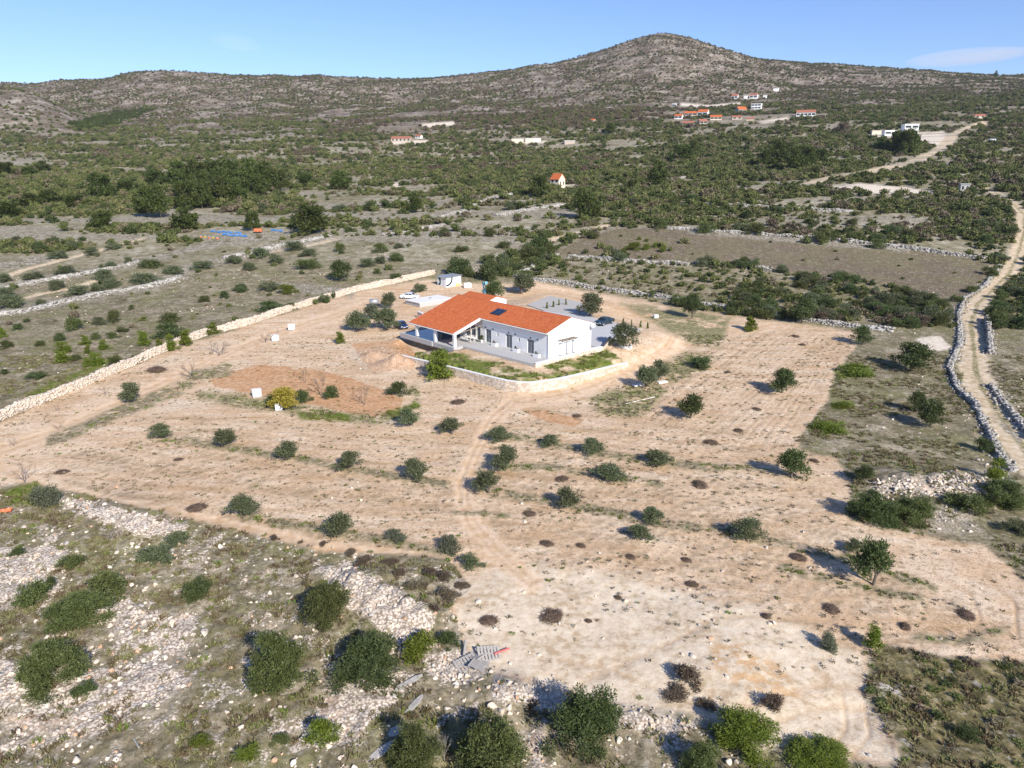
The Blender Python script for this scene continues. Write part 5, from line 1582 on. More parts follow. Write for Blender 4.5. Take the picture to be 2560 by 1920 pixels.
def glazing_y(ya, yb, za, zb, x, name, panes=1, gm='glass'):
    f = MB()
    t_ = 0.06
    f.box(x - 0.07, x, ya, yb, za, za + t_)
    f.box(x - 0.07, x, ya, yb, zb - t_, zb)
    pw = (yb - ya) / panes
    for k in range(panes + 1):
        y = ya + k * pw
        f.box(x - 0.071, x - .001, max(y - t_ / 2, ya), min(y + t_ / 2, yb), za + t_, zb - t_)
    fo = part(name, f, 'plastic_white')
    for k in range(panes):
        g = MB()
        g.box(x - 0.04, x - 0.03, ya + k * pw + t_ / 2, ya + (k + 1) * pw - t_ / 2, za + t_, zb - t_)
        g.obj('pane', M[gm], fo)
for a in FD:
    glazing(*a, 0.14, 'sliding_door', 2, 'grey_frame')
for a in FW:
    glazing(*a, 0.14, 'window', 1)
for a in PDR[:3]:
    glazing(*a, 0.16, 'sliding_door', 2, 'grey_frame')
glazing(*PDR[3], 0.16, 'window', 5, 'grey_frame')
for a in GD:
    glazing_y(*a, -0.14, 'glazed_door', 1, 'plastic_white')
for a in GW:
    glazing_y(*a, -0.10, 'window', 3, 'plastic_white')
for x in (-16.0 + 0.9, -13.2, -9.2, -7.6, -4.0, -2.4):                  # lamps over the doors
    w = MB()
    w.box(x - 0.09, x + 0.09, -0.11, 0.048, 2.55, 2.78)
    part('wall_lamp', w, 'dark_metal')

# roof: front slope in two joined leaves (the left one runs on over the porch), rear slope, ridge, gutters, verge boards
w = MB()
e0, eP, rz_ = -0.42, -PD - 0.35, roof_z(HW / 2)
w.sheet((-L1, e0, roof_z(e0)), (0.10, e0, roof_z(e0)), (0.10, HW / 2, rz_), (-L1, HW / 2, rz_), 0.14)
w.sheet((-L2 - 0.1, eP, roof_z(eP)), (-L1 - .001, eP, roof_z(eP)), (-L1 - .001, HW / 2, rz_), (-L2 - 0.1, HW / 2, rz_), 0.14)
w.sheet((0.10, HW + 0.42, roof_z(HW + 0.42)), (-L2 - 0.1, HW + 0.42, roof_z(HW + 0.42)), (-L2 - 0.1, HW / 2 + .001, rz_), (0.10, HW / 2 + .001, rz_), 0.14)
roof = part('roof', w, 'roof')
def tiles_on(x0, x1, ya, yb, parent):
    # rows of half round tiles laid on a slope, each a little uneven
    n_x, n_y = int((x1 - x0) / 0.30), int(abs(yb - ya) / 0.42)
    gx, gy = np.meshgrid(np.arange(n_x), np.arange(n_y))
    gx, gy = gx.ravel(), gy.ravel()
    m_ = len(gx)
    sx, sy = (x1 - x0) / n_x, (yb - ya) / n_y
    cx_ = x0 + (gx + 0.5) * sx + rng.uniform(-.012, .012, m_)
    ylo, yhi = ya + gy * sy + rng.uniform(-.02, .02, m_), ya + (gy + 1.0) * sy
    V_ = []
    for yy_, lift, hw_ in ((ylo, 0.035, 0.125), (yhi, 0.008, 0.105)):
        zz_ = np.array([roof_z(v_) for v_ in yy_]) + lift
        for k in range(4):
            a_ = math.pi * k / 3
            V_.append(np.stack([cx_ - hw_ * math.cos(a_), yy_, zz_ + 0.07 * math.sin(a_)], 1))
    V_ = np.stack(V_, 1)
    F_ = np.array([(0, 1, 5, 4), (1, 2, 6, 5), (2, 3, 7, 6), (0, 3, 2, 1)])
    if (yb - ya) < 0:
        F_ = F_[:, ::-1]
    o_ = link_mesh('tiles', np_mesh('tiles', V_.reshape(-1, 3), (F_[None] + 8 * np.arange(m_)[:, None, None]).reshape(-1, 4), M['tile']), parent)
    o_['kind'] = 'stuff'
    return o_
t = NT("single_roof_tiles")
_r = t.n("ShaderNodeNewGeometry").outputs["Random Per Island"]
_c = t.ramp(_r, [(0.0, (0.33, 0.082, 0.03)), (0.3, (0.365, 0.097, 0.035)), (0.8, (0.405, 0.112, 0.042)), (1.0, (0.43, 0.135, 0.06))])
_c = t.mix(t.math('MULTIPLY', t.ss(0.5, 0.68, t.noise(t.objpos(), 0.5, 6, 0.65)), 0.18), _c, (0.30, 0.11, 0.06))
M['tile'] = t.done(t.bsdf(_c, 0.85, Specular_IOR_Level=0.2))
tiles_on(-L1, 0.10, e0, HW / 2, roof)
tiles_on(-L2 - 0.1, -L1, eP, HW / 2, roof)
tiles_on(-L2 - 0.1, 0.10, HW + 0.42, HW / 2, roof)
w = MB()
w.tube((-L2 - 0.12, HW / 2, rz_ - 0.02), (0.12, HW / 2, rz_ - 0.02), 0.13, n=8)
w.obj('ridge_cap', M['ridge'], roof)
w = MB()
w.tube((-L1 + 0.1, e0 - 0.06, roof_z(e0) - 0.10), (0.1, e0 - 0.06, roof_z(e0) - 0.10), 0.075, n=8)
w.obj('gutter', M['white'], roof)
w = MB()
w.tube((-L2 - 0.1, eP - 0.06, roof_z(eP) - 0.10), (-L1 + 0.1, eP - 0.06, roof_z(eP) - 0.10), 0.075, n=8)
w.obj('gutter', M['white'], roof)
w = MB()                                                            # white verge beam of the porch, seen in full sun
a_, b_ = (-L1 + 0.22, eP + 0.05, roof_z(eP) + 0.04), (-L1 + 0.22, e0 - .02, roof_z(e0) + 0.04)
w.sheet((-L1 + .002, eP + 0.05, a_[2]), a_, b_, (-L1 + .002, e0 - .02, b_[2]), 0.42)
w.obj('verge_beam', M['white'], roof)
w = MB()
w.sheet((-L2 - 0.22, eP + 0.05, a_[2] - .02), (-L2 - .102, eP + 0.05, a_[2] - .02), (-L2 - .102, HW / 2, rz_ + .02), (-L2 - 0.22, HW / 2, rz_ + .02), 0.3)
w.obj('verge_board', M['white'], roof)
w = MB()                                                            # render band along the right gable edge
for s in (0, 1):
    ya, yb = (e0, HW / 2) if s == 0 else (HW / 2 + .001, HW + 0.42)
    w.sheet((0.102, ya, roof_z(ya) + .01), (0.19, ya, roof_z(ya) + .01), (0.19, yb, roof_z(yb) + .01), (0.102, yb, roof_z(yb) + .01), 0.22)
w.obj('verge_board', M['white'], roof)
w = MB()                                                            # eaves beam over the porch columns
w.box(-L2, -L1, -PD - 0.28, -PD + 0.12, 2.06, 2.32)
part('porch_beam', w, 'white')
for x in (-26.95, -21.55, -16.22):
    w = MB()
    w.box(x - 0.24, x + 0.24, -PD - 0.24, -PD + 0.20, -0.8 if x > -17 else 0.052, 2.058)
    part('column', w, 'white')
w = MB()                                                            # timber tie and post under the porch verge
w.tube((-16.1, -5.6, 2.15), (-16.1, 0.0, 2.75), 0.07, n=4)
w.tube((-16.1, -2.6, 0.0), (-16.1, -2.6, 3.3), 0.06, n=4)
part('porch_tie', w, 'wood')
# second small roof rising behind the ridge
w = MB()
q0, q1, qm, qz = HW / 2 + 0.4, HW + 0.2, HW / 2 + 2.9, rz_ + 0.42
w.sheet((-L2, q0, qz - 0.75), (-21.2, q0, qz - 0.75), (-21.2, qm, qz), (-L2, qm, qz), 0.14)
w.sheet((-21.2, q1, qz - 0.75), (-L2, q1, qz - 0.75), (-L2, qm + .001, qz), (-21.2, qm + .001, qz), 0.14)
part('rear_roof', w, 'roof')
w = MB()
w.add([(-21.25, q0 + .1, qz - 1.9), (-21.25, q1 - .1, qz - 1.9), (-21.25, q1 - .1, qz - 0.9), (-21.25, qm, qz - 0.18), (-21.25, q0 + .1, qz - 0.9),
       (-28.9, q0 + .1, qz - 1.9), (-28.9, q1 - .1, qz - 1.9), (-28.9, q1 - .1, qz - 0.9), (-28.9, qm, qz - 0.18), (-28.9, q0 + .1, qz - 0.9)],
      [(0, 1, 2, 3, 4), (9, 8, 7, 6, 5), (0, 5, 6, 1), (1, 6, 7, 2), (2, 7, 8, 3), (3, 8, 9, 4), (4, 9, 5, 0)])
part('rear_gable', w, 'white')
# skylight like solar panel lying on the front slope
def on_roof(px, py):
    d = ray(px, py)
    z = 5.0
    for _ in range(12):
        t_ = (z - CAM_H) / d[2]
        u_, v_ = to_house(d[0] * t_, d[1] * t_)
        z = roof_z(v_)
    return float(u_), float(v_)
pc = [on_roof(*q) for q in ((1057.8, 674), (1092.5, 669.5), (1098.5, 681), (1068, 683))]
cu, cv = -16.2 + 1.6, 2.2
cu, cv = on_roof(1077, 676)
w = MB()
z_ = lambda v, k: roof_z(v) + k + 0.08
w.sheet((cu - 1.15, cv - 0.95, z_(cv - .95, .16)), (cu + 1.15, cv - 0.95, z_(cv - .95, .16)), (cu + 1.15, cv + 0.95, z_(cv + .95, .16)), (cu - 1.15, cv + 0.95, z_(cv + .95, .16)), 0.10)
sp = part('solar_panel', w, 'panel')
w = MB()
for du in (-1.17, -0.02, 1.13):
    w.sheet((cu + du, cv - 0.97, z_(cv - .97, .175)), (cu + du + .05, cv - 0.97, z_(cv - .97, .175)), (cu + du + .05, cv + 0.97, z_(cv + .97, .175)), (cu + du, cv + 0.97, z_(cv + .97, .175)), 0.05)
w.obj('panel_frame', M['dark_metal'], sp)
# satellite dish at the rear corner of the gable
w = MB()
for ring in range(4):
    r0, r1 = 0.48 * ring / 4, 0.48 * (ring + 1) / 4
    d0, d1 = 0.35 * r0 * r0, 0.35 * r1 * r1
    for k in range(14):
        a0, a1 = 2 * math.pi * k / 14, 2 * math.pi * (k + 1) / 14
        w.add([(d0, r0 * math.cos(a0), r0 * math.sin(a0)), (d1, r1 * math.cos(a0), r1 * math.sin(a0)), (d1, r1 * math.cos(a1), r1 * math.sin(a1)), (d0, r0 * math.cos(a1), r0 * math.sin(a1))], [(0, 1, 2, 3), (3, 2, 1, 0)])
dish = part('satellite_dish', w, 'plastic_white')
dish.location, dish.rotation_euler = (0.6, 10.3, 3.95), (0, R(-25), R(-45))
w = MB()
w.tube((0.0, 9.9, 3.2), (0.4, 9.9, 3.35), 0.03)
w.tube((0.4, 9.9, 3.35), (0.52, 9.92, 3.72), 0.03)
part('dish_arm', w, 'dark_metal')
# drain pipe at the near corner
w = MB()
w.tube((0.06, 0.0, 0.05), (0.06, 0.0, WT), 0.045, n=8)
part('drain_pipe', w, 'white')

# terrace, porch deck and pool
terr = MB()
terr.prism([(-15.68, -4.75), (0.92, -4.05), (1.05, 3.75), (1.55, 11.2), (0.02, 11.2), (0.02, 0.04), (-15.68, 0.04)], -1.25, 0.0)
terrace = tag(terr.obj('terrace', M['concrete']), "pale grey concrete terrace along the shaded front of the white villa", 'terrace')
terrace.location, terrace.rotation_euler = villa.location, villa.rotation_euler
deck = MB()
deck.box(-21.6, -15.7, -6.75, 0.04, -0.80, 0.0)
deck.box(-31.2, -21.602, -6.90, -6.62, -0.80, 0.05)
deck.box(-31.2, -30.9, -6.618, 0.0, -0.80, 0.05)
deck.box(-30.898, -21.602, -6.618, 0.0, -0.80, -0.55)
pool = tag(deck.obj('swimming_pool', M['concrete']), "covered infinity pool with a concrete rim under the villa's orange roof", 'pool')
pool.location, pool.rotation_euler = villa.location, villa.rotation_euler
w = MB()
w.box(-30.898, -21.604, -6.616, 0.03, -0.548, -0.02)
w.obj('water', M['water'], pool)
w = MB()
w.box(-31.0, -15.9, -4.6, 0.0, -2.6, -0.802)
w.obj('foundation', M['concrete_dark'], pool)
# stone faced parapet on the gable side of the terrace
def local_wall(name, label, pts, width, z0, z1, mk='creamrock', cap=None, n_st=10):
    """A masonry wall in villa coordinates with stones bedded in its outer faces."""
    mb = MB()
    P = [np.array(p, float) for p in pts]
    tg = unit(np.gradient(np.array(P), axis=0))
    nr = np.stack([-tg[:, 1], tg[:, 0]], 1)
    for i in range(len(P) - 1):
        a, b = P[i], P[i + 1]
        na, nb = nr[i] * width / 2, nr[i + 1] * width / 2
        za, zb = (z1[i], z1[i + 1]) if isinstance(z1, (list, tuple)) else (z1, z1)
        mb.add([(*(a - na), z0), (*(b - nb), z0), (*(b + nb), z0), (*(a + na), z0), (*(a - na), za), (*(b - nb), zb), (*(b + nb), zb), (*(a + na), za)],
               [(0, 3, 2, 1), (4, 5, 6, 7), (0, 1, 5, 4), (2, 3, 7, 6)] + ([(3, 0, 4, 7)] if i == 0 else []) + ([(1, 2, 6, 5)] if i == len(P) - 2 else []))
    o = tag(mb.obj(name, M[mk]), label, 'stone wall')
    o.location, o.rotation_euler = villa.location, villa.rotation_euler
    st = MB()
    for i in range(len(P) - 1):
        a, b = P[i], P[i + 1]
        Ls = np.linalg.norm(b - a)
        za, zb = (z1[i], z1[i + 1]) if isinstance(z1, (list, tuple)) else (z1, z1)
        zz = z0 + 0.12
        while zz < max(za, zb) - 0.1:
            s = random.uniform(0, 0.3)
            while s < Ls:
                l = random.uniform(0.22, 0.5)
                f = min((s + l / 2) / Ls, 1)
                if zz < za + (zb - za) * f - 0.1:
                    for sd in (-1, 1):
                        c = a + (b - a) * f + (nr[i] * (1 - f) + nr[i + 1] * f) * sd * (width / 2)
                        ang = math.atan2(*(b - a)[::-1])
                        mt = Matrix.Translation((*c, zz)) @ Matrix.Rotation(ang, 4, 'Z')
                        hh = random.uniform(0.10, 0.15)
                        st.box(-l * 0.46, l * 0.46, -random.uniform(.02, .06), random.uniform(.02, .06), -hh, hh, 0, mt)
                s += l + 0.02
            zz += 0.30
    so = st.obj('stones', M[mk + '_multi'], o)
    so['kind'] = 'stuff'
    if cap:
        c = MB()
        for i in range(len(P) - 1):
            a, b = P[i], P[i + 1]
            na, nb = nr[i] * (width / 2 + .05), nr[i + 1] * (width / 2 + .05)
            za, zb = (z1[i], z1[i + 1]) if isinstance(z1, (list, tuple)) else (z1, z1)
            c.add([(*(a - na), za + .005), (*(b - nb), zb + .005), (*(b + nb), zb + .005), (*(a + na), za + .005), (*(a - na), za + .09), (*(b - nb), zb + .09), (*(b + nb), zb + .09), (*(a + na), za + .09)],
                  [(4, 5, 6, 7), (0, 1, 5, 4), (2, 3, 7, 6), (0, 3, 2, 1)])
        c.obj('coping', M[cap], o)
    return o
local_wall('parapet_wall', "pale stone parapet along the sunlit gable side of the villa terrace", [(1.10, -4.05), (1.25, 3.7), (1.78, 11.2)], 0.34, -1.6, [0.12, 0.10, 0.30], 'creamrock', 'offwhite')
local_wall('parapet_wall', "stone end wall with a dark coping beside the paved parking", [(1.9, 11.4), (0.6, 14.2), (-0.7, 16.6)], 0.34, -1.2, [0.35, 0.6, 0.7], 'creamrock', 'dark_metal')
local_wall('retaining_wall', "masonry retaining wall with a pale coping around the weedy bed before the villa", [(-21.5, -13.6), (-14, -12.9), (-6, -12.1), (0.3, -11.5), (2.2, -11.2), (3.9, -10.5), (5.3, -9.4), (6.3, -7.2), (6.9, -4.8), (7.3, -1.9), (7.55, 2), (7.6, 6), (7.45, 11)],
           0.45, -3.0, [-1.15, -1.05, -0.95, -0.90, -0.90, -0.90, -0.90, -0.90, -0.90, -0.92, -0.95, -1.05, -1.3], 'creamrock', 'offwhite')
# pergola over the gable doors
pg = MB()
per = []
for y in (2.55, 4.25, 5.75):
    b = MB()
    b.box(0.75, 1.0, y - 0.12, y + 0.12, 0.0, 2.48)
    part('pergola_post', b, 'white')
for x in (0.15, 0.87):
    b = MB()
    b.box(x - 0.05, x + 0.05, 2.2, 6.1, 2.482, 2.60)
    part('pergola_beam', b, 'wood')
for k in range(9):
    b = MB()
    y = 2.35 + k * 0.44
    b.box(0.02, 1.35, y - 0.04, y + 0.04, 2.602, 2.70)
    part('pergola_slat', b, 'wood')

def local_thing(name, label, cat, u, v, z=0.0, rz=0.0, group=None):
    x, y = from_house(u, v)
    return thing(name, label, cat, (x, y, z), HYAW + rz, group)
# white planters on the terrace
for (u, v, lab) in [(-12.0, -0.75, "white box planter left of the middle terrace door"), (-6.6, -0.75, "white box planter between the middle and right terrace doors"), (-1.8, -0.75, "white box planter nearest the villa's sunlit corner")]:
    t_ = local_thing('planter', lab, 'planter', u, v)
    b = MB()
    b.box(-0.62, 0.62, -0.30, 0.30, 0.0, 0.55)
    b.obj('box', M['white'], t_, bevel=0.02)
    b = MB()
    b.box(-0.55, 0.55, -0.24, 0.24, 0.552, 0.57)
    b.obj('soil', M['bark'], t_)
    o = link_mesh('plant', PROTO['shrub_green'][0], t_)
    o.location, o.scale = (-0.2, 0, 0.56), (0.45, 0.4, 0.5)
# dining set on the porch edge
t_ = local_thing('dining_table', "white dining table at the edge of the shaded porch", 'table', -17.9, -1.6)
b = MB()
b.box(-1.1, 1.1, -0.5, 0.5, 0.71, 0.76)
b.obj('table_top', M['white'], t_, bevel=0.01)
for sx in (-1, 1):
    for sy in (-1, 1):
        b = MB()
        b.box(sx * 1.0 - 0.04, sx * 1.0 + 0.04, sy * 0.42 - 0.04, sy * 0.42 + 0.04, 0, 0.708)
        b.obj('leg', M['white'], t_)
def chair(u, v, rz, lab, grp):
    t_ = local_thing('chair', lab, 'chair', u, v, 0, rz, grp)
    b = MB()
    b.box(-0.24, 0.24, -0.24, 0.24, 0.42, 0.47)
    b.obj('seat', M['white'], t_, bevel=0.01)
    b = MB()
    b.box(-0.24, 0.24, 0.20, 0.25, 0.472, 0.88)
    b.obj('backrest', M['white'], t_, bevel=0.01)
    for sx in (-1, 1):
        for sy in (-1, 1):
            b = MB()
            b.tube((sx * 0.2, sy * 0.2, 0), (sx * 0.2, sy * 0.2, 0.42), 0.02, n=5)
            b.obj('leg', M['dark_metal'], t_)
for k in range(3):
    chair(-18.6 + k * 0.7, -2.4, math.pi, "white chair on the near side of the porch dining table", "chairs at the porch dining table")
    chair(-18.6 + k * 0.7, -0.8, 0, "white chair on the house side of the porch dining table", "chairs at the porch dining table")
t_ = local_thing('potted_plant', "dark leafy potted plant by the villa's inner terrace corner", 'plant', -15.4, -0.7)
b = MB()
b.tube((0, 0, 0), (0, 0, 0.4), 0.18, 0.24, 10)
b.obj('pot', M['offwhite'], t_)
o = link_mesh('foliage', PROTO['shrub_dark'][1], t_)
o.location, o.scale = (0, 0, 0.4), (0.8, 0.8, 1.3)
# paved parking behind the villa
def pave(name, pts, z, m):
    b = MB()
    b.prism([(float(u), float(v)) for u, v in pts], z - 0.3, z)
    o = b.obj(name, M[m])
    o.location, o.rotation_euler = villa.location, villa.rotation_euler
    o['kind'] = 'structure'
    return o
pave('gravel_yard', [(-27.3, 27.4), (-16.2, 30.4), (-28.6, 40.6), (-39.2, 41.3), (-35.0, 29.6)], 0.02, 'gravel')
pave('parking_pavement', [(1.25, 11.3), (1.7, 11.4), (-1.0, 16.8), (-2.2, 27.6), (-16.2, 29.7), (-27.3, 27.3), (-30, 22), (-26, 11.3)], 0.045, 'paver')
for (px, py, side) in [(1181, 668, 0), (1195, 665, 0), (1207, 661, 0), (1223, 660, 0), (1346, 702, 1), (1364, 705, 1), (1383, 708, 1), (1399, 711, 1)]:
    o = plant('conifer', px, py, 5, 14, "thin sapling of the row %s" % ("between the grey gravel and the paving" if side == 0 else "along the paving's edge right of the dark car"), 'sapling', "saplings behind the gravel yard" if side == 0 else "saplings beside the dark car", 'sapling')
# white ring planter round the olive
p = at(1352, 753)
b = MB()
for k in range(16):
    a0, a1 = 2 * math.pi * k / 16, 2 * math.pi * (k + 1) / 16
    for (r0, r1) in ((1.0, 1.25),):
        q = [(r0 * math.cos(a0), r0 * math.sin(a0)), (r1 * math.cos(a0), r1 * math.sin(a0)), (r1 * math.cos(a1), r1 * math.sin(a1)), (r0 * math.cos(a1), r0 * math.sin(a1))]
        b.prism(q, -0.4, 0.4)
o = tag(b.obj('ring_planter', M['offwhite']), "white round masonry ring around the olive beside the parking", 'planter')
o.location = p + np.array([0, 0.9, 0])

# ---------------------------------------------------------------- vehicles
def car(label, loc, rz, paint, size=(4.4, 1.78, 1.45), name='parked_car'):
    """Front towards +x."""
    L_, W_, H_ = size
    t_ = thing(name, label, 'car', loc, rz)
    hw = W_ / 2
    prof = [(-.5, .30), (-.5, .62), (-.47, .70), (-.33, .72), (-.20, .985), (.06, 1.0), (.12, .97), (.24, .68), (.42, .60), (.49, .50), (.5, .30), (.44, .20), (-.45, .20)]
    b = MB()
    rows = []
    for s, k in ((-1, 1.0), (1, 1.0)):
        row = []
        for (fx, fz) in prof:
            inset = 1.0 if fz < 0.66 else (0.94 if fz < 0.73 else 0.80)
            row.append((fx * L_, s * hw * inset, fz * H_))
        rows.append(row)
    n = len(prof)
    vs = rows[0] + rows[1]
    fs = [tuple(range(n)), tuple(range(2 * n - 1, n - 1, -1))] + [(k, n + k, n + (k + 1) % n, (k + 1) % n) for k in range(n)]
    b.add(vs, fs)
    b.obj('body', paint, t_, bevel=0.05)
    def pane(name_, q):
        g = MB()
        q = [Vector(v) for v in q]
        nn = (q[1] - q[0]).cross(q[3] - q[0]).normalized() * 0.012
        g.add([v + nn for v in q] + [v - nn for v in q], [(0, 1, 2, 3), (7, 6, 5, 4), (0, 4, 5, 1), (1, 5, 6, 2), (2, 6, 7, 3), (3, 7, 4, 0)])
        g.obj(name_, M['glass_dark'], t_)
    yi, yo = hw * 0.80, hw * 0.93
    pane('windscreen', [(.232 * L_, -yo * .9, .70 * H_), (.232 * L_, yo * .9, .70 * H_), (.13 * L_, yi * .95, .955 * H_), (.13 * L_, -yi * .95, .955 * H_)])
    pane('rear_window', [(-.322 * L_, yo * .9, .735 * H_), (-.322 * L_, -yo * .9, .735 * H_), (-.21 * L_, -yi * .95, .965 * H_), (-.21 * L_, yi * .95, .965 * H_)])
    for s in (-1, 1):
        for (xa, xb, xc, xd) in ((-.28, -.05, -.05, -.185), (-.035, .20, .095, -.035)):
            q = [(xa * L_, s * (yo + .012), .72 * H_), (xb * L_, s * (yo + .012), .72 * H_), (xc * L_, s * (yi + .03), .945 * H_), (xd * L_, s * (yi + .03), .945 * H_)]
            pane('side_window', q if s < 0 else q[::-1])
        for fx in (-.31, .31):
            wv = MB()
            wv.tube((fx * L_, s * (hw - 0.20), 0.31), (fx * L_, s * (hw + 0.015), 0.31), 0.31, n=16)
            wo_ = wv.obj('wheel', M['black'], t_)
            rv = MB()
            rv.tube((fx * L_, s * (hw + 0.0155), 0.31), (fx * L_, s * (hw + 0.03), 0.31), 0.19, 0.17, n=10)
            rv.obj('rim', M['steel'], wo_)
        lb = MB()
        lb.box(.485 * L_, .508 * L_, s * hw * .62 - .16, s * hw * .62 + .16, .43 * H_, .50 * H_)
        lb.obj('headlight', M['plastic_white'], t_)
        lb = MB()
        lb.box(-.508 * L_, -.49 * L_, s * hw * .7 - .14, s * hw * .7 + .14, .52 * H_, .60 * H_)
        lb.obj('tail_light', M['red'], t_)
    for fx in (-.509, .501):
        lb = MB()
        lb.box(fx * L_, fx * L_ + .02, -.26, .26, .32 * H_, .38 * H_)
        lb.obj('number_plate', M['plastic_white'], t_)
    return t_
def paintmat(name, col, met=0.0):
    t = NT(name)
    return t.done(t.bsdf(col, 0.25, Metallic=met, Coat_Weight=0.6))
M['red'] = plain("red_plastic", (0.35, 0.02, 0.02), 0.4, 0.05)
M['paint_white'] = paintmat("white_car_paint", (0.72, 0.73, 0.74))
M['paint_dark'] = paintmat("dark_blue_car_paint", (0.012, 0.03, 0.05))
M['paint_blue'] = paintmat("navy_car_paint", (0.01, 0.025, 0.09))
x_, y_ = from_house(-10.0, 26.2)
car("dark blue saloon parked on the pale paving behind the villa", (x_, y_, 0.05), HYAW - math.pi / 2 + 0.08, M['paint_dark'], (4.6, 1.8, 1.43))
p = at(886, 645)
car("white saloon parked beside the white cistern and the long wall", (p[0], p[1], p[2]), -0.12, M['paint_white'], (4.4, 1.75, 1.42))
p = at(866, 711)
car("navy blue hatchback half hidden by the olive next to the pool", (p[0], p[1] + 0.8, p[2]), -1.1, M['paint_blue'], (3.8, 1.7, 1.5))

# ---------------------------------------------------------------- tanks, shed, machine
def tote(px, py, lab, rz=0.4, s=1.0):
    p = at(px, py)
    t_ = thing('water_tote', lab, 'water tank', (p[0], p[1] + 0.6, p[2]), rz, None, (s, s, s))
    b = MB()
    for k in range(3):
        b.box(-0.6, 0.6, -0.5 + k * 0.43, -0.36 + k * 0.43, 0.0, 0.12)
    b.obj('pallet', M['greywood'], t_)
    b = MB()
    b.box(-0.57, 0.57, -0.47, 0.47, 0.122, 1.12)
    b.obj('tank', M['plastic_white'], t_, bevel=0.07)
    b = MB()
    for k in range(7):
        x = -0.6 + k * 0.2
        for y in (-0.495, 0.495):
            b.box(x - .012, x + .012, y - .012, y + .012, 0.122, 1.16)
    for k in range(5):
        y = -0.4 + k * 0.2
        for x in (-0.605, 0.605):
            b.box(x - .012, x + .012, y - .012, y + .012, 0.122, 1.16)
    for z in (0.4, 0.75, 1.14):
        for y in (-0.52, 0.52):
            b.box(-0.62, 0.62, y - .01, y + .01, z - .012, z + .012)
        for x in (-0.63, 0.63):
            b.box(x - .01, x + .01, -0.53, 0.53, z - .012, z + .012)
    b.obj('cage', M['plastic_white'], t_)
    b = MB()
    b.tube((0, 0, 1.12), (0, 0, 1.20), 0.13, n=10)
    b.obj('cap', M['plastic_white'], t_)
tote(552, 860, "white caged water tote on the left end of the red soil oval", 0.5)
tote(593, 738, "lower left of two white totes near the long wall", 0.2)
tote(628, 714, "upper right of two white totes near the long wall", 0.2)
tote(600, 889, "small white tote half hidden behind the yellow tree", 0.3, 0.8)
# white block on the grassy plot
p = at(1417, 688)
b = MB()
b.box(-0.5, 0.5, -0.4, 0.4, 0, 0.75)
o = tag(b.obj('stone_block', M['offwhite'], bevel=0.09), "pale square block standing on the grass right of the parking", 'block')
o.location, o.rotation_euler = (p[0], p[1] + .5, p[2]), (0, 0, 0.4)
# pale slabs under the paired olives
for (px, py, w_, h_, lab) in [(1378, 832, 1.9, 1.0, "flat pale slab on the ground left of the paired olives"), (1430, 826, 1.7, 0.9, "flat pale slab on the ground right of the paired olives")]:
    p = at(px, py)
    b = MB()
    b.prism([(-w_ / 2, -h_ / 2), (w_ / 2, -h_ / 2.4), (w_ / 2.2, h_ / 2), (-w_ / 2.5, h_ / 2.2)], -0.1, 0.16)
    o = tag(b.obj('slab', M['offwhite'], bevel=0.03), lab, 'slab')
    o.location, o.rotation_euler = p, (0, 0, 0.4)
# painted shed
p = at(964, 622)
t_ = thing('shed', "white flat roofed shed with dark green painted curves by the long wall's end", 'shed', p, HYAW)
b = MB()
b.box(-3.6, 0, 0, 4.9, -0.2, 2.55)
b.obj('wall', M['white'], t_)
b = MB()
b.sheet((-3.9, -0.25, 2.62), (0.3, -0.25, 2.62), (0.3, 5.2, 2.85), (-3.9, 5.2, 2.85), 0.12)
b.obj('roof', M['steel'], t_)
b = MB()
b.box(-1.35, -0.45, -0.03, -0.002, 0.0, 2.05)
b.obj('door', M['plastic_white'], t_)
M['mural'] = plain("dark_green_paint", (0.03, 0.08, 0.09), 0.7, 0.1)
M['mural_yellow'] = plain("yellow_paint", (0.65, 0.50, 0.12), 0.7, 0.1)
b = MB()
pts = [(-3.35, 2.4), (-2.2, 2.4), (-2.15, 1.0), (-2.5, 0.45), (-3.1, 0.35), (-3.4, 0.8), (-3.0, 0.95), (-2.7, 1.2)]
b.add([(x, -0.006, z) for x, z in pts] + [(x, -0.002, z) for x, z in pts], [tuple(range(8))] + [(k, 8 + k, 8 + (k + 1) % 8, (k + 1) % 8) for k in range(8)])
b.obj('painted_curve', M['mural'], t_)
b = MB()
for k in range(7):
    a0, a1 = R(-95 + k * 16), R(-95 + (k + 1) * 16)
    c = lambda a, r: (0.006, 0.2 + r * math.cos(a), 2.3 + r * math.sin(a))
    b.add([c(a0, 1.5), c(a0, 2.0), c(a1, 2.0), c(a1, 1.5)], [(0, 1, 2, 3), (3, 2, 1, 0)])
b.obj('painted_curve', M['mural'], t_)
b = MB()
b.box(0.002, 0.006, 3.1, 4.5, 0.2, 0.75)
b.box(0.002, 0.006, 3.6, 3.75, 0.752, 2.0)
b.obj('painted_patch', M['mural_yellow'], t_)
# white water tank right of the shed
p = at(1010, 622)
t_ = thing('water_tank', "rounded whitish water tank right of the painted shed", 'water tank', p, 0.2)
b = MB()
b.box(-1.0, 1.0, -0.5, 0.7, 0, 1.3)
b.obj('tank', M['offwhite'], t_, bevel=0.25)
b = MB()
b.tube((0.2, 0, 1.3), (0.2, 0, 1.42), 0.22, n=10)
b.obj('lid', M['plastic_white'], t_)
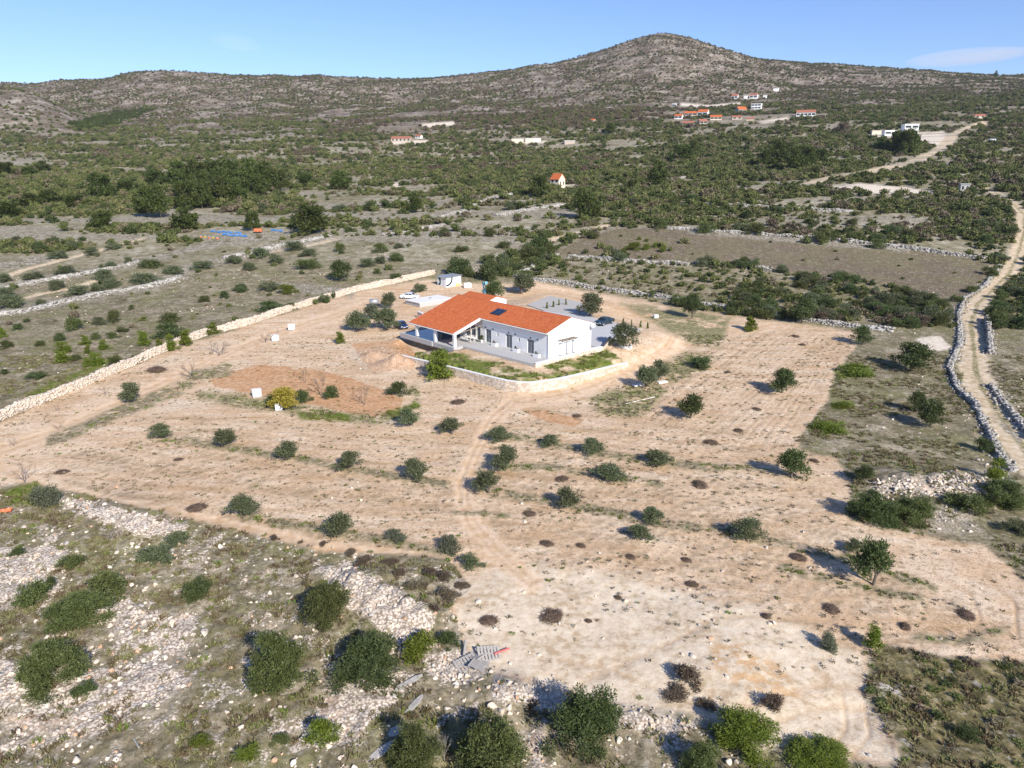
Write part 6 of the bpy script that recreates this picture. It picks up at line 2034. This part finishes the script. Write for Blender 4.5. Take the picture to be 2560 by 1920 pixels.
# silver tank on a trailer
p = at(808, 662)
t_ = thing('tank_trailer', "pale blue grey tank on a dark trailer under the long wall", 'trailer', p, 0.1)
b = MB()
b.tube((-1.0, 0.4, 1.05), (1.0, 0.4, 1.05), 0.62, n=14)
b.obj('tank', M['steel'], t_, True)
b = MB()
b.box(-1.3, 1.2, -0.2, 1.0, 0.36, 0.45)
b.tube((-1.3, 0.4, 0.4), (-2.4, 0.4, 0.35), 0.05)
b.obj('chassis', M['dark_metal'], t_)
for y in (-0.3, 1.1):
    b = MB()
    b.tube((0, y - .09, 0.33), (0, y + .09, 0.33), 0.33, n=14)
    b.obj('wheel', M['black'], t_)
# white cistern
p = at(907, 664)
t_ = thing('cistern', "low white concrete cistern with a flat roof left of the orange roof", 'cistern', p, HYAW)
b = MB()
b.box(-5.6, 0, 0, 9.5, -0.4, 0.85)
b.obj('wall', M['concrete'], t_)
b = MB()
b.box(-5.75, 0.12, -0.12, 9.6, 0.852, 1.0)
b.obj('slab', M['offwhite'], t_)
b = MB()
b.box(-3.2, -2.4, 5.0, 5.8, 1.002, 1.2)
b.obj('hatch', M['concrete'], t_)
local_wall('stone_wall', "low masonry wall below the cistern left of the porch", [(-46, 8.0), (-41, 7.0), (-36, 5.2), (-32.5, 3.4)], 0.4, -2.2, [-0.2, -0.3, -0.3, -0.2], 'creamrock', 'offwhite')
# tall blue machine with a folded boom
M['blue'] = plain("worn_blue_paint", (0.03, 0.13, 0.22), 0.5, 0.25, 5)
M['teal'] = plain("faded_teal_paint", (0.16, 0.38, 0.42), 0.6, 0.2, 5)
p = at(1047, 647)
t_ = thing('boom_machine', "tall blue machine with a folded boom behind the villa roof", 'machine', (p[0], p[1], p[2]), 0.3)
b = MB()
b.box(-1.1, 1.1, -0.8, 0.8, 0.45, 1.0)
b.obj('chassis', M['blue'], t_, bevel=0.04)
for sx in (-0.75, 0.75):
    for sy in (-0.8, 0.8):
        b = MB()
        b.tube((sx, sy - .12, 0.42), (sx, sy + .12, 0.42), 0.42, n=14)
        b.obj('wheel', M['black'], t_)
b = MB()
b.box(-0.3, 0.3, -0.3, 0.3, 1.002, 2.4)
b.obj('mast', M['blue'], t_, bevel=0.03)
b = MB()
b.tube((-0.1, 0, 2.4), (-0.45, 0.1, 4.2), 0.2, 0.16, n=4)
b.tube((-0.45, 0.1, 4.2), (0.35, 0.2, 3.2), 0.15, 0.12, n=4)
b.obj('boom', M['blue'], t_)
b = MB()
b.box(0.0, 0.7, -0.35, 0.45, 3.7, 4.3)
b.obj('engine_hood', M['teal'], t_, bevel=0.05)
plant('bare', 1067, 664, 30, 30, "leafless bush against the villa's roof right of the blue machine", 'bush', None, 'bare_bush')
# little white vent box near the ridge and dark bin by the slanting wall
p = at(1020, 640)
b = MB()
b.box(-0.6, 0.6, -0.4, 0.4, 0, 0.9)
o = tag(b.obj('white_box', M['plastic_white'], bevel=0.04), "small white box beyond the left end of the orange roof", 'box')
o.location = p
p = at(1134, 603)
t_ = thing('waste_bin', "dark bin at the lower end of the slanting grey wall", 'bin', p, 0.3)
b = MB()
b.box(-0.5, 0.5, -0.4, 0.4, 0.1, 1.1)
b.obj('body', M['dark_metal'], t_, bevel=0.05)
b = MB()
b.box(-0.55, 0.55, -0.45, 0.45, 1.102, 1.18)
b.obj('lid', M['black'], t_)

# ---------------------------------------------------------------- pallets and rod in the yard
def pallet(px, py, rz, tilt, lab, z=0.0):
    p = at(px, py)
    t_ = thing('pallet', lab, 'pallet', (p[0], p[1], p[2] + z), rz)
    t_.rotation_euler = (tilt[0], tilt[1], rz)
    t_.scale = (0.78, 0.78, 0.78)
    for k in range(7):
        b = MB()
        x = -0.9 + k * 0.3
        b.box(x - 0.11, x + 0.11, -0.75, 0.75, 0.12, 0.15)
        b.obj('board', M['greywood'], t_)
    for k in range(3):
        b = MB()
        y = -0.66 + k * 0.66
        b.box(-1.0, 1.0, y - 0.06, y + 0.06, 0.02, 0.118)
        b.obj('bearer', M['greywood'], t_)
pallet(1008, 1434, 0.55, (0.16, -0.10), "grey wooden pallet lying at the left of the pile in the yard")
pallet(1036, 1438, 1.25, (0.22, 0.2), "grey wooden pallet leaning at the front right of the pile in the yard", 0.1)
pallet(1056, 1416, 0.25, (0.35, 0.1), "dark slatted pallet at the back right of the pile", 0.12)
pallet(1034, 1414, 0.95, (-0.25, 0.15), "dark pallet in the middle back of the pile", 0.02)
def stick(name, a, b_, r, m, lab, cat, z0=0.1, z1=0.1):
    p0, p1 = at(*a), at(*b_)
    b = MB()
    c = (p0 + p1) / 2
    b.tube(Vector(p0 - c) + Vector((0, 0, z0)), Vector(p1 - c) + Vector((0, 0, z1)), r, n=6)
    o = tag(b.obj(name, M[m]), lab, cat)
    o.location = c
M['pink'] = plain("faded_red_paint", (0.55, 0.12, 0.12), 0.6, 0.1)
stick('red_rod', (1068, 1419), (1100, 1404), 0.07, 'pink', "faded red rod sticking out of the pallet pile", 'rod', 0.25, 0.15)
stick('plank', (1002, 1418), (1006, 1395), 0.10, 'greywood', "short grey plank standing behind the pallet pile", 'plank', 0.1, 0.4)
stick('pale_pipe', (1352, 873), (1415, 858), 0.05, 'offwhite', "thin pale pipe lying across the grassy bend of the driveway", 'pipe', 0.06, 0.06)
stick('log', (289, 1598), (301, 1619), 0.05, 'greywood', "thin grey fallen branch among stones at lower left", 'branch', 0.1, 0.15)
# orange plastic by the left edge
M['orange_plastic'] = plain("orange_plastic", (0.62, 0.16, 0.06), 0.5, 0.15)
p = at(14, 1106)
b = MB()
rr = random.Random(4)
g = [[Vector((-0.5 + 0.16 * i, -0.3 + 0.15 * j, 0.06 + rr.uniform(0, 0.3))) for i in range(7)] for j in range(5)]
for j in range(4):
    for i in range(6):
        b.sheet(g[j][i], g[j][i + 1], g[j + 1][i + 1], g[j + 1][i], 0.02)
o = tag(b.obj('plastic_sheet', M['orange_plastic']), "crumpled orange plastic sheet in the grass at the left edge", 'plastic sheet')
o.location = p

# boulders that can be picked apart
def boulder(px, py, wpx, mk, lab, grp=None, lift=0.0):
    p = at(px, py)
    W = wpx * mpp(p)
    o = link_mesh('boulder', ROCKS[mk][random.randrange(4)])
    o.location, o.scale = (p[0], p[1] + W * 0.2, p[2] + W * 0.14 + lift), (W, W * random.uniform(.7, 1), W * random.uniform(.6, .9))
    o.rotation_euler = (random.uniform(-.5, .5), random.uniform(-.5, .5), random.uniform(0, 6.28))
    tag(o, lab, 'boulder', grp)
boulder(1063, 1530, 30, 'creamrock', "pinkish boulder left of three below the rusty rubble")
boulder(1083, 1544, 30, 'creamrock', "front boulder of three below the rusty rubble")
boulder(1100, 1533, 22, 'rock', "right boulder of three below the rusty rubble")
boulder(1155, 1512, 20, 'creamrock', "pale boulder right of the rusty rubble above the dark evergreen")
boulder(100, 1380, 16, 'rock', "white boulder left of the broad scrub pair")
boulder(440, 1372, 26, 'rock', "white block among low stones right of the broad scrub pair")
for k in range(110):
    t1 = random.random()
    px = 1885 + 270 * t1
    py = 1068 - 10 * t1 + random.uniform(-24, 16)
    boulder(px, py, random.choice([6, 7, 8, 9, 11, 13]), random.choice(['rock', 'rock', 'creamrock']), "white boulder in the heap above the three dark bushes at right", "boulders of the white heap at right", random.uniform(0, 0.35))
for k in range(35):
    px, py = random.uniform(2110, 2185), random.uniform(930, 1030)
    boulder(px, py + (px - 2145) * 0.5, random.choice([6, 7, 9, 11]), random.choice(['rock', 'greyrock']), "pale boulder of the bank left of the gravel road", "boulders of the roadside bank", 0.05)
for k in range(75):
    t1 = random.random()
    px, py = 120 + 270 * t1 + random.uniform(-12, 12), 1085 + 62 * t1 + random.uniform(-16, 16)
    boulder(px, py, random.choice([6, 7, 8, 10, 12, 15]), random.choice(['rock', 'rock', 'greyrock']), "white stone of the long heap below the lower left path", "stones of the heap below the lower left path", 0.05)
for k in range(55):
    t1 = random.random()
    px, py = 1105 + 400 * t1, 1478 + 80 * t1 + random.uniform(-8, 26)
    boulder(px, py, random.choice([6, 7, 9, 10, 13]), random.choice(['rock', 'creamrock']), "pale stone on the bank along the bottom of the sandy yard", "stones of the yard's bottom bank", 0.05)
# flat grey ledges of bedrock
for (px, py, l, w_, rz, lab) in [(880, 1478, 2.2, 0.55, 0.7, "long grey rock ledge below the bright bush and the pallets"), (897, 1520, 1.9, 0.5, 1.0, "narrow grey rock ledge below the longest one"), (822, 1625, 2.2, 0.6, 0.8, "grey rock ledge at the bottom left of the bottom evergreens"),
                                 (860, 1580, 1.4, 0.8, 0.5, "broad grey rock slab among white stones near the bottom edge")]:
    p = at(px, py)
    b = MB()
    rr = random.Random(int(px))
    pts = []
    for k in range(9):
        a = 2 * math.pi * k / 9
        pts.append((l / 2 * math.cos(a) * rr.uniform(.8, 1.1), w_ / 2 * math.sin(a) * rr.uniform(.7, 1.15)))
    b.prism(pts, -0.4, 0.14)
    o = tag(b.obj('rock_ledge', M['greyrock'], bevel=0.05), lab, 'rock')
    o.location, o.rotation_euler = p, (0.1, -0.08, rz)

# ---------------------------------------------------------------- beehives
M['hive_blue'] = plain("blue_hive_paint", (0.03, 0.17, 0.48), 0.6, 0.15, 4)
M['hive_lid'] = plain("pale_hive_lid", (0.25, 0.40, 0.55), 0.5, 0.1, 4)
M['hive_yellow'] = plain("yellow_hive_paint", (0.55, 0.40, 0.05), 0.6, 0.1, 4)
hive_m = {}
for nm, mb_m in (("blue", 'hive_blue'), ("yellow", 'hive_yellow'), ("red", 'orange_plastic')):
    b = MB()
    b.box(-0.3, 0.3, -0.28, 0.28, 0.15, 0.75)
    hive_m[nm] = b.mesh('body', M[mb_m])
b = MB()
b.box(-0.35, 0.35, -0.33, 0.33, 0.752, 0.83)
lid_m = b.mesh('lid', M['hive_lid'])
b = MB()
for sx in (-.25, .25):
    b.box(sx - .05, sx + .05, -0.28, 0.28, 0, 0.148)
stand_m = b.mesh('stand', M['wood'])
def hive(px, py, nm, lab, grp):
    p = at(px + random.uniform(-1, 1), py + random.uniform(-1, 1))
    t_ = thing('beehive', lab, 'beehive', p, random.uniform(-.4, .4), grp, (0.95, 0.95, 0.95))
    for n_, m_ in (('body', hive_m[nm]), ('lid', lid_m), ('stand', stand_m)):
        link_mesh(n_, m_, t_)
for k in range(11):
    hive(458 + k * 6.2, 502 + k * 0.35, 'blue', "blue beehive in the upper row left of the orange trailer", "blue beehives left of the trailer")
    hive(482 + k * 5.0, 509 + k * 0.3, 'blue', "blue beehive in the lower row left of the orange trailer", "blue beehives left of the trailer")
for k in range(5):
    hive(588 + k * 5.5, 500 + k * 0.2, 'blue', "blue beehive in the short row beside the broad pine", "blue beehives by the broad pine")
for k, nm in enumerate(['red', 'yellow', 'red', 'yellow', 'red']):
    hive(434 + k * 9, 514 + k * 0.8, nm, "%s beehive in the front row before the blue ones" % nm if nm == 'yellow' else "reddish beehive in the front row before the blue ones", "coloured beehives in front")
p = at(557, 504)
t_ = thing('trailer', "orange red box trailer beside the blue beehives", 'trailer', p, 0.1)
b = MB()
b.box(-1.3, 1.3, 0, 1.4, 0.5, 1.6)
b.obj('body', M['orange_plastic'], t_, bevel=0.04)
for sx in (-0.6, 0.6):
    b = MB()
    b.tube((sx, -0.06, 0.35), (sx, 0.14, 0.35), 0.35, n=12)
    b.obj('wheel', M['black'], t_)

# ---------------------------------------------------------------- far houses
M['wall_cream'] = plain("cream_plaster", (0.62, 0.55, 0.43), 0.85, 0.06, 0.5)
M['wall_stone'] = plain("stone_house_wall", (0.42, 0.36, 0.30), 0.9, 0.15, 1.0)
M['roof_red'] = plain("faded_red_tiles", (0.32, 0.12, 0.075), 0.85, 0.15, 1.0)
def far_house(px, py, wpx, hpx, label, wall='white', roof='roof', kind='gable', rz=-0.5, deep=0.7, floors=1, name='house'):
    p = at(px, py)
    k = mpp(p)
    W = wpx * k / (math.cos(rz) + deep * abs(math.sin(rz)))
    D_, H = W * deep, hpx * k
    t_ = thing(name, label, 'house', (p[0], p[1] + D_ * 0.3, p[2]), rz)
    wh = H if kind == 'flat' else H * 0.62
    b = MB()
    b.box(-W / 2, W / 2, -D_ / 2, D_ / 2, -1.5, wh)
    if kind == 'gable':
        b.add([(W / 2, -D_ / 2, wh + .002), (W / 2, D_ / 2, wh + .002), (W / 2, 0, H * .97), (-W / 2, -D_ / 2, wh + .002), (-W / 2, D_ / 2, wh + .002), (-W / 2, 0, H * .97)],
              [(0, 1, 2), (3, 5, 4), (0, 3, 4, 1), (1, 4, 5, 2), (2, 5, 3, 0)])
    b.obj('wall', M[wall], t_)
    b = MB()
    if kind == 'gable':
        e = D_ / 2 + 0.35
        ze = wh - (H - wh) * 0.35 / (D_ / 2)
        b.sheet((-W / 2 - .2, -e, ze + .1), (W / 2 + .2, -e, ze + .1), (W / 2 + .2, 0, H + .1), (-W / 2 - .2, 0, H + .1), 0.2)
        b.sheet((W / 2 + .2, e, ze + .1), (-W / 2 - .2, e, ze + .1), (-W / 2 - .2, .001, H + .1), (W / 2 + .2, .001, H + .1), 0.2)
        b.obj('roof', M[roof], t_)
    else:
        b.box(-W / 2 - .3, W / 2 + .3, -D_ / 2 - .3, D_ / 2 + .3, wh + .002, wh + 0.35)
        b.obj('roof', M[roof], t_)
    nw = max(2, int(W / 3.5)) if hpx > 7.5 else 0
    for f in range(floors):
        z0 = wh * (f + 0.30) / floors
        z1 = wh * (f + 0.78) / floors
        for i in range(nw):
            x = -W / 2 + W * (i + 0.5) / nw
            g = MB()
            wf = 0.42 if 'villa' in label else 0.22
            g.box(x - W * wf / nw, x + W * wf / nw, -D_ / 2 - 0.06, -D_ / 2 + 0.1, z0, z1)
            g.obj('window', M['glass_dark'], t_)
    for i in range(2):
        y = -D_ / 4 + D_ / 2 * i
        g = MB()
        g.box(W / 2 - .1, W / 2 + .06, y - D_ * .07, y + D_ * .07, wh * .35, wh * .72)
        g.obj('window', M['glass_dark'], t_)
    return t_
far_house(1205, 406, 32, 30, "small cream house with an orange gable roof alone on the mid slope", 'wall_cream', 'roof', 'gable', -0.75, 0.9, 2)
far_house(1588, 214, 16, 11, "white house with a red roof, left of the upper village row", 'white', 'roof_red')
far_house(1611, 213, 9, 6, "tiny white house between two red roofed ones of the upper row", 'white', 'offwhite', 'flat')
far_house(1629, 213, 20, 11, "white house with a red roof at the centre of the upper village row", 'white', 'roof_red')
far_house(1653, 212, 9, 6, "tiny white house at the right end of the upper village row", 'white', 'offwhite', 'flat')
far_house(1677, 197, 13, 6, "low white house highest on the slope above the village", 'white', 'offwhite', 'flat')
far_house(1457, 233, 9, 9, "small white house alone left above the village", 'white', 'offwhite', 'flat')
far_house(1635, 236, 24, 11, "white stepped house below the upper village row", 'white', 'white', 'flat', -0.5, .6, 2)
far_house(1601, 246, 24, 15, "tall house with a large orange roof right in the village", 'wall_stone', 'roof', 'gable', 0.3)
far_house(1491, 250, 28, 9, "long orange roofed house at the upper left of the village", 'wall_stone', 'roof', 'gable', -0.1, .4)
far_house(1467, 257, 20, 10, "white and orange house at the left end of the village", 'white', 'roof')
far_house(1520, 251, 26, 14, "white house with an orange roof at the village centre", 'white', 'roof')
far_house(1547, 259, 26, 10, "orange roofed low house right of the village centre", 'wall_cream', 'roof', 'gable', -0.2, .5)
far_house(1487, 271, 26, 9, "old stone house at the lower left of the village", 'wall_stone', 'roof_red', 'gable', -0.2, .5)
far_house(1518, 268, 20, 10, "stone house in the village's lower row centre", 'wall_stone', 'roof_red', 'gable', 0.2, .6)
far_house(1592, 258, 22, 8, "reddish roofed stone house below the tall orange roof", 'wall_stone', 'roof_red', 'gable', -0.1, .5)
far_house(1621, 261, 18, 7, "low stone house at the right end of the village", 'wall_stone', 'roof_red', 'gable', -0.3, .5)
far_house(1742, 252, 42, 14, "long white house with a red roof standing apart right of the village", 'white', 'roof_red', 'gable', -0.35, .45)
far_house(1924, 292, 28, 9, "low white wing of the modern villa with wide glass", 'white', 'white', 'flat', -0.05, .5)
far_house(1966, 290, 30, 20, "two storey white modern villa with large windows on the right slope", 'white', 'white', 'flat', -0.05, .6, 2)
far_house(1893, 290, 20, 7, "cream annex left of the modern villa", 'wall_cream', 'wall_cream', 'flat', -0.05, .5)
far_house(867, 306, 44, 11, "long farmhouse with a faded red roof at the left mid distance", 'wall_stone', 'roof_red', 'gable', -0.1, .4)
far_house(905, 299, 16, 8, "white house right of the long red roofed farmhouse", 'white', 'roof_red')
far_house(929, 297, 8, 7, "tiny red house at the right end of the farm", 'roof_red', 'roof_red', 'flat')
far_house(1118, 307, 26, 6, "long pale ruin of a low wall building left of the white sheds", 'wall_cream', 'offwhite', 'flat', 0.0, .4)
far_house(1145, 306, 20, 6, "cream shed second from the left in the mid row", 'wall_cream', 'offwhite', 'flat', 0.0, .5)
far_house(1161, 305, 14, 5, "small white shed right of the cream one in the mid row", 'white', 'offwhite', 'flat', 0.0, .6)
far_house(1230, 311, 24, 6, "flat white roofed shed alone right of the mid row", 'wall_stone', 'white', 'flat', 0.1, .6, name='shed')
far_house(1281, 264, 12, 7, "small ruin with an orange roof by the round dark tree at the hill foot", 'wall_cream', 'roof', 'gable')
far_house(2084, 414, 20, 15, "small grey concrete hut beside the bend of the gravel road", 'concrete', 'concrete', 'flat', -0.3, .8, name='hut')
far_house(2144, 309, 14, 9, "small white hut by the right side of the upper road", 'white', 'paint_blue', 'flat', -0.3, .8, name='hut')
far_house(2117, 256, 22, 9, "red roofed house near the right end of the upper road", 'wall_cream', 'roof_red', 'gable', -0.2, .5)
far_house(985, 189 + 30, 6, 5, "tiny white chapel like ruin on the long hillside", 'offwhite', 'offwhite', 'flat') if False else None

# ---------------------------------------------------------------- thin clouds and the air
def cloudmat(name, dens):
    t = NT(name)
    v = t.n("ShaderNodeVolumePrincipled")
    v.inputs["Color"].default_value = (0.97, 0.97, 0.98, 1)
    v.inputs["Density"].default_value = dens
    v.inputs["Anisotropy"].default_value = -0.35
    t.t.links.new(v.outputs[0], t.out.inputs["Volume"])
    return t.m
def cloud(px, py, dist, wpx, hpx, depth, dens, lab):
    d = ray(px, py)
    c = d * (dist / d[1]) + np.array([0, 0, CAM_H])
    k = dist / FPX * DS
    V, F = ICO3
    r = np.random.default_rng(int(px))
    o = link_mesh('cloud', np_mesh('cloud', V * np.array([wpx * k / 2, depth / 2, hpx * k / 2]), F, cloudmat('cloud_%d' % px, dens), True))
    o.location = c
    o['kind'] = 'stuff'
    return o
cloud(2085, 124, 9000, 200, 19, 1500, 0.0008, "")
cloud(2150, 118, 9000, 110, 10, 1200, 0.0006, "")
cloud(510, 92, 9000, 80, 26, 1000, 0.00012, "")

HAZE = 0.00005
if HAZE:
    t = NT("air")
    v = t.n("ShaderNodeVolumePrincipled")
    v.inputs["Color"].default_value = (0.80, 0.88, 1.0, 1)
    v.inputs["Density"].default_value = HAZE
    v.inputs["Anisotropy"].default_value = 0.2
    t.t.links.new(v.outputs[0], t.out.inputs["Volume"])
    zlo, zhi = -220.0, 330.0
    b = MB()
    b.box(-6400, 6400, -60, 2900, zlo, zhi)
    hz = b.obj('haze', t.m)
    hz['kind'] = 'stuff'
